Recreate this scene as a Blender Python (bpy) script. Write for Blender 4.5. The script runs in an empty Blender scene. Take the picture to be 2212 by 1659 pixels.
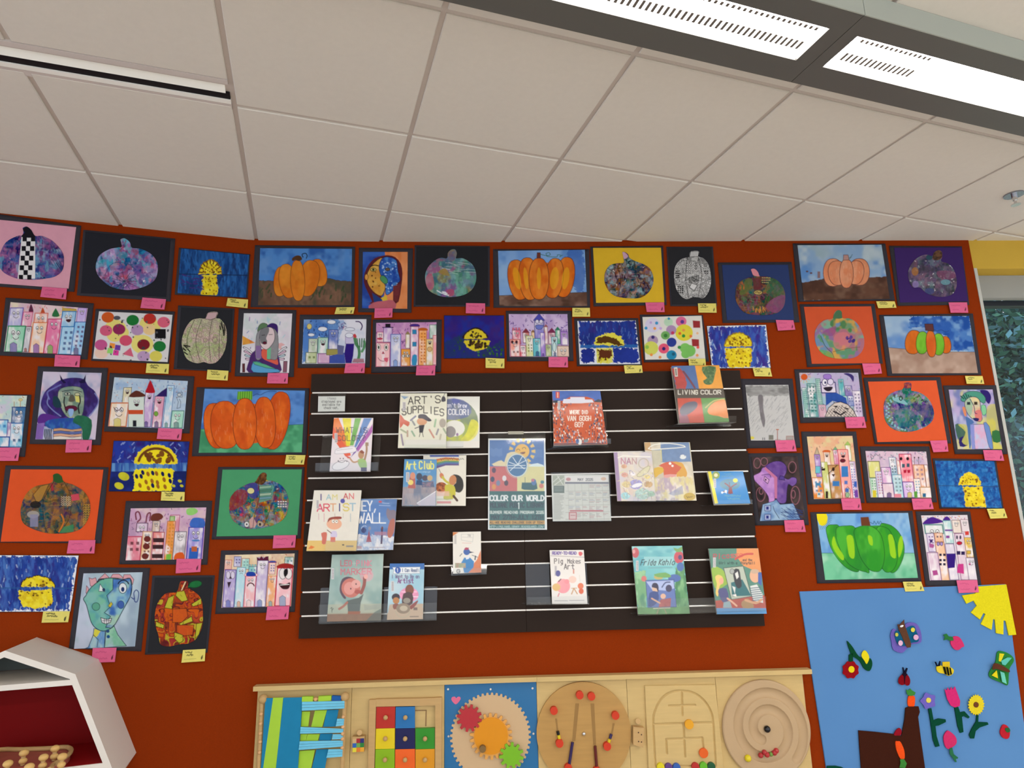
import bpy, bmesh, math, random
import numpy as np
from mathutils import Vector, Matrix
# ------------------------------------------------------------------ camera, light, exposure
SC = bpy.context.scene
COL = SC.collection
EYE = 1.45
CEIL = 1.415                      # ceiling above the eye
ROT = np.array([[0.95183833, -0.30600748, -0.01905808],
                [-0.04715639, -0.20753327, 0.97709069],
                [-0.30295224, -0.92913366, -0.21196833]])   # camera axes -> room axes (transposed below)
FPX = 1369.0
cam_d = bpy.data.cameras.new('camera')
cam = bpy.data.objects.new('camera', cam_d)
COL.objects.link(cam)
cam_d.sensor_width = 36.0
cam_d.lens = FPX / 2212 * 36.0
cam_d.clip_start = 0.02
Wm = ROT.T
cam.matrix_world = Matrix(((Wm[0][0], Wm[0][1], Wm[0][2], 0), (Wm[1][0], Wm[1][1], Wm[1][2], 0),
                           (Wm[2][0], Wm[2][1], Wm[2][2], EYE), (0, 0, 0, 1)))
SC.camera = cam
SC.view_settings.view_transform = 'Standard'
SC.view_settings.look = 'None'
SC.view_settings.gamma = 1
SC.view_settings.exposure = 1.0
SC.view_settings.use_curve_mapping = False
world = bpy.data.worlds.new('daylight')
SC.world = world
world.use_nodes = True
world.node_tree.nodes['Background'].inputs[0].default_value = (0.80, 0.88, 1.0, 1)
world.node_tree.nodes['Background'].inputs[1].default_value = 0.9
LENS_STRENGTH = 9.0
ROOM_LENS_STRENGTH = 38.0

# ------------------------------------------------------------------ room geometry from the eye point
def rays(x, y):
    x = np.asarray(x, float); y = np.asarray(y, float)
    v = np.stack([x - 1106, -(y - 829.5), np.full_like(x, -FPX)], -1)
    return v @ Wm.T
GX = np.array([-3, -.223, .22, .62, 2.33, 4.5]) * CEIL
GY = np.array([2.283, 2.283, 2.172, 2.065, 1.575, 1.575 - 2.17 * .2865]) * CEIL
_xs = np.linspace(-4.2, 6.05, 4100)
_y = np.interp(_xs, GX, GY)
_k = np.exp(-np.linspace(-2.5, 2.5, 81) ** 2 / 2); _k /= _k.sum()
_yy = np.convolve(np.pad(_y, 40, mode='edge'), _k, 'valid')
_t = np.gradient(_yy, _xs)
_n = np.stack([_t, -np.ones_like(_t)], 1); _n /= np.linalg.norm(_n, axis=1)[:, None]
_s = np.concatenate([[0], np.cumsum(np.hypot(np.diff(_xs), np.diff(_yy)))])
_s -= np.interp(-.223 * CEIL, _xs, _s)
_p = np.stack([_xs, _yy], 1)
def W(s, z, off=0.0):
    """wall coordinates (run along the wall, height above the eye, distance out of the wall) -> room point"""
    s, z, off = np.broadcast_arrays(np.asarray(s, float), np.asarray(z, float), np.asarray(off, float))
    nx = np.interp(s, _s, _n[:, 0]); ny = np.interp(s, _s, _n[:, 1])
    return np.stack([np.interp(s, _s, _p[:, 0]) + nx * off, np.interp(s, _s, _p[:, 1]) + ny * off, z + EYE], -1)
_tab = {}
def SZ(x, y, off=0.0):
    """(s, z) on the surface lying off in front of the wall, seen at a point of the photograph"""
    key = round(float(off), 6)
    if key not in _tab:
        q = _p + _n * off
        _tab[key] = (q, np.arctan2(q[:, 0], q[:, 1]))
    q, th = _tab[key]
    r = rays(x, y)
    ss = np.interp(np.arctan2(r[..., 0], r[..., 1]), th, _s)
    d = np.hypot(np.interp(ss, _s, q[:, 0]), np.interp(ss, _s, q[:, 1]))
    return ss, r[..., 2] * d / np.hypot(r[..., 0], r[..., 1])
def F(x, y, off=0.0):
    s, z = SZ(x, y, off)
    return W(s, z, off)
def onplane(x, y, p0, n):
    r = rays(x, y)
    o = np.array([0, 0, EYE])
    t = ((p0 - o) @ n) / (r @ n)
    return o + r * t[..., None]
ZT = {'Z1': (0, 450, 3.95), 'Z2': (0, 780, 4.88), 'Z3': (0, 1000, 3.771), 'Z4': (370, 640, 4.88), 'Z5': (370, 980, 4.88),
      'Z6': (540, 510, 4.1736), 'Z7': (1050, 510, 4.337), 'Z8': (1520, 510, 5.186), 'R1': (1700, 510, 4.32), 'R2': (1590, 790, 4.607),
      'R3': (1850, 790, 4.878), 'R4': (1730, 1080, 4.483), 'R5': (1740, 1300, 4.621), 'R6': (540, 1430, 4.809), 'R7': (950, 1430, 4.916),
      'R8': (1340, 1430, 4.916), 'S1': (640, 800, 5.267), 'S2': (640, 1040, 4.74), 'S3': (1030, 820, 4.878), 'S4': (1300, 780, 4.881),
      'S5': (1120, 1100, 4.096), 'S6': (0, 1340, 5.2), 'P': (0, 0, 1)}
def px(zt, pts):
    a = np.asarray(pts, float).reshape(-1, 2); x0, y0, k = ZT[zt]
    return np.stack([x0 + a[:, 0] / k, y0 + a[:, 1] / k], 1)

# ------------------------------------------------------------------ colour and materials
def lin(c):
    c = np.asarray(c, float)
    return np.where(c <= .04045, c / 12.92, ((c + .055) / 1.055) ** 2.4)
_hx = {}
def H(c):
    if not isinstance(c, str): return c
    if c not in _hx:
        t = c if len(c) == 6 else ''.join(a * 2 for a in c)
        _hx[c] = lin([int(t[i:i + 2], 16) / 255 for i in (0, 2, 4)])
    return _hx[c]
_mats = {}
def mat(name, color, rough=.6, metal=0.0, spec=.3, noise=0.0, nscale=200, bump=0.0, bscale=400, emit=0, coat=0.0, stretch=None, dark=.7):
    if name in _mats: return _mats[name]
    m = bpy.data.materials.new(name); m.use_nodes = True; nt = m.node_tree; b = nt.nodes['Principled BSDF']
    c = H(color); rgba = (c[0], c[1], c[2], 1)
    b.inputs['Base Color'].default_value = rgba
    b.inputs['Roughness'].default_value = rough; b.inputs['Metallic'].default_value = metal
    b.inputs['Specular IOR Level'].default_value = spec
    b.inputs['Coat Weight'].default_value = coat; b.inputs['Coat Roughness'].default_value = .08
    if noise or bump:
        tc = nt.nodes.new('ShaderNodeTexCoord'); mp = nt.nodes.new('ShaderNodeMapping')
        nt.links.new(tc.outputs['Object'], mp.inputs[0])
        if stretch: mp.inputs['Scale'].default_value = stretch
        nz = nt.nodes.new('ShaderNodeTexNoise'); nz.inputs['Scale'].default_value = nscale; nz.inputs['Detail'].default_value = 4
        nt.links.new(mp.outputs[0], nz.inputs['Vector'])
        if noise:
            mx = nt.nodes.new('ShaderNodeMix'); mx.data_type = 'RGBA'
            mx.inputs[6].default_value = tuple(x * (1 - noise) for x in rgba[:3]) + (1,)
            mx.inputs[7].default_value = tuple(min(1, x * (1 + noise)) for x in rgba[:3]) + (1,)
            nt.links.new(nz.outputs[0], mx.inputs[0]); nt.links.new(mx.outputs[2], b.inputs['Base Color'])
        if bump:
            n2 = nt.nodes.new('ShaderNodeTexNoise'); n2.inputs['Scale'].default_value = bscale; nt.links.new(mp.outputs[0], n2.inputs['Vector'])
            bp = nt.nodes.new('ShaderNodeBump'); bp.inputs['Strength'].default_value = bump; bp.inputs['Distance'].default_value = .002
            nt.links.new(n2.outputs[0], bp.inputs['Height']); nt.links.new(bp.outputs[0], b.inputs['Normal'])
    if emit:
        b.inputs['Emission Color'].default_value = rgba; b.inputs['Emission Strength'].default_value = emit
    _mats[name] = m
    return m
def paintmat(name, rough, spec, coat=0.0):
    m = mat(name, 'fff', rough=rough, spec=spec, coat=coat); nt = m.node_tree
    a = nt.nodes.new('ShaderNodeVertexColor'); a.layer_name = 'paint'
    nt.links.new(a.outputs[0], nt.nodes['Principled BSDF'].inputs['Base Color'])
    return m
M_PAPER = paintmat('painted_paper', .85, .15)
M_COVER = paintmat('laminated_cover', .32, .4, .25)
def acrylic_mat():
    m = bpy.data.materials.new('clear_acrylic'); m.use_nodes = True; nt = m.node_tree; nt.nodes.clear()
    o = nt.nodes.new('ShaderNodeOutputMaterial'); mx = nt.nodes.new('ShaderNodeMixShader'); t = nt.nodes.new('ShaderNodeBsdfTransparent'); g = nt.nodes.new('ShaderNodeBsdfGlossy')
    t.inputs[0].default_value = (.975, .985, .99, 1); g.inputs[1].default_value = .04
    lw = nt.nodes.new('ShaderNodeLayerWeight'); lw.inputs[0].default_value = .25
    ad = nt.nodes.new('ShaderNodeMath'); ad.operation = 'MULTIPLY_ADD'; ad.inputs[1].default_value = .45; ad.inputs[2].default_value = .022
    nt.links.new(lw.outputs['Fresnel'], ad.inputs[0]); nt.links.new(ad.outputs[0], mx.inputs[0])
    nt.links.new(t.outputs[0], mx.inputs[1]); nt.links.new(g.outputs[0], mx.inputs[2]); nt.links.new(mx.outputs[0], o.inputs[0])
    return m
M_ACR = acrylic_mat()
M_MAT = mat('charcoal_card', '35333a', rough=.85, spec=.15, noise=.12, nscale=60)
M_WOOD = mat('pale_maple', 'c9ad74', rough=.5, noise=.10, nscale=9, stretch=(1, 1, 8))
M_BEECH = mat('beech', 'bf9c68', rough=.5, noise=.12, nscale=9, stretch=(1, 1, 8))
M_WHITE = mat('white_laminate', 'ded8d0', rough=.5)
M_PAGES = mat('book_pages', 'd8d2c2', rough=.8)
M_STEEL = mat('polished_steel', 'd8d8d8', rough=.25, metal=1)

# ------------------------------------------------------------------ objects
def tag(o, label=None, cat=None, group=None, kind=None):
    if label: o['label'] = label
    if cat: o['category'] = cat
    if group: o['group'] = group
    if kind: o['kind'] = kind
    return o
def empty(name, loc, label, cat, group=None, kind=None):
    o = bpy.data.objects.new(name, None); COL.objects.link(o); o.location = Vector(loc); o.empty_display_size = .05
    bpy.context.view_layer.update()
    return tag(o, label, cat, group, kind)
def mesh(name, V, Fc, m, parent=None, smooth=False, paint=None):
    """one mesh object; V in room coordinates, Fc list of faces or an (n,4) array"""
    V = np.asarray(V, float)
    o3 = np.array(parent_origin(parent)) if parent is not None else V.mean(0)
    me = bpy.data.meshes.new(name)
    if isinstance(Fc, np.ndarray):
        n = len(Fc); me.vertices.add(len(V)); me.vertices.foreach_set('co', (V - o3).astype(np.float32).ravel())
        me.loops.add(n * 4); me.loops.foreach_set('vertex_index', Fc.astype(np.int32).ravel())
        me.polygons.add(n); me.polygons.foreach_set('loop_start', np.arange(0, n * 4, 4, dtype=np.int32))
        me.update(calc_edges=True)
    else:
        me.from_pydata([tuple(v) for v in (V - o3)], [], [tuple(f) for f in Fc]); me.update()
    if paint is not None:
        at = me.color_attributes.new('paint', 'FLOAT_COLOR', 'POINT')
        c = np.ones((len(V), 4), np.float32); c[:, :3] = paint; at.data.foreach_set('color', c.ravel())
    if smooth: me.polygons.foreach_set('use_smooth', np.ones(len(me.polygons), bool))
    if m is not None: me.materials.append(m)
    o = bpy.data.objects.new(name, me); COL.objects.link(o)
    if parent is not None: o.parent = parent          # parents stand unrotated, so the offset is the parent's origin
    else: o.location = Vector(o3)
    return o
def parent_origin(p):
    v = Vector((0, 0, 0))
    while p is not None: v += p.location; p = p.parent
    return v
def prism(name, A, B, m, parent=None):
    """solid between two matching outlines A (front) and B (back) of room points"""
    A = np.asarray(A); B = np.asarray(B); n = len(A)
    f = [list(range(n)), list(range(2 * n - 1, n - 1, -1))] + [[i, i + n, (i + 1) % n + n, (i + 1) % n] for i in range(n)]
    return mesh(name, np.concatenate([A, B]), f, m, parent)
def slab(name, sz, o0, o1, m, parent=None):
    a = np.asarray(sz, float).reshape(-1, 2)
    return prism(name, W(a[:, 0], a[:, 1], o1), W(a[:, 0], a[:, 1], o0), m, parent)
def pslab(name, zt, pts, o0, o1, m, parent=None):
    p = px(zt, pts); s, z = SZ(p[:, 0], p[:, 1], o1)
    return slab(name, np.stack([s, z], 1), o0, o1, m, parent)
def spl(pts, n=6, closed=True):
    p = np.asarray(pts, float).reshape(-1, 2); N = len(p); out = []
    for i in range(N if closed else N - 1):
        g = (lambda j: p[j % N]) if closed else (lambda j: p[min(max(j, 0), N - 1)])
        a, b, c, d = g(i - 1), g(i), g(i + 1), g(i + 2)
        for k in range(n):
            t = k / n
            out.append(.5 * ((2 * b) + (c - a) * t + (2 * a - 5 * b + 4 * c - d) * t * t + (3 * b - a - 3 * c + d) * t ** 3))
    if not closed: out.append(p[-1])
    return np.array(out)
def circ(cx, cy, rx, ry=None, n=32, rot=0, sup=1):
    ry = ry or rx; t = np.arange(n) / n * 2 * np.pi; c, s = math.cos(rot), math.sin(rot)
    X, Y = rx * np.sign(np.cos(t)) * np.abs(np.cos(t)) ** sup, ry * np.sin(t)
    return np.stack([cx + X * c - Y * s, cy + X * s + Y * c], 1)
def gearpts(cx, cy, r, depth, teeth):
    out = []
    for i in range(teeth):
        for f, rr in ((0, r - depth), (.28, r - depth), (.42, r), (.78, r), (.92, r - depth)):
            a = (i + f) / teeth * 2 * math.pi; out.append((cx + rr * math.cos(a), cy + rr * math.sin(a)))
    return np.array(out)
def bx(name, x0, x1, y0, y1, z0, z1, m, parent=None):
    P = [(x0, y0, z0), (x1, y0, z0), (x1, y1, z0), (x0, y1, z0), (x0, y0, z1), (x1, y0, z1), (x1, y1, z1), (x0, y1, z1)]
    return mesh(name, P, [(0, 3, 2, 1), (4, 5, 6, 7), (0, 1, 5, 4), (1, 2, 6, 5), (2, 3, 7, 6), (3, 0, 4, 7)], m, parent)
def ball(name, P, r, m, parent=None, sq=(1, 1, 1), seg=16):
    V = []; Fc = []
    R = seg // 2
    for j in range(R + 1):
        a = math.pi * j / R
        for i in range(seg):
            b = 2 * math.pi * i / seg
            V.append((P[0] + r * sq[0] * math.sin(a) * math.cos(b), P[1] + r * sq[1] * math.sin(a) * math.sin(b), P[2] + r * sq[2] * math.cos(a)))
    for j in range(R):
        for i in range(seg):
            Fc.append((j * seg + i, (j + 1) * seg + i, (j + 1) * seg + (i + 1) % seg, j * seg + (i + 1) % seg))
    return mesh(name, V, np.array(Fc), m, parent, smooth=True)
def tube(name, P, r, m, parent=None, seg=10, r2=None):
    """round bar through room points"""
    P = [Vector(p) for p in P]; V = []; Fc = []
    for k, p in enumerate(P):
        d = (P[min(k + 1, len(P) - 1)] - P[max(k - 1, 0)]).normalized()
        u = d.orthogonal().normalized(); v = d.cross(u)
        rr = r if r2 is None else r + (r2 - r) * k / (len(P) - 1)
        for i in range(seg):
            a = 2 * math.pi * i / seg; V.append(p + (u * math.cos(a) + v * math.sin(a)) * rr)
    for k in range(len(P) - 1):
        for i in range(seg): Fc.append((k * seg + i, k * seg + (i + 1) % seg, (k + 1) * seg + (i + 1) % seg, (k + 1) * seg + i))
    Fc += [tuple(range(seg - 1, -1, -1)), tuple(range((len(P) - 1) * seg, len(P) * seg))]
    return mesh(name, [tuple(v) for v in V], Fc, m, parent, smooth=False)
def peg(name, zt, x, y, r, o0, o1, m, parent=None):
    """round stud standing out of the wall, its face seen at (x, y)"""
    p = px(zt, [(x, y)]); s, z = SZ(p[:, 0], p[:, 1], o1)
    return slab(name, circ(s[0], z[0], r, n=18), o0, o1, m, parent)

# ------------------------------------------------------------------ noise and painting on sheets
def _hash(i, j, seed):
    h = np.sin(i * 127.1 + j * 311.7 + seed * 74.7) * 43758.5453
    return h - np.floor(h)
def vnoise(x, y, seed):
    i, j = np.floor(x), np.floor(y); f, g = x - i, y - j
    f = f * f * (3 - 2 * f); g = g * g * (3 - 2 * g)
    return (_hash(i, j, seed) * (1 - f) + _hash(i + 1, j, seed) * f) * (1 - g) + (_hash(i, j + 1, seed) * (1 - f) + _hash(i + 1, j + 1, seed) * f) * g
def fbm(x, y, seed, o=3):
    a = 0; w = 0
    for k in range(o):
        a = a + vnoise(x * 2 ** k, y * 2 ** k, seed + k * 13) * .6 ** k; w += .6 ** k
    return a / w
def ramp(t, cols):
    c = np.array([H(q) for q in cols]); t = np.clip(t, 0, .9999) * (len(c) - 1); i = t.astype(int); f = (t - i)[:, None]
    return c[i] * (1 - f) + c[i + 1] * f
def wash(cols, fx, fy=None, seed=1, con=1.9, rot=0):
    """colours bleeding into each other, each with a field of its own"""
    fy = fy or fx
    def g(X, Y):
        c, s = math.cos(rot), math.sin(rot); x, y = (X * c + Y * s) * fx, (-X * s + Y * c) * fy
        w = [np.exp(7.5 * con * fbm(x, y, seed + 17.3 * k, 3)) for k in range(len(cols))]; t_ = sum(w)
        return sum((wk / t_)[:, None] * H(ck) for wk, ck in zip(w, cols))
    return g
def voro(X, Y, f, seed):
    x, y = X * f, Y * f; i, j = np.floor(x), np.floor(y)
    d1 = np.full(x.shape, 9.); d2 = d1.copy(); idv = np.zeros_like(x)
    for a in (-1, 0, 1):
        for b in (-1, 0, 1):
            u, v = i + a, j + b
            d = np.hypot(u + _hash(u, v, seed) - x, v + _hash(u, v, seed + 5) - y); h = _hash(u, v, seed + 9)
            n = d < d1
            d2 = np.where(n, d1, np.minimum(d2, d)); idv = np.where(n, h, idv); d1 = np.where(n, d, d1)
    return idv, d2 - d1
def cells(cols, f, seed=1, edge=None, ew=.06, hatch=0, hf=.2):
    def g(X, Y):
        X2 = X + 12 / f * .1 * (vnoise(X * f * 2, Y * f * 2, seed + 3) - .5) * 8; h, e = voro(X2, Y, f, seed)
        c = np.array([H(q) for q in cols]); out = c[(h * 997).astype(int) % len(c)]
        if hatch:
            a = h * 12.6; w = np.sin((X * np.cos(a) + Y * np.sin(a)) * hf * (1 + h))
            w2 = np.sin((X * np.sin(a * 3) - Y * np.cos(a * 3)) * hf * 1.3)
            k = np.where((h * 31) % 1 > .45, w, w * w2 * 1.4); out = out * (1 - hatch * (k > .25))[:, None]
        if edge is not None:
            k = np.clip(1 - e / ew, 0, 1)[:, None]; out = out * (1 - k) + H(edge) * k
        return out
    return g
GL = {}
for ln in """A 02 28 42|14 34;B 02 08 38 47 46 35 05|35 44 43 32 02;C 47 38 18 07 03 12 32 43;D 02 08 28 46 44 22 02;E 48 08 02 42|05 35;F 48 08 02|05 35
G 47 38 18 07 03 12 32 43 45 25;H 08 02|48 42|05 45;I 28 22;J 38 33 22 12 03;K 08 02|48 05 42;L 08 02 42;M 02 08 25 48 42;N 02 08 42 48;O 18 07 03 12 32 43 47 38 18
P 02 08 38 47 46 35 05;Q 18 07 03 12 32 43 47 38 18|34 42;R 02 08 38 47 46 35 05|25 42;S 47 38 18 07 06 15 35 44 43 32 12 03;T 08 48|28 22;U 08 03 12 32 43 48
V 08 22 48;W 08 12 26 32 48;X 08 42|48 02;Y 08 25 48|25 22;Z 08 48 02 42;0 18 07 03 12 32 43 47 38 18;1 17 28 22;2 07 18 38 47 46 02 42;3 07 18 38 47 46 35 25|35 44 43 32 12 03
5 48 08 05 35 44 43 32 12 03;4 38 04 44|38 32;7 08 48 12;8 18 07 06 15 35 44 43 32 12 03 04 15|35 46 47 38 18;9 46 15 06 07 18 38 47 42;6 47 18 04 12 32 43 44 35 05
? 07 18 38 47 46 25 24|22 23;! 28 24|22 23;. 22 23;' 28 27;- 15 35;: 23 24|26 27;/ 02 48;, 23 11;a 36 32|36 16 05 03 12 32;b 08 02 32 43 45 36 06;c 46 16 05 03 12 42
d 38 32 12 03 05 16 36;e 04 44 45 36 16 05 03 12 42;f 38 28 17 12|06 36;g 36 31 10 00|36 16 05 03 12 32;h 08 02|06 36 45 42;i 26 22|28 27;k 08 02|36 04 32;l 28 22
m 02 06 16 25 22|25 36 45 42;n 02 06 36 45 42;o 16 05 03 12 32 43 45 36 16;p 06 00|06 36 45 43 32 02;r 02 06|05 16 36;s 46 16 05 14 34 43 32 02;t 28 23 32 42|06 46
u 06 03 12 32 36|36 42;v 06 22 46;w 06 12 25 32 46;y 06 22|46 10;j 36 31 20;q 36 30|36 16 05 03 12 32;x 06 42|46 02;z 06 46 02 42;+ 27 23|05 45""".replace('\n', ';').split(';'):
    GL[ln[0]] = [[(int(q[0]) / 4, (int(q[1]) - 2) / 6) for q in st.split()] for st in ln[2:].split('|')]
class Cv:
    def __init__(s, X, Y, aa, seed=1):
        s.X, s.Y, s.aa, s.seed = X, Y, aa, seed; s.c = np.ones((len(X), 3))
    def fill(s, col, a=1.0, n=.0, f=.02):
        s._put(slice(None), np.full(len(s.X), float(a)), col, n, f)
    def _put(s, i, a, col, n=0, f=.02):
        if callable(col): c = col(s.X[i], s.Y[i])
        else: c = np.broadcast_to(H(col), s.c[i].shape)
        if n:
            s.seed += 1; c = c * (1 + n * 2 * (fbm(s.X[i] * f, s.Y[i] * f, s.seed) - .5))[:, None]
        a = a[:, None]; s.c[i] = s.c[i] * (1 - a) + c * a
    def _idx(s, x0, y0, x1, y1):
        return np.nonzero((s.X > x0) & (s.X < x1) & (s.Y > y0) & (s.Y < y1))[0]
    def _dist(s, i, p, closed):
        X, Y = s.X[i], s.Y[i]; d = np.full(len(i), 1e9); ins = np.zeros(len(i), bool)
        N = len(p)
        for k in range(N if closed else N - 1):
            ax, ay = p[k]; bx_, by = p[(k + 1) % N]; dx, dy = bx_ - ax, by - ay; L = dx * dx + dy * dy + 1e-9
            t = np.clip(((X - ax) * dx + (Y - ay) * dy) / L, 0, 1)
            d = np.minimum(d, (X - ax - t * dx) ** 2 + (Y - ay - t * dy) ** 2)
            if closed and ay != by:
                ins ^= ((ay > Y) != (by > Y)) & (X < dx * (Y - ay) / (dy + 1e-12) + ax)
        return np.sqrt(d), ins
    def poly(s, pts, col=None, n=0, f=.02, sm=0, ol=None, ow=5, a=1.0, wob=0):
        p = spl(pts, sm) if sm else np.asarray(pts, float).reshape(-1, 2)
        m = s.aa + (ow if ol else 0) + wob
        i = s._idx(p[:, 0].min() - m, p[:, 1].min() - m, p[:, 0].max() + m, p[:, 1].max() + m)
        if not len(i): return
        d, ins = s._dist(i, p, True); sd = np.where(ins, -d, d)
        if wob: sd = sd + wob * 2 * (fbm(s.X[i] * .05, s.Y[i] * .05, s.seed + 3) - .5)
        if col is not None: s._put(i, a * np.clip(.5 - sd / s.aa, 0, 1), col, n, f)
        if ol: s._put(i, np.clip((ow / 2 - np.abs(sd)) / s.aa + .5, 0, 1), ol)
    def ell(s, cx, cy, rx, ry=None, col=None, rot=0, n=0, f=.02, ol=None, ow=5, a=1.0):
        s.poly(circ(cx, cy, rx, ry, 24 if rx > 25 else 12, math.radians(rot)), col, n, f, 0, ol, ow, a)
    def rect(s, x0, y0, x1, y1, col, **k): s.poly([(x0, y0), (x1, y0), (x1, y1), (x0, y1)], col, **k)
    def line(s, pts, w, col, a=1.0, sm=0, closed=False):
        p = np.asarray(pts, float).reshape(-1, 2)
        if sm: p = spl(p, sm, closed)
        m = s.aa + w
        i = s._idx(p[:, 0].min() - m, p[:, 1].min() - m, p[:, 0].max() + m, p[:, 1].max() + m)
        if not len(i): return
        d, _ = s._dist(i, p, closed); s._put(i, a * np.clip((w / 2 - d) / s.aa + .5, 0, 1), col)
    def txt(s, t, x, y, w, h, lw, col, dy=0.0, gap=.28, arc=0.0, cols=None, lean=0.0):
        adv = w / len(t)
        for k, ch in enumerate(t):
            q = (k + .5) / len(t) * 2 - 1
            for st in GL.get(ch, []):
                pts = [(x + adv * (k + u * (1 - gap)) + v * h * lean, y - v * h + dy * (k / len(t)) - arc * (1 - q * q)) for u, v in st]
                s.line(pts, lw, cols[k % len(cols)] if cols else col)
    def scrib(s, x, y, w, h, lw, col, dy=0.0):
        g = random.Random(int(x)); n = max(6, int(w / (h * .38)))
        s.line([(x + w * k / n, y - h * (g.uniform(.0, .45) if k % 2 else g.uniform(.55, 1.0)) + dy * k / n) for k in range(n + 1)], lw, col, a=.8)
    def arcl(s, cx, cy, r, a0, a1, w, col, ry=None):
        t = np.radians(np.linspace(a0, a1, 10)); s.line(np.stack([cx + r * np.cos(t), cy + (ry or r) * np.sin(t)], 1), w, col)
    def dots(s, n, box, r, cols, seed=1, asp=1.5, poly=None):
        g = random.Random(seed)
        for k in range(n):
            x, y = g.uniform(box[0], box[2]), g.uniform(box[1], box[3]); rr = r * g.uniform(.6, 1.3)
            s.ell(x, y, rr, rr * g.uniform(.6, asp), g.choice(cols), rot=g.uniform(-40, 40))
    def dashes(s, n, box, L, w, cols, seed=1, ang=90, sp=25, a=1.0):
        g = random.Random(seed)
        for k in range(n):
            x, y = g.uniform(box[0], box[2]), g.uniform(box[1], box[3]); t = math.radians(ang + g.uniform(-sp, sp)); l = L * g.uniform(.5, 1.2)
            s.line([(x, y), (x + l * math.cos(t), y + l * math.sin(t))], w * g.uniform(.6, 1.3), g.choice(cols), a=a)
    def face(s, cx, cy, r, mood='s', c='334', w=4, eye='fff'):
        for d in (-1, 1):
            s.ell(cx + d * r * .42, cy - r * .3, r * .26, r * .34, eye, ol=c, ow=w); s.ell(cx + d * r * .42, cy - r * .22, r * .11, r * .14, c)
        if mood == 's': s.arcl(cx, cy + r * .25, r * .5, 15, 165, w, c)
        elif mood == 'o': s.poly([(cx - r * .5, cy + r * .3), (cx + r * .5, cy + r * .25), (cx + r * .25, cy + r * .75), (cx - r * .2, cy + r * .75)], '401820', sm=3, ol=c, ow=w)
        else: s.arcl(cx, cy + r * .85, r * .45, 200, 340, w, c)
def grid_faces(nu, nv):
    i = np.arange((nv - 1) * (nu - 1)); r, c = i // (nu - 1), i % (nu - 1); a = r * nu + c
    return np.stack([a, a + nu, a + nu + 1, a + 1], 1)
DENS = 1.0
def sheet(name, zt, quad, draw, off, parent, m=None, offs=None, thick=.0007, dens=None, wave=0, seed=1):
    """a painted sheet: TL TR BR BL corners; follows the wall at distance off, or lies in the plane given by offs (one per corner)"""
    dens = dens or DENS
    q = px(zt, quad); k = ZT[zt][2]
    w = max(np.linalg.norm(q[1] - q[0]), np.linalg.norm(q[2] - q[3])); h = max(np.linalg.norm(q[3] - q[0]), np.linalg.norm(q[2] - q[1]))
    nu, nv = max(4, int(w * dens) + 1), max(4, int(h * dens) + 1)
    u, v = np.meshgrid(np.linspace(0, 1, nu), np.linspace(0, 1, nv)); u, v = u.ravel(), v.ravel()
    P = (q[0] * ((1 - u) * (1 - v))[:, None] + q[1] * (u * (1 - v))[:, None] + q[2] * (u * v)[:, None] + q[3] * ((1 - u) * v)[:, None])
    if offs is None:
        V = F(P[:, 0], P[:, 1], off); B = None
        nn = V - F(P[:, 0], P[:, 1], off - .01); 
        s_, z_ = SZ(P[:, 0], P[:, 1], off)
        if wave:
            V = W(s_, z_, off + wave * (fbm(s_ * 9, z_ * 6, seed) - .2) + wave * .5 * np.sin(s_ * 40 + z_ * 11) * np.clip(v, 0, 1))
        Bk = W(s_, z_, off - thick)
    else:
        c4 = [F(q[j:j + 1, 0], q[j:j + 1, 1], offs[j])[0] for j in range(4)]
        n = np.cross(c4[1] - c4[0], c4[3] - c4[0]); n /= np.linalg.norm(n)
        if n @ c4[0][:3] > 0 and n[1] > 0: n = -n
        V = onplane(P[:, 0], P[:, 1], c4[0], n); Bk = V - n * thick
    x0, y0, kk = ZT[zt]
    X, Y = (P[:, 0] - x0) * kk, (P[:, 1] - y0) * kk
    cv = Cv(X, Y, 1.1 * k / dens, seed); cv.q = np.asarray(quad, float); draw(cv)
    g = lambda a: a.reshape(nv, nu, -1)
    pad = lambda a: np.pad(a, ((1, 1), (1, 1), (0, 0)), mode='edge')
    VV = pad(g(V)); BB = pad(g(Bk)); VV[0], VV[-1], VV[:, 0], VV[:, -1] = BB[0], BB[-1], BB[:, 0], BB[:, -1]
    C = pad(g(cv.c)); rim = np.array([.62, .6, .56])
    gain = 1.22 if m is M_COVER else .92
    return mesh(name, VV.reshape(-1, 3), grid_faces(nu + 2, nv + 2), m or M_PAPER, parent, paint=np.clip(C.reshape(-1, 3) * gain, 0, .9))
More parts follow.
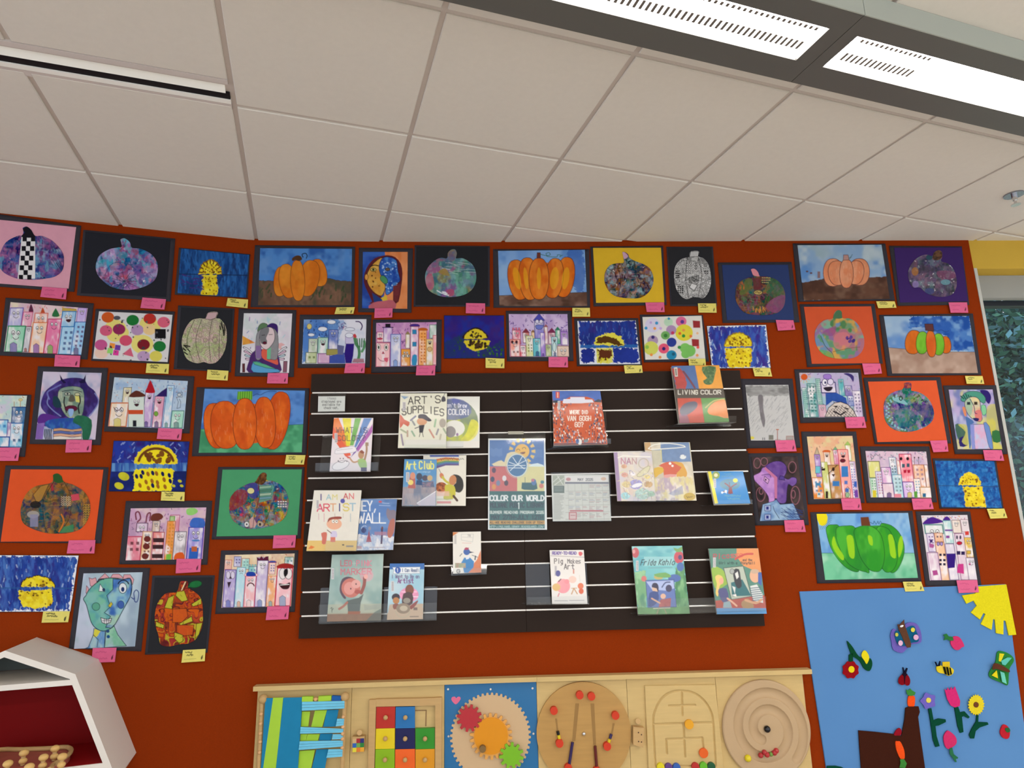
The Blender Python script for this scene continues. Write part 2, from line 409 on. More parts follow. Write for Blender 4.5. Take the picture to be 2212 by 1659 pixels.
def cutout(name, zt, outline, centre, draw, off, parent, sm=5, m=None, thick=.0009, seed=1):
    """a painted cut-out whose outline is seen whole from its centre"""
    b = spl(outline, sm) if sm else np.asarray(outline, float).reshape(-1, 2)
    k = ZT[zt][2]; L = np.concatenate([[0], np.cumsum(np.linalg.norm(np.roll(b, -1, 0) - b, axis=1))]); n = int(L[-1] / k / .9)
    bb = np.vstack([b, b[:1]]); t = np.linspace(0, L[-1], n, endpoint=False); b = np.stack([np.interp(t, L, bb[:, 0]), np.interp(t, L, bb[:, 1])], 1)
    c = np.asarray(centre, float); dv = b - c; an = np.unwrap(np.arctan2(dv[:, 1], dv[:, 0])); rd = np.hypot(dv[:, 0], dv[:, 1])
    if an[-1] < an[0]: an = -np.maximum.accumulate(-an + np.arange(n) * 1e-5)
    else: an = np.maximum.accumulate(an + np.arange(n) * 1e-5)
    b = c + np.stack([rd * np.cos(an), rd * np.sin(an)], 1); R = max(8, int(np.linalg.norm(b - c, axis=1).max() / k * 1.0))
    rr = np.linspace(0.002, 1, R)[:, None, None]; Q = (c + (b - c)[None] * rr)
    Q = np.concatenate([Q, Q[-1:]], 0).reshape(-1, 2); x0, y0, kk = ZT[zt]
    offv = np.full(len(Q), off); P = Q / kk + [x0, y0]
    V = F(P[:, 0], P[:, 1], off); s_, z_ = SZ(P[-n:, 0], P[-n:, 1], off); V[-n:] = W(s_, z_, off - thick)
    cv = Cv(Q[:, 0], Q[:, 1], 1.1 * k, seed); draw(cv)
    i = np.arange(R * n); r, j = i // n, i % n; a = r * n + j; a2 = r * n + (j + 1) % n
    Fc = np.stack([a, a + n, a2 + n, a2], 1)
    return mesh(name, V, Fc, m or M_PAPER, parent, paint=np.clip(cv.c * .92, 0, .9))
# ------------------------------------------------------------------ setting
def ceilpt(x, y, z=CEIL):
    r = rays(x, y); return r[0] * z / r[2], r[1] * z / r[2]
M_ORANGE = mat('burnt_orange_tackable_fabric', '86300a', rough=.95, spec=.05, noise=.22, nscale=330, bump=.35, bscale=500)
M_TILE = mat('ceiling_tile', 'dad5ce', rough=.95, spec=.1, noise=.035, nscale=45, bump=.15, bscale=700)
M_TEE = mat('ceiling_tee', 'c4bab4', rough=.6)
M_YEL = mat('yellow_wall_paint', 'c9a53c', rough=.8, noise=.03)
M_TRIM = mat('grey_trim', 'b9b9b2', rough=.5)
M_FLOOR = mat('floor_carpet', 'cfcabf', rough=.95, noise=.1, nscale=80)
M_GLASS = M_ACR.copy(); M_GLASS.name = 'window_glass'; [setattr(n_.inputs[1], 'default_value', .12) for n_ in M_GLASS.node_tree.nodes if n_.type == 'MATH']
s_w = np.linspace(-3.0, 3.745, 160)
S_END = 3.745
def wallstrip(name, s0, s1, z0, z1, o0, o1, m, parent=None, n=60):
    s = np.linspace(s0, s1, n); V = []; Fc = []
    for z in (z0, z1):
        for o in (o1, o0): V.append(W(s, z, o))
    V = np.concatenate(V); a, b, c, d = 0, n, 2 * n, 3 * n
    for i in range(n - 1):
        Fc += [(a + i, a + i + 1, c + i + 1, c + i), (b + i, d + i, d + i + 1, b + i + 1), (c + i, c + i + 1, d + i + 1, d + i), (a + i, b + i, b + i + 1, a + i + 1)]
    Fc += [(a, c, d, b), (a + n - 1, b + n - 1, d + n - 1, c + n - 1)]
    return mesh(name, V, Fc, m, parent)
tag(wallstrip('wall_back', -3.2, S_END, -EYE, CEIL + .02, -.14, 0, M_ORANGE, n=200), kind='structure')
# yellow header, grey trim, window
zh = float(SZ(np.array([2160.]), np.array([581.]), -.01)[1][0])
tag(wallstrip('wall_right', S_END, 5.9, zh, CEIL + .02, -.30, -.006, M_YEL, n=12), kind='structure')
tag(wallstrip('wall_front', S_END, 5.9, -EYE, -.78, -.30, -.006, M_YEL, n=12), kind='structure')
tag(wallstrip('trim_1', S_END, S_END + .016, -.78, zh, -.16, .003, M_TRIM, n=3), kind='structure')
z3 = float(SZ(np.array([2180.]), np.array([643.]), -.10)[1][0]); z4 = float(SZ(np.array([2180.]), np.array([658.]), -.13)[1][0])
sh = wallstrip('roller_shade', S_END + .017, 5.85, z3, zh - .001, -.145, -.10, mat('grey_shade_fabric', '9c9d98', rough=.8), n=8)
tag(sh, 'grey roller shade rolled up under the yellow header above the window', 'window shade')
wf = wallstrip('window_1', S_END + .017, 5.85, z4, z3, -.20, -.15, mat('dark_window_frame', '1c2128', rough=.4), n=8); tag(wf, kind='structure')
gl = wallstrip('window_glass', S_END + .017, 5.85, -.77, z4, -.182, -.176, M_GLASS, wf, n=8)
wallstrip('window_frame', 5.85, 5.9, -.77, zh, -.20, -.15, mat('dark_window_frame', '111'), wf, n=3)
# floor
tag(bx('floor', -6, 9, -9, 5.2, -.12, 0, M_FLOOR), kind='structure')
# ceiling tiles and grid
X0, DX, Y0, DY, GAP = .311, .605, 1.508, .611, .017
V = []; Fc = []; GV = []; GF = []
def tilebox(x0, x1, y0, y1):
    n = len(V); z0, z1 = CEIL + EYE, CEIL + EYE + .009; b = .003
    for (a, c, d, e, z) in ((x0 + b, x1 - b, y0 + b, y1 - b, z0), (x0, x1, y0, y1, z0 + b), (x0, x1, y0, y1, z1)):
        V.extend([(a, d, z), (c, d, z), (c, e, z), (a, e, z)])
    Fc.append((n + 3, n + 2, n + 1, n))
    for k in (0, 4):
        for i in range(4): j = (i + 1) % 4; Fc.append((n + k + i, n + k + j, n + k + 4 + j, n + k + 4 + i))
for i in range(-7, 11):
    for j in range(-11, 3):
        x0, x1, y0, y1 = X0 + i * DX + GAP / 2, X0 + (i + 1) * DX - GAP / 2, Y0 + j * DY + GAP / 2, Y0 + (j + 1) * DY - GAP / 2
        if (y0 + y1) / 2 > np.interp((x0 + x1) / 2, _xs, _yy) + .42: continue
        g = len(GV); h_ = GAP / 2; GV += [(x0 - h_, y0 - h_, CEIL + EYE + .0075), (x1 + h_, y0 - h_, CEIL + EYE + .0075), (x1 + h_, y1 + h_, CEIL + EYE + .0075), (x0 - h_, y1 + h_, CEIL + EYE + .0075)]; GF.append((g + 3, g + 2, g + 1, g))
        if j == 0 and i in (-2, -3): y1 = 1.985
        tilebox(x0, x1, y0, y1)
ce = tag(mesh('ceiling', V, Fc, M_TILE), kind='structure')
mesh('ceiling_grid', GV, GF, M_TEE, ce)['kind'] = 'structure'
bx('ceiling_slab', X0 - 7 * DX, X0 + 11 * DX, Y0 - 11 * DY, Y0 - DY * .02, CEIL + EYE + .012, CEIL + EYE + .05, M_TEE, ce)['kind'] = 'structure'
# slot diffuser in the ceiling
xa, xb = X0 - 3 * DX + .01, X0 - DX - GAP / 2
sd = empty('air_diffuser', ((xa + xb) / 2, 2.05, CEIL + EYE), 'long white slot air diffuser with a black slot, set in the ceiling at the left', 'air vent')
ys = [ceilpt(253, v)[1] for v in (131, 142, 159.5, 174, 182.5, 197)]
zc = CEIL + EYE
mw = mat('diffuser_white', 'f6f6f2', rough=.4); mg = mat('diffuser_grey', 'cfc7c4', rough=.5)
bx('frame', xa, xb, ys[0], ys[1] - .003, zc - .001, zc + .03, mg, sd)
bx('frame', xa, xb, ys[1] - .003, ys[1], zc + .003, zc + .03, mat('black_slot', '0c0a10', rough=.6), sd)
bl = lambda x: [(x, ys[1], zc + .012), (x, ys[2], zc - .003), (x, ys[2] + .002, zc - .001), (x, ys[2], zc + .014)]
prism('deflector_blade', bl(xa), bl(xb - .012), mw, sd)
bx('slot', xa, xb, ys[1], ys[3], zc + .014, zc + .03, mat('black_slot', '0c0a10'), sd)
bx('slot_throat', xa, xb, ys[2] + .003, ys[3] - .001, zc + .0, zc + .014, mat('black_slot', '0c0a10'), sd)
bx('frame', xa, xb, ys[3], ys[4], zc - .003, zc + .03, mw, sd)
bx('frame', xa, xb, ys[4], ys[5], zc + .001, zc + .03, mg, sd)
# linear ceiling lights
M_HOUS = mat('lamp_housing_grey', '5c5b58', rough=.45)
M_LENS = mat('lamp_lens', 'fff8f0', rough=.5, emit=LENS_STRENGTH)
M_LENS2 = mat('room_lamp_lens', 'fff4e6', rough=.5, emit=ROOM_LENS_STRENGTH)
M_LOUV = mat('louvre_slot_grey', '6c6560', rough=.6)
def fixture(x0, x1, y0, label, lens, louver=True, zb=1.342, lim=9):
    yw = .282
    L = empty('linear_ceiling_light', ((x0 + x1) / 2, y0 + yw / 2, zc), label, 'ceiling light', 'linear ceiling lights')
    a, b, c, d = x0 + .045, x1 - .055, y0 + .066, y0 + .197
    zb = zb + EYE; zt = zc - .001; zi = zb + .012
    O = [(x0 + .001, y0), (x1 - .001, y0), (x1 - .001, y0 + yw), (x0 + .001, y0 + yw)]; I = [(a, c), (b, c), (b, d), (a, d)]
    V = [(*p, zb) for p in O] + [(*p, zb) for p in I] + [(*p, zi) for p in I] + [(*p, zt) for p in O]
    Fc = []
    for i in range(4):
        j = (i + 1) % 4; Fc += [(i, i + 4, j + 4, j), (i + 4, i + 8, j + 8, j + 4), (i, j, j + 12, i + 12)]
    Fc += [(8, 9, 10, 11), (12, 13, 14, 15)]
    mesh('housing', V, Fc, M_HOUS, L)
    bx('side_face', x0 + .001, x1 - .001, y0 - .004, y0 - .0005, zb, zt, mat('pale_grey_side', 'aab0a8', rough=.5), L)  # thin face along the housing side, paler grey than the housing
    bx('lens', a + .001, b - .001, c + .001, d - .001, zi - .006, zi - .001, lens, L)
    if louver:
        for yy, w, st in ((c + .066, .030, .0185), (c + .010, .011, .0185)):
            V = []; Fc = []; x = a + .03
            while x < min(b - .03, a + lim):
                n = len(V)
                V += [(x + p, yy + q, zi - .006 - r) for r in (.0002, .0015) for p, q in ((0, 0), (.0088, 0), (.0088, w), (0, w))]
                Fc += [(n, n + 1, n + 2, n + 3), (n + 7, n + 6, n + 5, n + 4)] + [(n + i, n + 4 + i, n + 4 + (i + 1) % 4, n + (i + 1) % 4) for i in range(4)]
                x += st
            mesh('louvre_slots', V, Fc, M_LOUV, L)
    return L
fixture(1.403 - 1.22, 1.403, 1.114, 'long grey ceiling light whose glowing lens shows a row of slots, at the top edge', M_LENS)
fixture(1.403, 1.403 + 1.22, 1.114, 'long grey ceiling light nearest the window, its lens all glare', M_LENS, lim=.30)  # slot row stops short to imitate glare washing out the rest
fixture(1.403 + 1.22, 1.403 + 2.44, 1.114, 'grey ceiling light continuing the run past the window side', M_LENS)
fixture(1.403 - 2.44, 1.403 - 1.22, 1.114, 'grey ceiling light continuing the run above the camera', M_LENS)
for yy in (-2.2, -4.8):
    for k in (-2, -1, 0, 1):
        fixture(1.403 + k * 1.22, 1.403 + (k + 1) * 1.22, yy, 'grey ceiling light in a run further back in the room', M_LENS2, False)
# sprinkler
X, Y = ceilpt(2190, 420)
sp = empty('sprinkler_head', (X, Y, zc), 'small chrome sprinkler head hanging from the ceiling near the window', 'sprinkler', )
cz = lambda r, z0, z1, n, m, x=0, y=0: prism(n, [(X + x + r * math.cos(i * .3927), Y + y + r * math.sin(i * .3927), z0) for i in range(16)], [(X + x + r * math.cos(i * .3927), Y + y + r * math.sin(i * .3927), z1) for i in range(16)], m, sp)
cz(.04, zc - .006, zc, 'escutcheon', mat('chrome', '9aa0b0', rough=.2, metal=1))
cz(.011, zc - .03, zc - .006, 'stem', M_STEEL); cz(.006, zc - .05, zc - .03, 'frame', M_STEEL); cz(.019, zc - .053, zc - .05, 'deflector', M_STEEL)
# trees outside the window
def tree(px_, py_, dist, r, h, seed, label, cols):
    d = rays(px_, py_); d = d / d[1] * dist; g = random.Random(seed)
    t = empty('tree', (d[0], d[1], -.3), label, 'tree', 'trees outside the window')
    tube('trunk', [(d[0], d[1], -.3), (d[0] + .1, d[1], h * .5), (d[0], d[1] + .1, h * .8)], .16, mat('bark', '4a3f36', rough=.9, noise=.3, nscale=12), t, 10, .07)
    n = 14000; rs = np.random.RandomState(seed); u = rs.randn(n, 3); u /= np.linalg.norm(u, axis=1)[:, None]; u *= (rs.rand(n, 1) ** .4)
    C = np.array([d[0], d[1], h * .62]) + u * [r, r, h * .45] + rs.randn(n, 3) * .12
    a = rs.randn(n, 3); a /= np.linalg.norm(a, axis=1)[:, None]; b = np.cross(a, rs.randn(n, 3)); b /= np.linalg.norm(b, axis=1)[:, None]
    s = (.05 + .09 * rs.rand(n, 1)); P = np.stack([C - a * s, C + b * s * .45, C + a * s, C - b * s * .45], 1).reshape(-1, 3)
    Fc = np.arange(n * 4).reshape(n, 4); cc = np.array([H(q) for q in cols])[rs.randint(0, len(cols), n)]
    mesh('foliage', P, Fc, M_PAPER, t, paint=np.repeat(cc, 4, 0))
tree(2185, 900, 9.5, 2.0, 6.4, 3, 'leafy green tree filling the window', ['28504a', '366454', '1e4446', '4a7a66', '5a8a94'])
tree(3000, 860, 8.5, 1.7, 6.6, 5, 'leafy tree behind the window at the edge of the photo', ['1f4440', '2a5448', '183a3a', '3a6450'])
tree(2150, 880, 15.5, 3.2, 9.5, 8, 'darker tree farther back outside the window', ['24463c', '31584c', '1f3a38', '44705a'])
tag(bx('lawn', 2, 30, 4.6, 40, -.5, -.3, mat('lawn_green', '5b7a4a', rough=.95, noise=.3, nscale=6)), kind='structure')
# ------------------------------------------------------------------ the children's pictures on the wall
PINK, YELO = 'dd6690', 'e2d672'
TAGN = 0
def name_tag(zt, q, col, off, label):
    """paper tag with its few illegible lines and the small dark mark"""
    global TAGN
    TAGN += 1; sd_ = TAGN
    q = np.asarray(q, float).reshape(4, 2)
    def dr(c):
        c.fill(H(PINK if col == 'p' else YELO), n=.06, f=.03)
        at = lambda u, v: tuple(q[0] * (1 - u) * (1 - v) + q[1] * u * (1 - v) + q[2] * u * v + q[3] * (1 - u) * v)
        k = np.linalg.norm(q[1] - q[0]) / 200; g = random.Random(sd_)
        if col == 'p':
            for r, a in ((.28, .55), (.72, .5)):
                p = [at(.14 + i * .03, r + g.uniform(-.05, .05)) for i in range(int(g.uniform(13, 19)))]; c.line(p, 5 * k, 'a83a6c', a=a)
        else:
            for r, u0 in ((.2, .1 + g.random() * .1), (.42, .12 + g.random() * .12)):
                p = [at(u0 + i * .022, r + g.uniform(-.07, .07)) for i in range(int(g.uniform(12, 20)))]; c.line(p, 7 * k, '3c3a24', a=.85)
            c.line([at(.1 + i * .03, .75 + g.uniform(-.02, .02)) for i in range(18)], 4 * k, '96904e', a=.7)
        x, y = at(.86, .7); c.ell(x, y, 7 * k, 17 * k, '5a2438' if col == 'p' else '45432a', rot=15); x, y = at(.86, .55); c.ell(x + 4 * k, y, 3 * k, 9 * k, '5a2438' if col == 'p' else '45432a', rot=25)
    o = sheet('name_tag', zt, q, dr, off, None, thick=.001, seed=sd_)
    return tag(o, label, 'name tag', 'name tags of the pictures')
def art(name, cat, label, short, zt, mq, pq, draw, tq, tc, cut=None, toff=.0105, tzt=None, seed=1):
    c0 = px(zt, pq if pq is not None else mq).mean(0); p = F(c0[0], c0[1], 0)
    A = empty(name, p, label, cat, "children's pictures on the orange wall")
    if mq is not None: sheet('mount', zt, mq, lambda c: None, .0045, A, M_MAT, thick=.002, dens=.15)
    if pq is not None: sheet('picture_sheet', zt, pq, draw, .0062, A, seed=seed, thick=.001)
    if cut is not None:
        out, cen, dr = cut; cutout('pumpkin_cutout', zt, out, cen, dr, .0078, A, seed=seed)
    if tq is not None:
        name_tag(tzt or zt, tq, tc, toff, ('pink' if tc == 'p' else 'pale yellow') + ' name tag under the ' + short)
    return A
def plain(col, n=.04): return lambda c: c.fill(col, n=n, f=.02)
def moonpic(bg, dome, body, sx=.03, sy=.01, white=None, yel=('e8d21c', 'd8b820', 'f0e040'), brn=('7a5410', '5c3c10', '8a6a14'), nst=160, horizon=None, spots=26, rim='6a4a1a', sl=60, sw=12):
    def dr(c):
        q = c.q; x0, y0 = q.min(0); x1, y1 = q.max(0)
        c.fill(wash(bg, sx, sy, seed=c.seed + 2))
        if white: c.fill('e4e8f0')
        qc = q.mean(0); ins = qc + (q - qc) * (.955 if white else 1.02)
        c.poly(ins, wash(bg, sx, sy, seed=c.seed + 2), wob=26 if white else 0)
        c.dashes(nst, (x0, y0, x1, y1), sl, sw, bg + (['b8cce8'] if white else []), seed=c.seed, a=.55)
        if horizon: c.line([(x0, horizon[0]), (x1, horizon[1])], 9, horizon[2], a=.8)
        cx, cy, rx, ry = dome
        t = np.radians(np.linspace(180, 360, 14)); p = [(cx + rx * math.cos(a), cy + ry * math.sin(a)) for a in t]
        c.poly(p, rim, wob=14); c.poly([(cx + (x - cx) * .93, cy + (y - cy) * .92 - ry * .0) for x, y in p], wash(list(yel), .03, .03, seed=7), wob=14)
        c.poly(body, wash(list(yel), .03, .03, seed=9), wob=16)
        b = np.array(body); bx0, by0 = b.min(0); bx1, by1 = b.max(0)
        c.dots(spots, (cx - rx * .75, cy - ry * .65, cx + rx * .75, cy - ry * .08), rx * .06, list(brn), 3); c.dots(spots, (bx0 + 12, by0 + 12, bx1 - 12, by1 - 14), rx * .065, list(brn), 4)
    return dr
def lobes(c, L, fill, ol, hi=None, ow=5, n=.12, streak=None):
    A_ = np.array(L); x0, x1 = (A_[:, 0] - A_[:, 2] * .4).min(), (A_[:, 0] + A_[:, 2] * .4).max(); ym = A_[:, 1].mean(); c.ell((x0 + x1) / 2, ym, (x1 - x0) / 2, A_[:, 3].mean() * .8, fill[0] if isinstance(fill, list) else fill)
    for k, (cx, cy, rx, ry, rot) in enumerate(L):
        c.poly(circ(cx, cy, rx * 1.04, ry, 28, math.radians(rot), .78), fill if not isinstance(fill, list) else wash(fill, .012, .006, seed=k + 3, con=2.2), n=n, f=.02, ol=ol, ow=ow)
        if hi: c.ell(cx, cy, rx * .45, ry * .6, hi, rot=rot, a=.55)
        if streak:
            g = random.Random(k)
            for i in range(14):
                x = cx + g.uniform(-.7, .7) * rx; y = cy + g.uniform(-.7, .6) * ry * math.sqrt(max(0, 1 - ((x - cx) / rx) ** 2)); c.line([(x, y), (x + g.uniform(-4, 4), y + ry * .16)], 4, streak, a=.35)
def city(c, items):
    q = c.q; L = ((q[3][0] - q[0][0]) / (q[3][1] - q[0][1]) + (q[2][0] - q[1][0]) / (q[2][1] - q[1][1])) / 2
    for k, it in enumerate(items.split(';')):
        f = it.strip().split(); x0, y0, x1, y1 = map(float, f[:4]); fl, ol = f[4], f[5]; op = f[6] if len(f) > 6 else ''; rc = f[7] if len(f) > 7 else ol
        w = x1 - x0; xx = lambda x, y: x + L * (y - y0)
        P = [(x0, y0), (x1, y0), (xx(x1, y1), y1), (xx(x0, y1), y1)]
        if 't' in op: c.poly([(x0 - w * .12, y0), (x0 + w * .5, y0 - w * .75), (x1 + w * .12, y0)], rc, ol=ol, ow=3)
        if 'r' in op: c.poly([(x0 - w * .1, y0), (x0 + w * .1, y0 - w * .3), (x0 + w * .9, y0 - w * .3), (x1 + w * .1, y0)], rc, sm=3, ol=ol, ow=3)
        if 'h' in op: c.rect(x0 - w * .15, y0 - w * .08, x1 + w * .15, y0 + w * .04, rc); c.rect(x0 + w * .2, y0 - w * .45, x1 - w * .2, y0, rc)
        if 'c' in op:
            for i in range(3): c.rect(x0 + w * (.02 + .36 * i), y0 - w * .28, x0 + w * (.22 + .36 * i), y0 + 2, fl, ol=ol, ow=3)
        c.poly(P, wash([fl, 'f2ecf0', fl], .02, .01, seed=k + c.seed, con=1.6), ol=ol, ow=max(5, w * .07))
        m = (x0 + x1) / 2; r = w * .36; fy = y0 + w * .5
        fc = 's' if 'f' in op else 'o' if 'o' in op else 'd' if 'd' in op else None
        if fc: c.face(xx(m, fy), fy, r, fc, c='3a3040', w=max(3.5, w * .035))
        ys = fy + w * .7 if fc else y0 + w * .35
        if 'w' in op:
            y = ys
            while y < y1 - w * .5:
                for d in (-.24, .16): c.rect(xx(m + d * w, y), y, xx(m + (d + .2) * w, y), y + w * .2, rc, a=.85)
                y += w * .42
        if 'p' in op:
            h = min(w * .55, (y1 - y0) * .3); c.poly([(xx(m - w * .2, y1), y1), (xx(m - w * .2, y1), y1 - h), (xx(m, y1), y1 - h * 1.25), (xx(m + w * .2, y1), y1 - h), (xx(m + w * .2, y1), y1)], rc, ol='554455', ow=3, a=.8)
def sky(c, cols, marks=None, n=50, fr=.45, seed=3):
    c.fill(wash(cols, .012, .012, seed=seed))
    q = c.q; x0, y0 = q.min(0); x1, y1 = q.max(0)
    if marks: c.dashes(n, (x0, y0, x1, y0 + (y1 - y0) * fr), 16, 6, marks, seed=seed, sp=80)
def patch(cols, dark='202028', f=.014, a=.35, white=0, hatch=.0, seed=1, big=None):
    """layered watercolour patches with ink doodles over them"""
    def dr(c):
        c.fill(wash(cols, .0085, .0085, seed=seed, con=4.2))
        g = cells(cols, f * .75, seed, hatch=hatch, hf=.22); c.fill(g, a=a * .8)
        c.fill(wash(cols, .02, .016, seed=seed + 4, con=4.5), a=.45)
        m_ = c.c.mean(0); c.c = np.clip(m_ + (c.c - m_) * 1.6, .004, 1)
        x0, y0, x1, y1 = c.X.min(), c.Y.min(), c.X.max(), c.Y.max(); r = random.Random(seed); W_ = x1 - x0
        for k in range(34):
            x, y = r.uniform(x0, x1), r.uniform(y0, y1); s = W_ * .06
            c.line([(x, y), (x + r.uniform(-s, s), y + r.uniform(-s, s)), (x + r.uniform(-s, s), y + r.uniform(-s, s))], W_ * .007, dark, a=.5, sm=4)
        for k in range(white):
            x, y = r.uniform(x0, x1), r.uniform(y0, y1); s = W_ * .025
            c.poly([(x + r.uniform(-s, s), y + r.uniform(-s, s)) for _ in range(4)], 'e6e4e8', a=.85)
    return dr
def P(s): return [tuple(map(float, a.split(','))) for a in s.split()]
ART = []
# ---- top row, left wall
def d(c):
    patch(['4a3f78', '6a4a86', '3c4f8c', '8a5a90', '5c6aa6', '7ba2c0', 'a06a98', '2f2f66'], white=10, seed=2)(c)
    c.poly(P('185,240 300,240 300,600 150,605'), 'e8e6e8'); 
    for j in range(9):
        for i in range(3):
            if (i + j) % 2 == 0:
                x = 192 - j * 4 + i * 36; y = 240 + j * 41; c.rect(x, y, x + 37, y + 42, '14121c')
    c.poly(P('185,190 225,155 265,175 300,245 185,245 210,205'), '14121c', sm=4)
    c.dashes(22, (415, 300, 530, 480), 90, 4, ['34406a'], 3, ang=60, sp=8)
art('pumpkin_collage', 'pumpkin collage', 'pumpkin cut-out with a chequered strip and black stem on pale pink paper', 'pink pumpkin picture with the chequered strip', 'Z1',
    P('-70,40 692,148 632,712 -90,662'), P('-60,92 650,160 585,685 -80,636'), plain('dca0b2'), P('360,668 572,684 562,778 343,755'), 'p',
    (P('-8,400 50,290 150,235 186,232 200,200 183,178 222,155 262,180 300,235 360,236 450,280 530,370 545,450 530,530 470,580 380,600 270,608 150,600 50,560 0,510 -25,450'), (250, 420), d))
def d(c):
    patch(['6a5a98', '5a86b4', '8a5a94', '4f6a9a', 'a87ab0', '6ab0c4', 'b05a7a', '3f4a78', 'b89ac8'], white=16, seed=5)(c)
    for k in range(11):
        a = k / 11 * 6.28; c.line([(1062, 622), (1062 + 110 * math.cos(a), 622 + 75 * math.sin(a))], 4, '18304a')
    c.ell(1050, 400, 42, 30, '3f90ac', a=.7); c.line(P('900,560 960,470 1080,470 1160,520'), 5, '2f4f80', sm=4)
art('pumpkin_collage', 'pumpkin collage', 'lilac and blue patterned pumpkin with an inked starburst, on black paper', 'lilac and blue pumpkin on black paper', 'Z1',
    P('712,183 1495,258 1455,795 655,742'), P('728,200 1455,268 1415,755 690,722'), plain('23242c'), P('1215,760 1417,775 1403,864 1198,850'), 'p',
    (P('820,470 850,400 930,350 1000,335 1040,325 1020,275 1060,255 1108,290 1125,335 1200,345 1290,390 1340,460 1345,540 1320,610 1250,660 1150,690 1060,695 940,665 850,590 820,530'), (1085, 510), d))
def d(c):
    moonpic(['1a4a8a', '123a74', '2560a4', '173064', '2c6cb4'], (1795, 562, 100, 125), P('1730,570 1850,565 1862,720 1855,745 1712,742 1725,640'), horizon=(560, 572, '14264e'), brn=('7a4a18', '8a5a14', '5c3410'), rim='8a6420')(c)
    for k in range(9):
        a = math.radians(185 + k * 21); c.line([(1795 + 68 * math.cos(a), 555 + 85 * math.sin(a)), (1795 + 90 * math.cos(a), 555 + 112 * math.sin(a))], 11, '6a4416')
    c.dashes(25, (1540, 560, 1720, 700), 30, 10, ['3c3078'], 6, ang=5, sp=15)
art('moon_painting', 'moon painting', 'small painting of a yellow sun dome over a narrow column on dark blue', 'small dark blue sun painting', 'Z1',
    P('1527,335 2135,392 2112,765 1490,735'), P('1545,342 2125,397 2098,762 1515,722'), d, P('1943,765 2117,778 2112,852 1930,832'), 'y')
def d(c):
    sky(c, ['dcb8c8', 'ead0d4', 'c8a8cc', 'e8dcc0'], ['e8a060', 'd88a90', 'e8d0a0'], 26, .25)
    for x, y, w, col in ((265, 835, 20, '5c2844'), (365, 865, 22, 'c0502c'), (475, 870, 32, '2c7040')):
        c.poly([(x - 6, y - 10), (x + 6, y - 10), (x + w, y + 50), (x - w, y + 50)], col, sm=3)
    c.poly(P('535,850 650,860 655,885 530,880'), 'c8a848', ol='8a7030', ow=3)
    city(c, '88 850 200 1005 b8b4e0 6a5ab0 f;200 885 280 1005 e8a8c0 c84878 f;300 895 410 980 f0b8a0 d86a60 f;535 880 650 1010 9cc8e8 2878b8 o;668 850 742 975 c8b0e8 7a50b0 f;72 1005 218 1225 98d8b8 2c9060 fp 8a6ab8;222 1010 272 1225 c8c8d0 404050 fp a85048;285 975 405 1235 f4cca8 e07840 fp 8a5ab0;412 945 525 1240 e87aa8 c02860 fp 78b858;530 1010 640 1245 a8d4f0 2878b8 w 405890;640 970 735 1250 90c8f0 1858b0 wp 5c4a80')
art('city_drawing', 'city drawing', 'drawing of pastel towers with faces under pink sky, charcoal mount at the left edge', 'pastel towers drawing at the left edge', 'Z1',
    P('48,762 800,810 745,1290 -5,1255'), P('90,800 748,852 692,1252 32,1222'), d, P('470,1248 686,1258 678,1356 462,1348'), 'p')
def d(c):
    c.fill('d8d6d8', n=.03)
    for x, y, r in ((985, 1030, 95), (1270, 990, 80), (1040, 1060, 60), (1215, 1160, 95), (1180, 1120, 50), (980, 1080, 70), (1310, 1010, 60)): c.ell(x, y, r, r * .85, 'e4d87a', n=.06)
    c.ell(865, 1235, 58, 48, 'e8c8b8')
    for x, y, col in ((920, 930, 'cc5a20'), (1132, 955, '1c7434'), (1278, 942, 'b83028'), (1397, 972, 'd8627c'), (905, 1043, 'd05c7c'), (1016, 1032, '8e2858'), (1172, 1038, 'b090b8'), (1275, 1035, 'e8c890'), (862, 1165, 'c0558c'), (1073, 1128, 'd0506e'), (1225, 1163, '7a1c28'), (1362, 1178, '1c7434'), (1225, 1262, 'b898c0'), (1330, 1262, 'd8cc5c')): c.ell(x, y, 54, 46, col, n=.05)
    c.poly(P('1322,1028 1415,1030 1415,1110 1322,1112'), '161418')
    for x, y, col in ((958, 1172, 'e8923c'), (1005, 1188, '6a3aa0'), (940, 1215, '94d46c'), (990, 1232, 'd83a98')): c.poly([(x - 20, y - 25), (x + 25, y - 18), (x + 20, y + 25), (x - 28, y + 20)], col)
    c.poly(P('1115,1188 1140,1268 1042,1245'), 'd0607c'); c.ell(998, 935, 30, 18, '50525c')
    c.dots(46, (835, 885, 1450, 1300), 7, ['3c3c44', '5a5a60'], 5)
art('circle_collage', 'circle collage', 'white sheet of large coloured dots with one black square and a pink triangle', 'dot collage with the black square', 'Z1',
    P('815,858 1492,880 1440,1328 778,1300'), P('845,878 1472,908 1430,1312 793,1283'), d, P('1252,1322 1443,1328 1437,1412 1243,1404'), 'y')
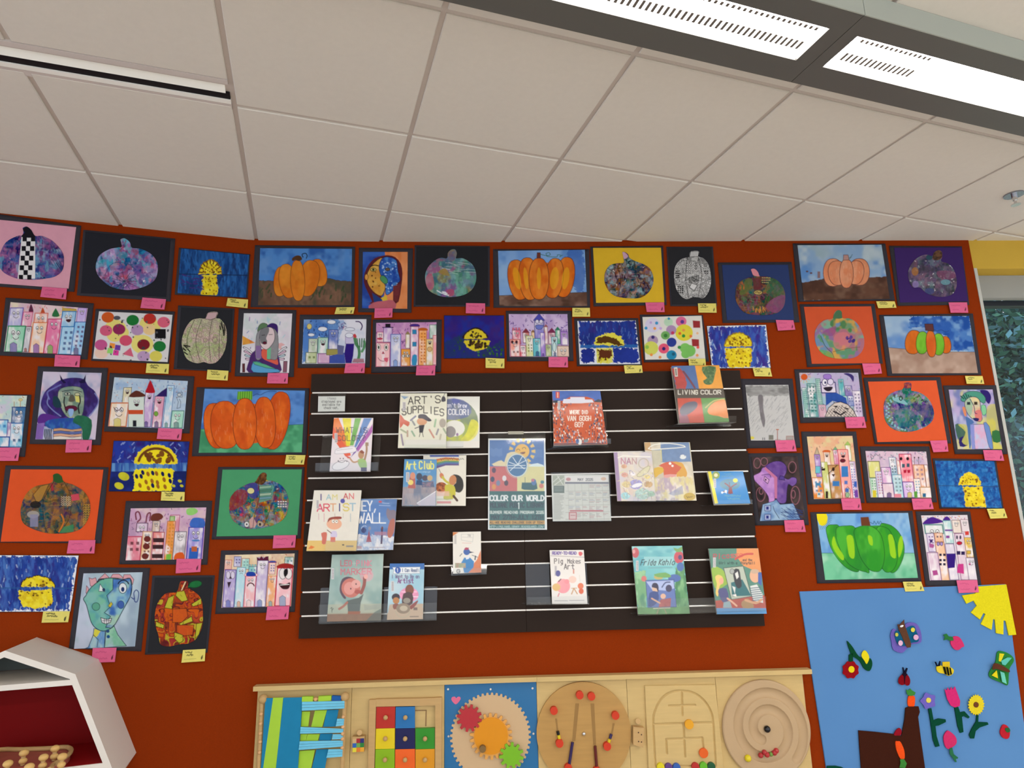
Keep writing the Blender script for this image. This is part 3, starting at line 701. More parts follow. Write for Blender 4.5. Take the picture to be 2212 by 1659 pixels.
def d(c):
    c.fill(cells(['b8c08c', 'c8a8a8', 'a8b47c', 'd0b8b0', 'b0a898', 'c4cca0', '9c8480'], .012, 4, edge='3a3430', ew=.05, hatch=.45, hf=.25))
    c.fill(wash(['b8c890', 'caa8a4', 'b0b08c'], .01, .01, 3), a=.35)
    for x in (1640, 1700, 1790, 1860): c.line([(x + 20, 950), (x - 20 + (x - 1740) * .25, 1130), (x + 10, 1310)], 4, '3a3430', sm=6)
    c.poly(P('1750,945 1775,890 1860,885 1840,935 1800,950'), 'c8a8ac', ol='3a3430', ow=4)
    c.dashes(9, (1560, 1160, 1600, 1230), 30, 9, ['1c1818'], 4, ang=20); c.dashes(10, (1870, 950, 1920, 1040), 60, 8, ['1c1c14'], 5, ang=80, sp=5)
art('pumpkin_collage', 'pumpkin collage', 'pale green and mauve doodled pumpkin with hatching, on black paper', 'pale green doodle pumpkin', 'Z1',
    P('1520,828 2002,855 1970,1398 1482,1372'), P('1545,845 1985,870 1955,1385 1510,1362'), plain('26272c'), P('1770,1376 1950,1386 1942,1470 1762,1460'), 'y',
    (P('1550,1140 1575,1040 1630,960 1700,938 1750,940 1775,890 1858,885 1845,935 1880,945 1925,1010 1935,1120 1910,1230 1850,1310 1790,1325 1740,1312 1680,1322 1600,1290 1565,1220'), (1745, 1120), d))
def d(c):
    c.fill(wash(['e0dce4', 'd8d0dc', 'e6e0e8', 'c8d4d4'], .01, .01, 3))
    c.dashes(14, (780, 200, 1240, 560), 34, 8, ['6a4a90', 'a070b0', '8898c0', 'a8d0d8'], 4, ang=110)
    c.poly(P('750,415 885,490 750,515'), wash(['c84030', 'e0a040', '2c7048'], .012, .004, 3, rot=.2))
    c.poly(P('1125,500 1160,490 1200,510 1160,530 1165,570 1130,545'), 'e0a0a0', a=.8); c.poly(P('1010,210 1030,235 1060,240 1035,260 1025,290 1005,255'), 'a8ccd8', a=.7)
    for s, x in ((-1, 860), (1, 1115)):
        for k in range(4): c.line([(x, 610 + k * 15), (x + s * 55, 560 + k * 35), (x + s * (95 - k * 8), 540 + k * 40)], 22, '302838', sm=4); c.line([(x, 610 + k * 15), (x + s * 55, 560 + k * 35), (x + s * (92 - k * 8), 542 + k * 40)], 12, ['e8e4ec', 'e0b8d0', 'b8d4e0', 'e4c8dc'][k], sm=4)
    c.poly(P('815,805 820,680 850,600 920,560 1060,565 1120,610 1145,700 1138,805'), '4a2a68', sm=3, n=.15)
    c.poly(P('960,560 1060,560 1110,640 1125,720 1060,700 960,650'), 'd8604c', sm=3)
    c.poly(P('860,700 930,690 1000,740 1120,770 1128,800 865,800'), '5aa0d0', sm=3, ol='203858', ow=4); c.poly(P('860,690 900,690 1000,720 1110,770 1000,755 880,720'), '5cb088', ol='203858', ow=4)
    c.poly(P('910,370 925,310 965,282 1010,295 1020,330 960,370'), '5a7c58', sm=4, ol='282030', ow=4); c.poly(P('1010,330 1030,295 1075,283 1120,310 1122,400 1090,380'), '3a2068', sm=4)
    c.poly(P('915,370 1000,330 1080,340 1125,420 1120,650 1050,665 1010,655 1020,520 950,520 945,655 890,655 890,480'), '8c8c90', sm=3, ol='382c40', ow=4, n=.15)
    c.poly(P('890,520 945,520 950,655 893,655'), '84689c'); c.poly(P('1010,560 1050,540 1045,660 1008,660'), '6cb890')
    c.poly(P('930,420 955,350 1020,325 1075,345 1092,420 1075,490 1010,560 960,540 935,490'), 'dcc8cc', sm=5, ol='282030', ow=5); c.poly(P('930,420 955,350 1020,325 1030,370 1000,440 1010,480 950,500'), '77777c', sm=4)
    c.line(P('1030,405 1065,402'), 6, '303040'); c.line(P('955,412 985,408'), 6, '202028'); c.ell(985, 492, 22, 14, '5c1830', ol='1c1018', ow=5)
    c.poly(P('750,710 775,710 775,800 750,800'), '5c2c30', ol='201010', ow=4); c.poly(P('1185,685 1222,685 1215,800 1178,800'), '8c5a6c', ol='281020', ow=5)
art('portrait_painting', 'portrait painting', 'portrait of a long-haired winged figure in a rainbow jumper on white', 'winged girl portrait', 'Z4',
    P('712,130 1318,145 1290,850 668,842'), P('765,178 1275,182 1240,808 725,805'), d, P('1018,808 1232,810 1226,920 1008,918'), 'p')
def d(c):
    c.fill(wash(['b8b0cc', 'd0c4d8', '8ca0c4', 'e0b8c4', 'c4c8dc'], .006, .006, 3, con=2.5))
    c.poly(P('490,560 430,470 470,330 560,250 640,200 760,175 880,190 930,260 1000,320 1035,420 1010,500 940,570 900,620 560,640'), wash(['3c2878', '2c2060', '50408c', '342058'], .015, .01, 2), sm=5)
    c.line(P('520,400 500,330 560,290 640,250'), 16, '6a6cb0', sm=5); c.line(P('1000,340 1040,430 960,560 900,610'), 12, '7c84c0', sm=5); c.line(P('510,380 500,450 560,520 640,580'), 12, '7880b8', sm=5)
    for s in (P('630,140 660,190 700,230 670,235 640,200'), P('905,140 900,230 850,235 830,215 880,190')): c.poly(s, '1c1440')
    c.poly(P('610,350 640,290 760,265 875,300 885,480 850,590 760,610 680,560 620,430'), wash(['98a890', '6c8878', 'b0b8a0', '789088'], .015, .015, 4), sm=3, ol='28304a', ow=5)
    c.poly(P('790,360 830,355 850,440 800,430'), 'd8d070'); c.poly(P('560,380 610,380 650,480 570,480'), '1c3c48', sm=3)
    c.line(P('655,320 760,305 860,325'), 8, '24283a', sm=4); c.ell(712, 345, 32, 18, 'b0b4a4', ol='202838', ow=6); c.ell(712, 345, 10, 12, '24303a'); c.ell(815, 350, 28, 16, 'c8c8a0', ol='202838', ow=6)
    c.poly(P('740,360 775,360 790,420 725,425'), '5c584c', sm=3); c.line(P('680,380 675,440 690,500 700,540'), 13, '1a1420', sm=4); c.line(P('840,370 845,430 825,480 835,550'), 13, '1a1420', sm=4)
    c.ell(750, 500, 66, 32, '5c1838', ol='30101c', ow=5); c.poly(P('722,508 775,508 770,560 745,590 725,560'), '90b0dc', sm=3)
    c.poly(P('390,640 430,560 520,560 640,600 700,590 740,640 480,690'), '5a2c88', sm=3); c.poly(P('470,660 560,610 820,600 880,640 860,720 560,720'), wash(['2848a0', '3c70b8', '285890'], .02, .01, 2), sm=3)
    c.poly(P('820,570 965,620 940,820 870,822 860,700 770,640'), '28684c', sm=3, n=.2); c.poly(P('375,660 470,650 450,825 372,825'), '8464b0', n=.15)
    for k, col in enumerate(('c89c78', '5c6ca8', 'd8a88c', 'e0d8d0')): c.poly([(565, 712 + k * 28), (640, 705 + k * 28), (760, 722 + k * 28), (862, 708 + k * 28), (858, 740 + k * 28), (562, 742 + k * 28)], col, ol='3c3040', ow=4)
    for k in range(5): c.line([(475 + k * 17, 720), (468 + k * 17, 770), (480 + k * 15, 823)], 9, '181018', sm=3)
art('portrait_painting', 'portrait painting', 'purple-haired horned figure sticking out a blue tongue, weeping black', 'purple horned figure portrait', 'Z2',
    P('400,55 1138,72 1060,885 310,873'), P('455,110 1072,125 1005,828 372,825'), d, P('700,828 970,832 960,960 688,965'), 'p')
def d(c):
    sky(c, ['a8c0dc', 'b8cce0', '98b4d8', 'c0d0dc'], ['d08878', '607cb0', '4c68a0', 'e0b0a0'], 90, .5)
    city(c, '1305 280 1388 440 d8d0a8 6c6440 o;1172 442 1355 690 eed8bc d07850 fp d0c460;1535 330 1625 695 c8a8d8 4c3088 op;1635 370 1735 700 e0a0b8 582878 op;1762 258 1838 700 a8d0e8 2060a8 dp 78a098;1815 525 1940 705 a8dcc8 508880 fp')
    c.rect(1355, 375, 1520, 695, 'd4e0d8', ol='54605c', ow=4); c.rect(1352, 515, 1508, 560, 'c8502c'); c.poly(P('1360,378 1420,315 1470,320 1535,370'), '5c2c20', sm=3)
    c.face(1440, 440, 45, 'o'); c.rect(1400, 625, 1438, 690, '20202c'); c.poly(P('1535,330 1550,280 1575,215 1590,208 1625,290 1628,335'), 'b01828', sm=3); c.poly(P('1640,372 1700,320 1762,278 1760,375'), '2c1c60')
    c.line(P('1855,330 1925,330 1920,380 1860,380 1880,430 1865,500 1900,490 1905,430 1890,400'), 5, '505c78'); c.ell(1890, 355, 22, 16, 'c8d0d8', ol='303848', ow=5)
    c.ell(1645, 555, 22, 26, '78a840', ol='3c4c20', ow=4); c.arcl(1240, 480, 40, 10, 170, 7, '602030')
art('city_drawing', 'city drawing', 'drawing of smiling towers with a red pointed turret and a purple roof', 'drawing with the red pointed turret', 'Z2',
    P('1158,125 2050,160 1998,762 1095,742'), P('1205,170 1980,210 1935,715 1138,688'), d, P('1668,705 1922,715 1908,833 1652,820'), 'p')
def d(c):
    c.fill(wash(['4c7cc0', '5c90d4', '3c68b0', '6898d8'], .006, .008, 3)); c.poly(P('230,1405 1390,1350 1500,1352 1500,1700 200,1700'), wash(['4c9c70', '3c8860', '60b484'], .008, .008, 2), ol='24503c', ow=4)
    c.poly(P('700,1005 855,1000 855,1090 692,1090'), '78b83c')
    for x in range(705, 855, 24): c.line([(x, 1005), (x - 4, 1090)], 6, '2c6a24')
    c.line(P('860,1050 900,1030 940,1040 985,1015 1040,1000 1110,1005'), 5, '283c68', sm=4)
    lobes(c, [(1110, 1310, 125, 310, 12), (470, 1365, 120, 240, -8), (985, 1330, 110, 270, -3), (570, 1355, 150, 252, -4), (775, 1345, 120, 270, 0)], ['d45a1c', 'e06820', 'cc5018'], '6c2c18', streak='f0a878', ow=6)
art('pumpkin_painting', 'pumpkin painting', 'large painting of a bright orange pumpkin with a striped green stem on blue and green', 'big orange pumpkin with the green stem', 'Z4',
    P('268,958 1455,968 1425,1670 217,1686'), P('352,975 1410,995 1375,1645 288,1650'), d, P('1212,12 1415,15 1398,115 1195,112'), 'y', tzt='Z5')
def d(c):
    sky(c, ['b8d8d0', 'd0c8dc', 'e0e4d0', 'b0ccd4'], ['8c98a8', 'a88c70'], 20, .4)
    c.line(P('150,480 150,430'), 8, 'b89870'); c.line(P('215,480 215,420'), 8, 'b89870'); c.ell(218, 408, 22, 14, 'd8c890', ol='a89060', ow=4)
    city(c, '132 485 275 655 3c70a0 143c78 f;110 655 248 905 78c0dc 1c68b0 fw 285080;-60 620 85 800 88c8e8 184c98 w 3880c0;80 650 115 800 a890c0 6c5090;-70 800 100 905 68b8d8 1850a0 w 2c80a0')
art('city_drawing', 'city drawing', 'drawing of blue block buildings cut off by the left edge of the photo', 'blue block buildings drawing', 'Z2',
    P('-60,350 330,355 262,1010 -80,990'), P('-60,360 285,365 225,912 -70,905'), d, P('-40,910 212,912 190,1052 -50,1052'), 'p')
def d(c):
    c.fill(wash(['1c2c80', '24389c', '1a2468', '2c4ca8', '301c70'], .012, .008, 2)); c.dashes(70, (1170, 850, 1980, 1100), 40, 10, ['4a3088', '5c7cc0', '283890', '8090c8'], 3, sp=60)
    c.poly(P('1180,1075 1990,1070 1985,1160 1175,1165'), wash(['4c80bc', '2c50a0', '6898cc'], .03, .004, 4))
    c.poly(P('1150,1165 1985,1160 1975,1380 1140,1380'), wash(['16246c', '1c2c80', '14205c'], .01, .01, 3))
    t = np.radians(np.linspace(180, 360, 16)); f = lambda k, dy=0: [(1645 + 232 * k * math.cos(a), 1085 + dy + 205 * k * math.sin(a)) for a in t]
    c.poly(f(1.0), 'e8d428', wob=16); c.line(f(.80)[1:-1], 26, '6c3c18'); c.poly(f(.68), 'f0dc20', wob=12)
    c.poly(P('1410,1145 1640,1125 1825,1135 1830,1190 1805,1370 1405,1370 1412,1280'), 'f0e020', wob=18)
    c.dots(16, (1530, 970, 1790, 1060), 22, ['6c3c14', '7c4c18'], 4, 1.6)
    for x, y, k in ((1440, 1215, 1), (1505, 1175, 1), (1488, 1215, 1), (1560, 1190, 0), (1610, 1180, 1), (1650, 1185, 0), (1715, 1190, 1), (1785, 1205, 1), (1475, 1310, 0), (1540, 1275, 0), (1603, 1265, 0), (1660, 1280, 0), (1665, 1320, 0), (1610, 1312, 1), (1730, 1250, 0), (1795, 1265, 1), (1740, 1325, 0), (1565, 1340, 0)): c.ell(x, y, 17, 27, '141850' if k else 'a0641c', rot=-20)
    for x, y, r in ((1305, 1215, 60), (1255, 1315, 50), (1895, 1265, 22), (1830, 1315, 20), (1915, 1315, 20)): c.ell(x, y, r, r * .7, 'c4c02c', rot=20, n=.2); 
art('moon_painting', 'moon painting', 'painting of a bright yellow half moon above a spotted yellow block, no mount', 'spotted yellow moon painting', 'Z2',
    P('1198,838 1999,846 1949,1380 1144,1374'), P('1200,842 1995,850 1945,1375 1148,1370'), d, P('1703,1375 1948,1380 1943,1477 1695,1470'), 'y')
def d(c):
    patch(['6c4c30', '5a3c48', '8c7040', '3c4a38', '7c5c2c', '4a3850', '94602c', '3c5458', 'a06c38'], white=0, a=.55, f=.012, seed=9, hatch=.3)(c)
    c.poly(P('270,260 330,190 400,170 340,300 300,330'), 'b08038', a=.8, ol='403018', ow=4); c.poly(P('575,260 640,250 650,300 585,310'), 'c84858'); c.ell(290, 340, 45, 30, '141418', a=.9)
    c.poly(P('410,170 430,165 440,220 420,230'), 'a03038'); c.ell(270, 420, 50, 30, 'b0a8a0', a=.7); c.rect(245, 420, 310, 520, '8888a8', a=.8)
    for k in range(26): c.arcl(690 + (k % 3) * 20, 350 + (k // 3) * 19, 11, 180, 360, 3, 'c89c38')
    for k in range(20): c.arcl(510 + (k % 4) * 20, 270 + (k // 4) * 16, 11, 20, 160, 4, 'c8b898')
    c.line(P('440,150 380,250 350,330 360,500 390,570'), 4, '241c18', sm=5); c.line(P('520,150 570,250 580,330 560,460 480,575'), 4, '241c18', sm=5)
    c.poly(P('430,140 432,100 465,85 500,110 522,150 470,165'), '2c5428', sm=3)
    c.poly(P('520,520 600,500 600,560 480,572'), '3c8858', a=.8); c.line(P('480,560 520,480 500,420'), 12, 'c87028', sm=4)
art('pumpkin_collage', 'pumpkin collage', 'dark brown patchwork pumpkin with green stem on bright orange paper', 'dark patchwork pumpkin on orange at the left', 'Z3',
    P('45,20 885,35 822,655 -30,648'), P('88,52 842,55 770,638 5,642'), plain('dd5426'), P('560,630 778,628 768,738 543,738'), 'p',
    (P('168,420 175,340 215,250 290,190 400,168 432,140 430,100 465,85 500,105 520,152 600,180 680,230 725,300 735,390 705,480 650,540 560,570 480,575 380,572 260,535 190,490'), (450, 370), d))
def d(c):
    sky(c, ['c8a0c0', 'd4b0cc', 'b894b4', 'dcc0c4'], ['8c6090', 'a87098', '5c4c78'], 60, .5)
    c.line(P('1110,460 1105,410 1130,400 1145,450 1120,480'), 12, '7c3c50', sm=4); c.line(P('1190,480 1200,420 1225,410 1220,470'), 12, '7c3c50', sm=4); c.poly(P('1230,470 1240,420 1300,410 1330,440 1290,470'), '6c3428', sm=4)
    c.poly(P('1520,380 1560,365 1600,375 1610,400 1570,425 1525,420'), '90cc70', sm=4, n=.2)
    city(c, '1115 490 1205 560 c8a8c8 5c3458 f;1245 472 1305 560 d0b8a8 5c4850 f;1390 425 1465 560 d88ca0 b04878;1385 435 1425 475 88b848 507c28;1035 600 1155 797 e07c90 c04060 w 5c2c34;1165 560 1240 797 e8c090 c88848 fw 6c2c30;1250 565 1340 797 e88880 a83848 ;1365 475 1430 797 e89440 b86020 w c88838;1425 560 1520 797 a8a0a8 78707c f;1540 525 1660 785 9c90d8 4430a8 f')
    for y in (630, 685, 760): c.rect(1250 - (y - 600) * .08, y - 18, 1338 - (y - 600) * .08, y + 16, '40282c')
    for x, y in ((1200, 620), (1192, 680), (1182, 760)): c.ell(x, y, 28, 25, '6c2c28')
    c.poly(P('1550,520 1560,460 1600,445 1660,460 1665,522'), '3c68c0', sm=3, n=.2); c.poly(P('1420,795 1430,740 1490,730 1500,792'), 'd85c24', sm=3); c.ell(1595, 632, 34, 8, '4880c0'); c.poly(P('1535,780 1545,690 1620,690 1610,780'), '2c60b8'); c.rect(1560, 680, 1605, 722, 'b86038'); c.poly(P('1350,797 1355,745 1395,740 1390,797'), '78b848')
art('city_drawing', 'city drawing', 'drawing of mauve-skied towers with a blue domed one and an orange strip tower', 'mauve city with the blue domed tower', 'Z3',
    P('1025,310 1729,308 1689,830 970,825'), P('1065,370 1681,362 1650,783 1022,795'), d, P('1438,780 1640,783 1632,888 1430,900'), 'p')
def d(c):
    patch(['3c5c8c', '2c6c4c', '8c3c3c', '5c4c7c', 'a06030', '3c7c70', 'b8a040', '4c3c60', '7a8c9c'], white=5, a=.6, f=.010, seed=12)(c)
    c.poly(P('930,330 1090,330 1060,480 920,520'), '5c9c88', a=.85, n=.2)
    for k in range(4): c.poly([(930, 345 + k * 38), (1060, 335 + k * 38), (1050, 360 + k * 38), (925, 372 + k * 38)], ['8cb098', '4c7c68', 'a0b8a0', '6a94a0'][k], ol='284838', ow=3)
    c.poly(P('780,330 900,310 910,400 880,480 790,420'), '3c3c8c', a=.85, sm=3); c.ell(838, 392, 38, 32, 'd8d090', ol='28284c', ow=4); c.poly(P('620,470 700,380 800,400 780,520 640,600 612,560'), '8c2c2c', a=.75, sm=3)
    c.ell(795, 745, 26, 30, 'd8d8d8', ol='282030', ow=4); c.ell(795, 745, 8, 10, '202028'); c.ell(940, 745, 30, 26, 'b0a08c'); c.ell(935, 745, 12, 16, '302828'); c.poly(P('820,700 860,660 900,740 880,780 830,780'), 'd8a8a0', a=.8); c.ell(738, 645, 16, 16, 'c03c5c')
    for k in range(12): c.ell(1130 + (k % 4) * 26, 505 + (k // 4) * 26, 9, 7, 'e0dcd8')
    c.line(P('915,300 930,450 880,640 860,780'), 5, '241c30', sm=5); c.line(P('1060,300 1100,420 1020,640 980,760'), 5, '241c30', sm=5); c.poly(P('880,300 930,230 965,200 1000,215 1003,270 960,322'), wash(['6c4020', '4c3018', '8c5c30'], .03, .03, 3), sm=3, ol='302010', ow=3)
art('pumpkin_collage', 'pumpkin collage', 'multicoloured patchwork pumpkin with a white rim and brown stem on green paper', 'patchwork pumpkin on green paper', 'Z5',
    P('495,140 1405,140 1365,895 425,905'), P('540,168 1378,165 1330,860 475,872'), plain('4a9a6a'), P('1078,862 1315,858 1305,990 1068,998'), 'p',
    (P('612,520 625,460 680,390 750,345 830,310 885,295 930,225 970,198 1005,215 1005,275 1080,290 1160,335 1210,400 1238,500 1225,600 1190,680 1100,745 1000,775 880,795 780,785 700,745 640,690 612,610'), (920, 530), d))
ART2 = moonpic(['1c3c98', '24489c', '183080', '4c78c0', '2c2c80', '3c60b0'], (308, 1010, 145, 95), P('150,1045 425,1028 432,1130 400,1165 290,1190 190,1165 155,1110'), white=1, horizon=(1018, 1022, '285890'), nst=300, sl=28, sw=9, rim='3c2c14', spots=12)
art('moon_painting', 'moon painting', 'painting of a short yellow moon and its reflection in choppy blue strokes', 'choppy blue moon painting at the left edge', 'Z3',
    P('-44,749 643,752 575,1214 -64,1216'), P('-40,752 640,755 572,1210 -60,1212'), ART2, P('352,1210 570,1208 555,1298 338,1302'), 'y', seed=4)
def d(c):
    c.fill(wash(['a8bccc', 'b8ccd8', '94a8bc', 'a0b8c4', 'c0c8dc'], .006, .004, 3, con=2.4))
    for p in (P('720,1020 705,1000 700,1060 725,1070'), P('730,960 725,935 750,945 780,935 790,975 760,1010 735,1000'), P('800,950 855,900 890,935'), P('900,935 920,905 970,905 1010,940'), P('1000,950 1010,910 1060,910 1090,950 1080,990')): c.poly(p, 'd8a0a8', ol='5c2c38', ow=4)
    c.poly(P('765,1350 760,1400 720,1500 690,1515 850,1508 858,1350'), wash(['78a8c8', '5c8cc8', 'a8c8d0'], .02, .01, 3), ol='24384c', ow=5, sm=0); c.poly(P('865,1350 930,1330 960,1400 1030,1490 852,1505'), wash(['78b898', '90c8a8', 'a8c0d0'], .015, .015, 2), ol='24384c', ow=5)
    c.poly(P('770,1350 820,1370 790,1415 760,1420'), 'd8d048')
    c.poly(P('700,1080 720,1040 770,990 840,945 930,938 1000,950 1060,940 1075,1010 1060,1090 1000,1200 940,1310 900,1350 840,1370 780,1345 740,1290 705,1160 680,1110'), wash(['68b098', '5ca0a8', '78bc98', '4c94a0', '80b8b0'], .012, .012, 4), sm=3, ol='1c2c3c', ow=6)
    c.poly(P('920,945 1000,950 1060,940 1075,1010 1060,1090 1000,1200 940,1310 905,1345 860,1340 900,1250 850,1220 900,1170 870,1080 920,1030'), wash(['4c80c4', '3864b0', '90c0c8', 'a8ccb0', '5c90cc'], .012, .01, 5), sm=0, ol='1c2c3c', ow=5)
    c.poly(P('815,985 805,1045 855,1048'), 'dce4e4', ol='1c2c3c', ow=4); c.ell(845, 1033, 12, 14, '203058'); c.ell(1000, 1020, 32, 42, 'dce4e8', ol='1c2c3c', ow=5); c.ell(1000, 1030, 14, 20, '203468')
    c.arcl(830, 985, 40, 200, 290, 9, '181828'); c.arcl(1005, 1000, 45, 200, 340, 9, '181828')
    c.ell(782, 1170, 32, 32, '5ca088', ol='243c40', ow=4); c.ell(985, 1155, 26, 32, '4060a8', ol='243c60', ow=4); c.poly(P('880,1165 905,1130 918,1150 900,1178'), 'c8b83c', ol='283020', ow=3)
    c.poly(P('820,1260 870,1275 910,1265 900,1300 860,1312 830,1300'), 'd8d8dc', ol='202030', ow=5); c.line(P('835,1285 905,1285'), 4, '202030'); [c.line([(x, 1268), (x, 1306)], 4, '202030') for x in (850, 868, 886)]
    c.line(P('1070,1095 1095,1110 1090,1060 1110,1035 1130,1060 1120,1125 1100,1130 1092,1100'), 7, '24387c', sm=4); c.ell(878, 1370, 14, 14, '28487c'); c.ell(882, 1415, 14, 14, '1c508c')
    c.line(P('760,1400 800,1440 790,1500'), 5, '24384c')
art('portrait_painting', 'portrait painting', 'cubist split face in blue and green with toothy grin, just above the hexagonal shelf', 'blue and green split face', 'Z3',
    P('645,850 1222,855 1150,1535 560,1512'), P('680,900 1162,890 1100,1495 602,1515'), d, P('755,1508 950,1505 935,1622 745,1628'), 'p')
def d(c):
    c.fill(cells(['8c2c1c', '6a1c20', 'c04c18', 'b8b430', 'd05c14', '5c1820', 'b04020', 'a02c30', '501820'], .0125, 9, edge='1c1210', ew=.05))
    c.fill(wash(['a83c18', 'c86018', '701c1c'], .012, .012, 3), a=.25)
    for p in (P('1340,1180 1370,1100 1420,1075 1400,1190'), P('1440,1050 1500,1040 1530,1120 1480,1130 1430,1080'), P('1560,1150 1640,1100 1640,1150 1570,1170'), P('1460,1310 1560,1250 1570,1290 1470,1325'), P('1270,1290 1340,1320 1330,1350 1268,1330'), P('1600,1310 1650,1300 1620,1400 1590,1430'), P('1420,1380 1490,1400 1490,1450 1460,1470 1420,1430')): c.poly(p, 'b8b434', ol='1c1408', ow=4)
    c.dashes(60, (1270, 1060, 1640, 1480), 26, 4, ['1c1410'], 6, sp=70, a=.8)
    c.poly(P('1405,1190 1520,1185 1530,1250 1480,1300 1405,1300'), 'c8581c', a=.8, ol='1c1410', ow=4); c.poly(P('1440,1320 1580,1320 1570,1400 1500,1410 1440,1380'), 'c8541c', a=.8, ol='1c1410', ow=4)
    c.line(P('1480,1045 1455,1030 1470,970'), 10, '8c4420'); c.line(P('1480,1035 1510,970'), 9, 'e0d0a0'); c.line(P('1500,1030 1530,968'), 8, '502418'); c.ell(1595, 988, 48, 26, '1c6a38', rot=-10, ol='103c20', ow=4)
art('pumpkin_collage', 'pumpkin collage', 'red, orange and yellow patchwork pumpkin with a green leaf on black paper', 'red and yellow patchwork pumpkin', 'Z3',
    P('1242,918 1750,915 1690,1545 1180,1562'), P('1262,935 1732,932 1674,1530 1202,1545'), lambda c: (c.fill('27282d'), c.ell(1592, 988, 52, 28, '1c6a38', rot=-10, ol='103c20', ow=4, n=.2), c.line(P('1530,1010 1560,1000'), 10, '1c6a38')), P('1490,1525 1675,1515 1668,1615 1477,1628'), 'y',
    (P('1262,1230 1285,1140 1340,1070 1390,1055 1430,1055 1450,1030 1468,968 1500,962 1530,968 1528,1010 1540,1022 1610,1070 1645,1130 1652,1230 1648,1330 1600,1430 1540,1470 1460,1478 1380,1495 1310,1480 1290,1400 1265,1320'), (1470, 1250), d))
def d(c):
    sky(c, ['e8d8b8', 'e8c898', 'f0e0c0', 'dcb8a0'], ['b04838'], 12, .2)
    city(c, '568 1120 640 1220 e8b8a8 b84848 d;665 1085 738 1190 b8b8dc 4c3c80 w;745 1105 825 1220 a8d8d0 b05838 w 78a0a0;820 1190 900 1290 90ccc8 386888 cw 4878a8;1035 1150 1100 1270 f0d0c8 c04040 rw 3050a0;1200 1090 1290 1180 98c0b8 387058 w 508890;910 1125 1025 1615 c8b8dc 502878 cfp 7088c0;568 1225 685 1620 b8a8d8 3c2898 op 6c78c0;695 1200 785 1615 b8e0ec 4898b8 dp e0a888;785 1290 895 1615 f4bcc0 d04868 rdp f0d0d0;1025 1290 1110 1610 f4b078 d86820 fp 88b0b8;1120 1205 1282 1605 f8c0c8 c82c50 p 88a8c8')
    c.poly(P('1115,1200 1135,1170 1200,1155 1280,1170 1285,1205'), 'a02824', sm=3); c.ell(1175, 1265, 38, 58, 'f0e8e8', ol='302830', ow=5); c.ell(1235, 1265, 38, 58, 'f0e8e8', ol='302830', ow=5); c.poly(P('1190,1225 1225,1215 1228,1265 1200,1300 1185,1270'), '181418', sm=3)
    c.poly(P('1140,1370 1200,1380 1250,1360 1235,1420 1180,1425 1150,1400'), '401820', sm=3, ol='201018', ow=5); c.line(P('1150,1385 1240,1378'), 9, 'e8e4e0')
    for x in (600, 648): c.ell(x, 1280, 22, 40, 'dcd4e8', ol='302840', ow=4)
    c.poly(P('590,1355 632,1350 605,1420'), '301c30'); c.poly(P('905,1125 900,1090 930,1105 950,1080 970,1105 995,1085 1025,1080 1025,1125'), '5c1838'); c.poly(P('795,1290 800,1250 860,1245 890,1270 880,1290'), '2040a0', sm=3); c.arcl(838, 1400, 36, 190, 350, 12, '5c1828')
art('city_drawing', 'city drawing', 'drawing of wide-eyed houses with cartoon faces on a cream sky', 'wide-eyed houses drawing', 'Z5',
    P('525,1020 1340,1018 1300,1668 462,1690'), P('570,1068 1300,1052 1262,1610 528,1625'), d, P('1012,1610 1245,1608 1232,1745 995,1755'), 'p')
# ---- top row, centre
def d(c):
    c.fill(wash(['3c70b8', '5088cc', '2c5ca4', '6090cc'], .008, .008, 3, con=2.4)); c.poly(P('60,400 220,405 700,380 800,400 930,412 930,650 50,640'), wash(['6c5040', '5c4234', '80604c', '4c4838'], .012, .01, 4), wob=6, ol='3c2c20', ow=3)
    c.dashes(26, (100, 430, 890, 560), 46, 14, ['30482c', '3c4a30'], 6, ang=105, sp=25, a=.8)
    c.line(P('478,190 470,165 500,155 515,175 508,200'), 8, '1c2c40', sm=4)
    lobes(c, [(275, 410, 60, 135, 4), (340, 405, 75, 155, -8), (620, 330, 70, 125, -12), (530, 380, 90, 165, 12), (430, 400, 62, 185, -2)], ['d47820', 'dc8828', 'cc6c18'], '5c3418', ow=4)
    c.poly(P('385,225 380,200 420,175 455,180 470,210 440,225 410,215'), '54341c', sm=3)
art('pumpkin_painting', 'pumpkin painting', 'heart-shaped orange pumpkin with a curled stem on brown earth and blue sky', 'heart-shaped orange pumpkin', 'Z6',
    P('45,82 948,95 938,640 5,640'), P('92,108 920,115 912,622 72,622'), d, P('780,642 945,640 932,700 762,702'), 'y')
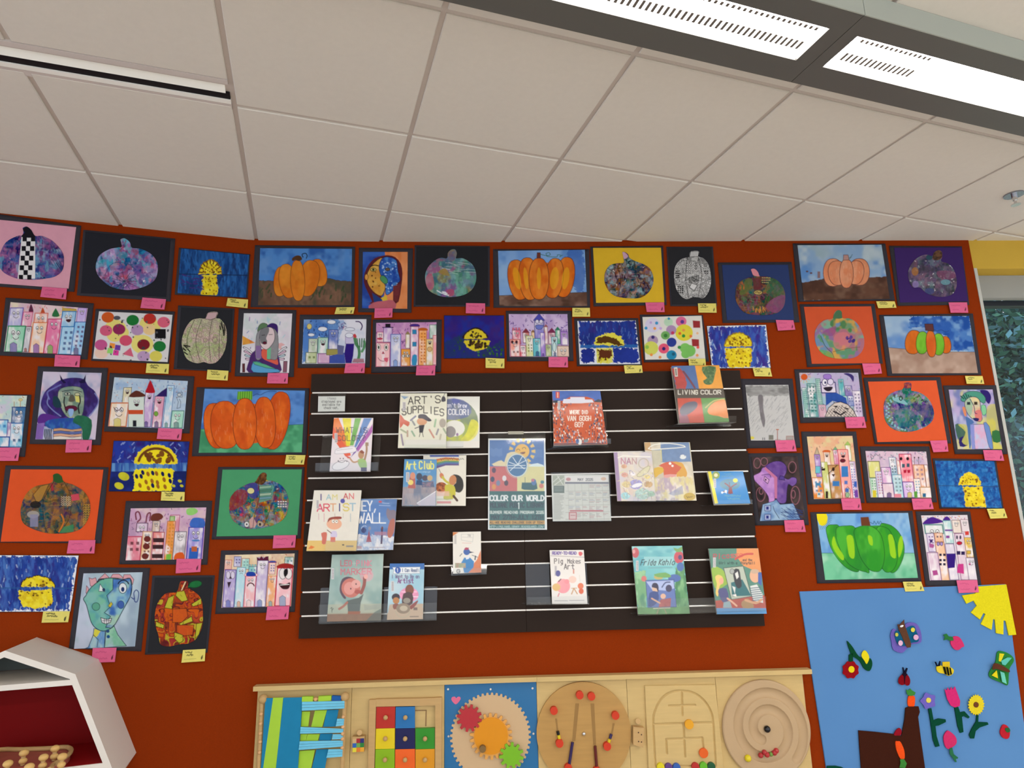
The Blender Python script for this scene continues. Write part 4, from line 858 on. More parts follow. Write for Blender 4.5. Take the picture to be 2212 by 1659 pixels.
def d(c):
    c.fill(wash(['2c50a8', '3c68bc', '244090'], .01, .01, 3)); c.poly(P('1215,130 1430,130 1430,660 1190,660 1230,400'), wash(['e08c58', 'd47840', 'ec9c68'], .01, .006, 3))
    c.poly(P('1060,600 1100,590 1040,460 1025,380 1050,290 1100,220 1160,185 1240,172 1310,190 1360,250 1375,340 1365,450 1340,590 1290,600 1310,460 1320,380 1310,300 1250,230 1190,220 1110,260 1080,340 1070,400 1110,480 1160,520 1190,560 1120,610'), '5c2028', sm=2)
    c.poly(P('1060,330 1120,240 1200,195 1210,300 1195,380 1220,450 1210,500 1180,540 1110,500 1060,420'), wash(['d8a040', 'c88c38', 'd8b058'], .015, .015, 3), sm=3, ol='3c2018', ow=5)
    c.poly(P('1200,195 1260,190 1320,220 1335,320 1355,400 1320,430 1300,480 1240,530 1220,500 1225,430 1175,340 1165,260'), wash(['2c58b0', '20449c', '4880c8'], .03, .03, 4), sm=3, ol='1c1c48', ow=5); c.dots(40, (1190, 220, 1330, 500), 6, ['a8c4e8', '88b0e0'], 4)
    c.poly(P('1175,370 1200,355 1235,385 1240,420 1215,430 1180,400'), '4c9060', sm=3, ol='1c3c38', ow=4); c.ell(1112, 303, 26, 15, 'c8b060', ol='1c2c20', ow=5); c.ell(1112, 303, 10, 11, '24341c'); c.line(P('1085,275 1120,262 1160,268'), 9, '241c18', sm=3); c.ell(1240, 300, 22, 14, '6c5848', ol='1c1c38', ow=5)
    c.ell(1050, 370, 16, 28, 'd89848', ol='3c2018', ow=4); c.dots(8, (1090, 240, 1180, 470), 6, ['5c3414'], 9)
    c.poly(P('1180,560 1230,530 1240,580 1200,590'), 'd8b83c'); c.poly(P('1100,510 1190,570 1190,600 1120,600'), '243c78'); c.poly(P('1070,655 1110,600 1200,585 1290,578 1310,655'), 'b8606c', sm=2, n=.1); c.poly(P('1290,450 1360,430 1330,590 1290,580'), '6c2c30', n=.3)
art('portrait_painting', 'portrait painting', 'face half ochre and half starry blue against a blue and orange ground', 'half ochre, half blue face', 'Z6',
    P('982,105 1470,110 1455,690 975,685'), P('1018,142 1422,142 1418,655 1010,650'), d, P('1125,650 1287,648 1282,733 1120,738'), 'p')
def d(c):
    c.fill(wash(['4c8c78', '3c7088', '88589c', '5ca090', 'a06088', '4c6c8c', '8c8450', '6c9ca8'], .009, .008, 5, con=6)); c.fill(wash(['386050', '90c0b0', '705080'], .03, .02, 6, con=3), a=.3)
    c.dashes(24, (1700, 230, 1960, 340), 90, 4, ['b8d8c8', 'd8d8e0', '385c50'], 4, ang=5, sp=12, a=.7); c.poly(P('1590,360 1640,340 1660,450 1620,490 1585,430'), 'c05c78', a=.7, sm=3); c.poly(P('1700,320 1760,290 1800,360 1720,340'), 'a08430', a=.8, sm=3); c.poly(P('1770,490 1830,480 1840,530 1790,545'), 'b04c6c', a=.8, sm=3); c.dashes(8, (1680, 490, 1760, 530), 40, 8, ['e0e4ec'], 6, ang=10)
    c.poly(P('1770,200 1790,140 1840,120 1865,160 1830,225'), wash(['5c6c90', '6c5c78', '8c7c58'], .02, .02, 3), sm=3)
art('pumpkin_collage', 'pumpkin collage', 'soft teal, violet and pink pumpkin on plain black paper, no pale edges', 'teal and violet pumpkin on black paper', 'Z6',
    P('1485,82 2162,90 2162,635 1475,635'), P('1500,96 2146,102 2146,620 1492,620'), plain('232428'), P('1947,603 2120,606 2120,700 1945,695'), 'p',
    (P('1578,370 1600,290 1660,225 1720,195 1775,200 1785,150 1815,122 1850,122 1865,160 1855,200 1920,200 2000,250 2035,320 2038,400 2010,470 1950,520 1860,545 1750,548 1660,520 1600,470'), (1810, 370), d))
def d(c):
    c.fill(wash(['d8d8e4', 'c8d0e4', 'e0e0ec'], .01, .01, 3)); c.poly(P('480,748 800,748 790,960 720,1000 620,900 520,1100 470,1150'), wash(['3c6cb8', '5080c8', '7ca0d0'], .008, .008, 4), sm=0, wob=10); c.dashes(60, (490, 760, 850, 900), 14, 6, ['1c3470', '24407c'], 3)
    c.poly(P('700,750 850,760 840,830 780,1000 700,900'), '6c98d0', a=.6, wob=10); c.ell(535, 815, 22, 26, 'd8c878', ol='6c5c38', ow=4)
    for x, y, w in ((655, 838, 42), (735, 775, 38), (552, 890, 30)): c.ell(x, y, w, w * .5, 'e4e8f0', ol='3c4c78', ow=4)
    city(c, '530 925 610 1050 b8c8b0 5c7080 f;505 1050 600 1145 c0cca0 68784c w;615 915 705 1060 a8d0c0 3c6c68 o;615 1060 720 1145 d0a8c8 88508c w;712 845 795 1020 6c80c4 2c3c88 f')
    c.rect(690, 1020, 800, 1072, '9c9450', ol='5c5428', ow=4); c.poly(P('720,1080 850,1050 860,1148 715,1148'), '3c50a0', n=.2); c.poly(P('790,980 850,990 840,1070 790,1070'), '606490', n=.1)
    c.poly(P('865,970 940,970 930,1080 915,1145 862,1145 850,1060'), '2c1878', sm=0, n=.1); c.poly(P('860,900 930,910 945,970 860,970'), 'c8c0e0', ol='5c5088', ow=3); c.ell(900, 840, 45, 16, 'dce0ec', ol='6c6c90', ow=4); c.ell(895, 895, 36, 22, 'e0e4f0', ol='6c6c90', ow=4)
    c.line(P('955,770 990,775 1012,810 1000,845'), 10, '3c2060', sm=4); c.line(P('945,920 955,970 980,1010 985,1070 970,1130'), 26, '4c8458', sm=4); c.line(P('1010,1040 1035,990 1030,950'), 22, '5c9468', sm=4)
    for k in range(4): c.line([(975 + k * 16, 1000), (965 + k * 22, 925)], 10, '3c7048')
    c.poly(P('935,1105 1025,1105 1030,1140 920,1140'), 'a87c88'); c.poly(P('930,890 945,880 958,895 960,915 935,915'), 'c04048', sm=2); c.dashes(14, (800, 770, 860, 830), 20, 5, ['5c2c78', 'a04878', '3c4880'], 9, sp=80)
art('city_drawing', 'city drawing', 'raindrop sky drawing with clouds, a purple vase and a green hand', 'raindrop drawing with the green hand', 'Z6',
    P('450,708 1095,710 1080,1185 430,1188'), P('485,752 1050,748 1038,1150 468,1152'), d, P('862,1148 1037,1145 1032,1235 848,1235'), 'p', toff=.0235)
def d(c):
    sky(c, ['c890c0', 'd8a8cc', 'b880b8'], ['6c3c88', '8c5098', '503070'], 70, .6)
    city(c, '1145 865 1205 955 f0b0b8 a84878 f;1205 825 1282 955 c8a0d8 5c2c80 h 1c1420;1405 885 1440 1010 e8d8a0 907c50 t;1620 800 1682 920 a8c8b8 487c70 ;1650 895 1684 1160 f0a8b0 c05060 ;1138 962 1262 1178 f4c0c4 b86078 s;1270 885 1360 1175 b8c0e4 4c5cb0 fp 6c94d0;1365 1020 1445 1170 e8a040 b86820 f;1450 815 1520 1165 e0a8cc 7c1c48 rp 402c88;1525 850 1592 1165 f0a450 c06020 rw;1592 930 1650 1165 e8d098 b89048 o')
    for x in (1160, 1228): c.ell(x, 1003, 18, 30, 'e8e0dc', ol='5c3c4c', ow=3); c.ell(x, 1003, 8, 16, '283c38')
    c.poly(P('1188,1062 1200,1035 1215,1062'), 'a83850'); c.arcl(1200, 1080, 48, 20, 160, 5, '8c4060'); c.poly(P('1205,1105 1235,1095 1245,1120 1230,1138'), 'd86078', sm=3); c.ell(1172, 925, 26, 10, 'b83050')
    for y in (845, 955): c.rect(1465, y, 1500, y + 38, '3088b8', ol='204868', ow=3)
    for x in (1388, 1425): c.ell(x, 1080, 17, 14, 'e8e0d8', ol='402818', ow=4); c.ell(x + 4, 1080, 6, 7, '201410')
    c.ell(1620, 1020, 22, 22, 'd8b078', ol='906c40', ow=4); c.poly(P('1465,1075 1505,1075 1500,1160 1460,1160'), '3890c0', sm=2)
art('city_drawing', 'city drawing', 'drawing of pink and orange towers, one in a black top hat, above the slatwall', 'city drawing with the black top hat', 'Z6',
    P('1108,752 1730,752 1722,1225 1092,1235'), P('1138,782 1682,775 1678,1168 1132,1180'), d, P('1502,1170 1672,1165 1668,1255 1495,1255'), 'p', toff=.0235)
def d(c):
    c.fill(wash(['24208c', '2c1c78', '1c2c90', '3c2070'], .01, .008, 3)); c.poly(P('-410,1140 -400,1000 -200,900 0,1050 180,960 180,1145'), wash(['1c2c78', '1c3c50', '1c2470', '1a3a48'], .01, .01, 5), a=.7, wob=20)
    c.dots(30, (-90, 1030, 150, 1120), 11, ['2c5c34', '3c7040', '245030'], 4); c.dots(12, (-320, 950, -200, 1090), 9, ['24483c'], 5)
    X = lambda x, y: ((540 + x / 4.1736 - 1050) * 4.337, (y / 4.1736) * 4.337)
    q = lambda s: [X(*p) for p in P(s)]
    c.poly(q('1922,925 1945,870 1990,835 2045,822 2100,850 2145,922'), '2c1c20', sm=3); c.poly(q('1932,925 1960,870 2005,842 2050,838 2095,858 2138,918 2040,925'), 'd8c430', sm=2, wob=6)
    c.poly(q('1940,940 2150,938 2162,960 2130,1010 2050,1035 1980,1020 1945,980'), 'd8c830', sm=2, wob=10)
    x0, y0 = X(1960, 860); x1, y1 = X(2110, 915); c.dots(22, (x0, y0, x1, y1), 8, ['2c2018', '3c2c18'], 6); x0, y0 = X(1960, 950); x1, y1 = X(2140, 1010); c.dots(30, (x0, y0, x1, y1), 11, ['2c2018', '4c3418'], 7, 2.2)
X0_ = lambda s: [((540 + x / 4.1736 - 1050) * 4.337, (y / 4.1736) * 4.337) for x, y in P(s)]
q_ = [(-391, 746), (165, 745), (170, 1140), (-391, 1143)]
art('moon_painting', 'moon painting', 'small yellow moon split in two, low on deep purple-blue, without a mount', 'split moon on deep purple-blue', 'Z7',
    [(-395, 742), (169, 741), (174, 1144), (-395, 1147)], q_, d, P('-5,1140 172,1148 172,1238 -5,1235'), 'y')
def d(c):
    c.fill(wash(['6c98d4', '80a8dc', '5c8ccc', '90b4dc'], .006, .006, 3)); c.poly(P('760,140 900,130 920,480 860,520 780,400'), '2c58b0', a=.65, sm=3, wob=30, n=.2)
    c.poly(P('120,558 950,525 955,660 120,660'), wash(['5c4034', '4c3428', '745448', '8c7060'], .008, .012, 3), ol='3c281c', ow=4)
    lobes(c, [(300, 410, 90, 190, -10), (740, 385, 85, 190, 8), (400, 400, 88, 200, -6), (635, 395, 85, 188, 6), (495, 400, 90, 195, 0)], ['d8701c', 'e0822c', 'cc6018'], '4c2418', ow=5)
    for x, r, ro in ((290, 34, -12), (372, 20, -6), (640, 40, 6), (745, 34, 8), (495, 20, 0)): c.ell(x, 395, r, 105, 'e8b020', rot=ro, a=.55)
    c.poly(P('478,155 508,155 510,203 475,205'), '6c3428', ol='2c1c18', ow=3); c.line(P('510,170 570,185 560,165 590,155 600,175 570,190 660,195 670,175 700,180 690,195 715,178'), 5, '2c6c3c', sm=4)
art('pumpkin_painting', 'pumpkin painting', 'wide orange pumpkin with yellow glow and a green tendril on pale blue', 'wide orange pumpkin with the tendril', 'Z7',
    P('65,122 968,122 975,668 70,670'), P('112,138 925,128 948,655 125,655'), d, P('808,672 972,672 975,755 808,755'), 'y')
def d(c):
    patch(['2c3c5c', '5c3c34', '3c5c4c', '6c5060', '7c5c40', '8ca8b0', '4c3040', 'a07048', '28485c', '9c8c94'], white=14, a=.5, f=.016, seed=21)(c)
    c.poly(P('1280,190 1270,155 1290,148 1315,165 1330,190 1300,215'), 'c8a0b8', sm=3)
    for a in (P('1230,280 1260,400 1240,560'), P('1390,230 1410,380 1480,520'), P('1130,300 1200,340 1220,400')): c.line(a, 5, '1c1820', sm=4)
art('pumpkin_collage', 'pumpkin collage', 'dark marbled pumpkin with a pale pink stem tip on yellow paper', 'marbled pumpkin on yellow paper', 'Z7',
    P('975,98 1658,90 1692,645 1008,658'), P('1002,110 1638,108 1670,620 1030,625'), plain('dcb42c'), P('1492,622 1668,620 1673,712 1505,710'), 'p',
    (P('1108,400 1120,330 1160,275 1220,255 1285,250 1290,215 1268,160 1295,148 1330,170 1345,205 1400,235 1480,265 1540,310 1568,390 1560,460 1520,530 1450,575 1360,582 1240,570 1170,535 1125,470'), (1330, 400), d))
def d(c):
    c.fill(cells(['d0d0d0', 'b8b8b8', '9a9a9a', 'e0e0e0', 'c4c4c4'], .016, 4, edge='242424', ew=.07, hatch=.6, hf=.32))
    for k in range(14): c.ell(1885 + (k % 4) * 22, 268 + (k // 4) * 22, 8, 8, 'dcdcdc', ol='303030', ow=3)
    for j in range(5):
        for i in range(6): c.rect(1900 + i * 17, 385 + j * 12 - i * 4, 1911 + i * 17, 393 + j * 12 - i * 4, '141414')
    for j in range(4):
        for i in range(3): c.ell(1800 + i * 20, 475 + j * 18, 7, 7, '141414')
    for j in range(4): c.rect(1775, 325 + j * 20, 1812, 334 + j * 20, '1c1c1c'); c.rect(2045 + (j % 2) * 22, 325 + (j // 2) * 18, 2060 + (j % 2) * 22, 335 + (j // 2) * 18, '1c1c1c')
    for a in (P('1885,195 1870,400 1900,590'), P('1985,190 2020,370 1985,580')): c.line(a, 5, '202020', sm=5)
    c.poly(P('1925,440 1980,460 1950,510 1905,480'), 'dcdcdc', ol='202020', ow=5); c.poly(P('1905,195 1915,145 1990,142 1985,190'), 'd8d8d8', ol='303030', ow=4)
    for k in range(5): c.line([(1920 + k * 14, 148), (1912 + k * 14, 190)], 3, '383838')
art('pumpkin_collage', 'pumpkin collage', 'black-and-white doodled pumpkin on a black mount', 'black-and-white doodled pumpkin', 'Z7',
    P('1690,100 2125,98 2165,655 1728,655'), P('1704,113 2112,111 2150,640 1742,641'), plain('29292d'), P('1985,630 2155,630 2160,718 1990,716'), 'y',
    (P('1762,330 1785,260 1830,215 1890,198 1905,195 1915,145 1992,142 1990,190 2040,210 2085,270 2105,360 2105,450 2080,530 2040,580 1990,575 1940,572 1880,590 1830,565 1785,500 1765,420'), (1940, 380), d))
def d(c):
    sky(c, ['c4acd8', 'd0bce0', 'b49ccc'], ['5c3c98', '4c3488', '7c5cb0'], 60, .45)
    city(c, '245 880 322 1010 e07890 8c2858 cf;345 905 400 1000 d88878 803040 tf;425 900 455 970 e8c8a0 8c6848 t;452 790 540 960 8c84d0 2c2c80 t 4c4cb0;545 850 575 1010 d8b0a8 98585c t;585 905 645 1010 c87890 782c50 tf;650 880 690 1010 70c0a0 1c6c54 t 2c7c60;698 895 762 1020 b088d0 4c2088 cd;225 968 315 1128 f0a090 b04050 fw 7c4848;318 1025 372 1128 e86878 a81c48 fw;372 935 438 1128 d8dc98 788848 fw 6c7c38;440 960 510 1125 68c0cc 1c7090 fp 2c5088;508 905 548 1125 a888d8 5c30a0 p;560 1020 608 1125 b0c080 607c30 f;612 945 668 1125 98d0d8 20708c op 305088;668 1030 776 1128 e0c8b8 987868 fw 8c4848')
    c.ell(478, 800, 16, 18, 'dcd8ec', ol='2c2c60', ow=4); c.ell(515, 800, 16, 18, 'dcd8ec', ol='2c2c60', ow=4); c.poly(P('465,835 535,835 520,870 475,870'), '6c78c8', sm=3, ol='2c2c60', ow=4)
    for x in (245, 285): c.ell(x, 992, 12, 15, '401828')
    c.ell(640, 1040, 18, 45, 'c8e0e0', ol='1c4c68', ow=4)
art('city_drawing', 'city drawing', 'drawing of a crowded castle of smiling towers, the tallest one blue-violet', 'crowded castle drawing', 'Z7',
    P('185,700 800,700 820,1170 195,1172'), P('212,730 762,730 778,1132 222,1130'), d, P('585,1132 765,1132 768,1230 585,1228'), 'p')
def d(c):
    c.fill('d8dce8'); c.poly(P('870,800 1395,795 1420,1020 880,1025'), wash(['1c3488', '24409c', '182c78', '302878'], .02, .006, 3), wob=26); c.poly(P('885,1055 1010,1055 1015,1185 890,1190'), '1c2c88', wob=20, n=.2); c.poly(P('1190,1050 1420,1050 1432,1180 1195,1185'), '203490', wob=24, n=.2)
    c.dashes(80, (870, 800, 1400, 1010), 36, 8, ['24489c', '1c2c78', '3c2c80', '5c7cc0'], 4, a=.6); c.poly(P('880,1020 1420,1015 1420,1045 880,1050'), '2860a8', wob=8)
    c.poly(P('1010,1010 1030,950 1110,910 1180,905 1260,940 1300,1010 1280,1028 1020,1020'), 'dcd44c', wob=18); c.poly(P('1025,1000 1050,950 1110,935 1200,955 1290,1020 1240,1025 1150,1000 1060,1005'), '54340c', wob=14)
    c.poly(P('1035,1050 1185,1048 1190,1190 1040,1190'), 'd8d468', wob=10); c.poly(P('1050,1062 1175,1065 1170,1120 1130,1160 1060,1170'), '5c2c14', wob=18); c.dashes(8, (1060, 1140, 1150, 1160), 30, 9, ['d8cc30'], 4)
art('moon_painting', 'moon painting', 'ragged blue painting of a brown-topped yellow moon and square reflection, grey mount', 'ragged brown-topped moon painting', 'Z7',
    P('825,770 1425,768 1462,1212 852,1218'), P('855,795 1402,790 1445,1200 878,1202'), d, P('1290,1210 1460,1210 1468,1280 1302,1286'), 'y', toff=.0235)
def d(c):
    c.fill('dcdad4', n=.03)
    for x, y, r, col in ((1560, 835, 72, 'cfcbe4'), (1708, 805, 42, 'b8d8bc'), (1828, 800, 50, 'd86c98'), (1855, 905, 82, 'dcd040'), (1735, 880, 48, 'a88cb4'), (1680, 930, 42, '70a860'), (1562, 978, 50, 'a890b0'), (1545, 1050, 68, 'ccd060'), (1738, 995, 46, '2c3c90'), (1665, 1053, 50, 'e05878'), (1865, 1050, 50, '7cc060'), (1905, 1075, 58, '78bc60'), (1870, 1105, 42, '78bc60'), (1738, 1115, 48, '2888b0')): c.ell(x, y, r, r * .95, col, n=.06)
    for x, y, w in ((1970, 825, 34), (1960, 998, 34)): c.poly([(x - w, y - w), (x + w, y - w + 4), (x + w + 2, y + w), (x - w + 5, y + w)], '983034')
    for x, y, r, col in ((1598, 815, 15, '3894c8'), (1498, 862, 15, '3894c8'), (1543, 810, 12, 'b8a0d8'), (1712, 773, 12, '2c88b0'), (1838, 803, 18, '5c3c90'), (1850, 935, 16, '2c8c3c'), (1815, 912, 14, 'd86830'), (1850, 882, 14, 'e09850'), (1748, 907, 16, 'c03c60'), (1563, 947, 16, '3c3070'), (1665, 1055, 17, '30206c'), (1508, 1040, 18, '8cbc50'), (1918, 938, 14, 'e07838'), (1580, 865, 14, 'e89c50'), (1635, 865, 14, 'c8a8e0'), (1630, 1135, 14, 'e08c4c'), (1978, 1117, 14, 'e89c60'), (1755, 1105, 16, '205c78'), (1985, 1042, 14, 'e05850'), (1810, 1042, 16, '3c8c48'), (1980, 910, 12, 'e8b890'), (1548, 1112, 14, 'e09048'), (1682, 932, 18, '3c7c3c')): c.ell(x, y, r, r, col)
art('circle_collage', 'circle collage', 'white sheet of overlapping small and large dots with two dark red squares', 'dot collage with the red squares', 'Z7',
    P('1440,735 2030,738 2090,1175 1480,1182'), P('1465,758 2018,745 2055,1150 1492,1158'), d, P('1895,1148 2055,1148 2062,1232 1903,1232'), 'y', toff=.0235)
art('moon_painting', 'moon painting', 'violet-blue painting of a yellow dome moon with a swirly brown column, no mount', 'violet-blue moon with the swirly column', 'Z8',
    P('34,1004 702,991 755,1480 91,1485'), P('38,1008 698,995 750,1475 95,1480'), moonpic(['2c3c9c', '3858b4', '402c88', '4c78c4', '24348c'], (390, 1235, 160, 160), P('235,1255 540,1250 540,1400 510,1472 290,1472 250,1370'), sx=.02, sy=.008, white=1, nst=160, horizon=None, brn=('8c6414', '7a5410', 'a87c18'), spots=30, rim='8c7430', sl=50, sw=11), P('550,1478 745,1478 768,1573 572,1570'), 'y', seed=6)
def d(c):
    patch(['5c4028', '3c5434', '6c3448', '8c5c34', '4c6c40', '3c3434', '7c5068', '2c5c54', '5c2c38'], white=0, a=.55, f=.010, seed=31, hatch=.2)(c)
    c.poly(P('740,480 850,490 905,620 870,700 760,680 700,620'), '2c6848', a=.55, sm=3, n=.3); c.poly(P('780,700 910,660 905,780 830,860 740,840 700,780'), '8c4c78', a=.7, sm=3, n=.2); c.poly(P('550,470 640,460 640,600 560,600'), '6c2c30', a=.8); c.ell(610, 632, 48, 26, 'b8a060', ol='2c1c18', ow=5); c.line(P('580,632 600,622 620,640 640,625'), 6, '3c2818')
    for k in range(14): c.poly([(650 + (k % 5) * 20, 470 + (k // 5) * 26), (660 + (k % 5) * 20, 460 + (k // 5) * 26), (668 + (k % 5) * 20, 474 + (k // 5) * 26)], 'c8b878')
    c.poly(P('470,490 540,480 540,560 500,620 440,660 400,640'), '5c6c34', a=.8, sm=3); c.dashes(30, (370, 650, 560, 800), 70, 5, ['807870', '6c6460'], 5, ang=40, sp=60, a=.5); c.dashes(24, (550, 780, 690, 840), 36, 6, ['d07830', 'c89c40', '3c6c34'], 6, ang=80); c.dashes(12, (390, 500, 470, 580), 30, 6, ['c87030', '9c5428'], 8)
    c.poly(P('520,400 530,370 560,362 600,390 630,445 600,450 560,440'), 'dc8c98', sm=3)
art('pumpkin_collage', 'pumpkin collage', 'dark earthy pumpkin with a pink stem on navy blue paper', 'pink-stemmed pumpkin on navy paper', 'Z8',
    P('160,295 985,290 1075,965 215,972'), P('205,322 945,320 1015,938 262,940'), plain('2c3c6c'), P('808,938 1005,942 1028,1048 832,1060'), 'p',
    (P('358,620 375,550 430,495 500,465 560,458 525,420 518,385 545,365 580,370 610,405 630,448 700,452 800,480 870,540 910,630 912,730 890,800 830,858 740,880 640,885 520,875 450,850 395,790 360,710'), (640, 670), d))
def d(c):
    c.fill(wash(['a8bccc', '88a8cc', 'b8c8d0', '5c8cc8', '98b0bc'], .006, .006, 3, con=2.4)); c.poly(P('120,440 230,420 340,400 560,410 750,385 960,378 970,600 130,600'), wash(['54382c', '644434', '4a3026', '745848'], .008, .01, 5), wob=8)
    lobes(c, [(430, 340, 88, 130, 0), (675, 335, 92, 125, 0), (470, 345, 82, 115, -8), (640, 340, 75, 112, 8), (555, 350, 62, 135, 0)], ['dc9068', 'd8845c', 'e09c78'], '5c3034', ow=5, streak='e8b89c')
    c.poly(P('528,175 570,175 580,222 525,225'), 'b88c84', ol='4c3434', ow=4); c.line(P('580,205 600,195 585,210 610,172'), 4, '3c5c50'); c.ell(188, 330, 12, 8, '5c4448'); c.ell(225, 345, 12, 8, '6c4c4c'); c.rect(285, 330, 310, 392, '886c70')
art('pumpkin_painting', 'pumpkin painting', 'pale peach pumpkin on dark brown ground under a cloudy blue sky', 'pale peach pumpkin', 'R1',
    P('55,68 918,70 1008,600 108,612'), P('98,85 882,80 960,585 158,600'), d, P('832,608 1005,608 1022,668 852,672'), 'y')
def d(c):
    patch(['4c4858', '5c4c64', '3c4450', '6c5c74', '7c5c70', '3c3c48', '54486c', '6c7c84'], white=46, a=.4, f=.02, seed=41)(c)
    c.ell(1195, 330, 32, 40, 'a87038', a=.8); c.poly(P('1400,330 1560,330 1570,390 1440,400'), '8c4c70', a=.5, sm=3); c.ell(1480, 430, 45, 26, '6c9ca8', a=.8); c.ell(1200, 450, 30, 34, '8c78b0', a=.8); c.ell(1330, 515, 45, 30, '3c4c80', a=.7)
    c.poly(P('1360,215 1370,160 1410,130 1445,150 1450,190 1410,225'), wash(['4c3428', '6c4c34', '3c2c24'], .05, .05, 3), sm=3); c.ell(1328, 198, 30, 26, '2c4c5c')
art('pumpkin_collage', 'pumpkin collage', 'grey and white flecked pumpkin with a brown stem on purple paper', 'flecked pumpkin on purple paper', 'R1',
    P('955,90 1632,95 1702,640 1035,650'), P('1000,108 1628,105 1690,608 1055,620'), plain('3c2464'), P('1508,618 1680,618 1692,715 1528,715'), 'p',
    (P('1130,350 1150,280 1190,225 1240,190 1300,172 1355,185 1375,150 1412,130 1445,145 1448,195 1440,235 1510,260 1560,320 1583,400 1580,480 1545,540 1470,565 1380,560 1300,530 1240,480 1180,480 1145,430'), (1360, 360), d))
def d(c):
    c.fill(wash(['5c9070', '78a890', '8c6c98', 'c07860', 'c89c50', '6c8cb0', 'a86c7c', '487c50'], .0085, .0085, 9, con=6))
    c.poly(P('340,890 440,840 460,860 430,930 350,920'), '904080', a=.6, sm=3); c.poly(P('450,920 560,900 600,1000 520,1060 440,1030'), 'd8787c', a=.5, sm=3); c.dots(10, (545, 940, 625, 985), 12, ['3c2c78', '5c3c88'], 4); c.poly(P('300,900 330,920 400,1040 350,1010'), '7c98c8', a=.6, sm=3)
    c.line(P('315,930 360,1030 420,1090 440,1140'), 5, '2c4c50', sm=4); c.line(P('430,1080 560,1050 680,1035'), 4, '7c4c30', sm=4); c.poly(P('300,1060 400,1080 430,1140 330,1110'), '5ca850', a=.7, sm=3); c.poly(P('430,765 450,710 480,690 510,705 515,765'), '487050', sm=3)
art('pumpkin_collage', 'pumpkin collage', 'soft rainbow-washed pumpkin with a green stem on orange paper near the window', 'rainbow-washed pumpkin on orange', 'R1',
    P('120,635 818,632 895,1190 190,1222'), P('158,660 785,655 862,1185 232,1192'), plain('cc5430'), P('702,1188 870,1188 887,1282 722,1292'), 'p',
    (P('260,960 265,880 300,820 360,780 425,768 440,715 475,690 510,705 520,765 580,768 640,800 690,870 720,960 715,1040 680,1100 620,1135 530,1145 430,1138 350,1110 290,1050'), (490, 950), d))
def d(c):
    c.fill(wash(['a8bcd0', '98b4d0', '5c88c4', 'b0c0cc'], .005, .006, 3)); c.poly(P('1150,745 1700,745 1750,1080 1530,1065 1500,940 1350,880 1250,850 1130,860'), wash(['2c5cac', '4878bc', '7ca4d0', '1c4c9c'], .012, .012, 4, con=2.8), wob=20)
    c.poly(P('945,1040 1120,1055 1500,1080 1755,1082 1790,1285 970,1290'), wash(['a88c7c', 'b89c8c', '987868', 'c0a898'], .008, .008, 5), ol='5c4840', ow=4)
    lobes(c, [(1180, 990, 75, 112, 8), (1480, 1015, 50, 80, -8)], ['d06c20', 'c86018'], '3c2818'); lobes(c, [(1262, 995, 55, 105, 3), (1415, 1010, 52, 102, -2)], ['6cb02c', '7cbc38', '5c9c28'], '3c3c18'); lobes(c, [(1345, 1005, 45, 125, -4)], ['cc5c20', 'd06c28'], '3c2818')
    c.poly(P('1285,820 1362,820 1372,890 1292,880'), '5c3434', ol='2c1c1c', ow=4); c.line(P('1375,870 1400,885 1440,875 1470,890 1510,885'), 5, '284080', sm=4)
art('pumpkin_painting', 'pumpkin painting', 'orange-and-green striped pumpkin on tan ground under deep blue sky', 'orange-and-green striped pumpkin', 'R1',
    P('862,735 1735,722 1815,1295 940,1305'), P('905,748 1700,745 1782,1278 982,1282'), d, P('1662,1305 1825,1305 1842,1380 1678,1378'), 'y')
def d(c):
    sky(c, ['a8ccc8', 'b8b0d4', '98b8cc', 'c0b4d0'], ['3c6c78', '7c5c98'], 60, .8); c.poly(P('835,70 1215,70 1235,300 1000,280 835,300'), 'b8a4cc', a=.6)
    c.ell(678, 112, 34, 32, 'cc5824'); [c.line([(678 + 40 * math.cos(a), 112 + 38 * math.sin(a)), (678 + 62 * math.cos(a), 112 + 58 * math.sin(a))], 5, 'd09c40') for a in np.arange(0, 6.2, .55)]
    city(c, '655 220 700 515 90c0b8 3c7c7c w;705 178 785 510 4ca0a0 14605c w 2c706c;790 130 835 400 98c0b8 487c78 w;1015 135 1065 300 5cb0b8 207078 f;1080 200 1150 300 8070b0 3c2c78 f;1155 250 1235 510 c0b0d0 6c6088 w;820 390 890 510 d0a8b8 906078 f;840 165 985 270 d4c8e0 3c3470 ;1105 300 1165 400 7c8cc0 3c4c90 w')
    for k in range(5): c.line([(705, 200 + k * 60), (800, 205 + k * 60)], 5, '14605c')
    c.ell(882, 165, 26, 34, 'e8e4f0', ol='302c60', ow=6); c.ell(888, 168, 10, 14, '2c2c60'); c.ell(940, 160, 30, 32, 'd8d0e8', ol='302c60', ow=6); c.poly(P('870,218 960,210 940,250 900,252'), '281c2c', sm=3); c.poly(P('870,95 910,82 945,95 940,130 880,130'), '9c78c8', sm=3, ol='4c2c80', ow=4)
    c.poly(P('890,275 1000,270 1095,320 1110,390 960,350 895,400'), '2c50a0', n=.2, sm=0); c.poly(P('1070,80 1120,75 1170,105 1165,160 1130,110'), '3c3070', sm=3)
    c.poly(P('885,510 920,420 980,370 1040,360 1110,385 1165,440 1200,510'), 'd0c4bc', sm=0, ol='281c28', ow=7)
    for k in range(8): c.line([(900 + k * 36, 505), (960 + k * 34, 390 + abs(k - 3) * 12)], 4, '382c34'); c.line([(905 + k * 20, 450 - k * 8), (960 + k * 32, 510)], 4, '382c34')
    c.poly(P('960,400 1015,398 1000,418'), '181018'); c.poly(P('1065,410 1120,425 1110,440'), '181018'); c.line(P('975,455 1040,490 1090,458'), 14, '201820')
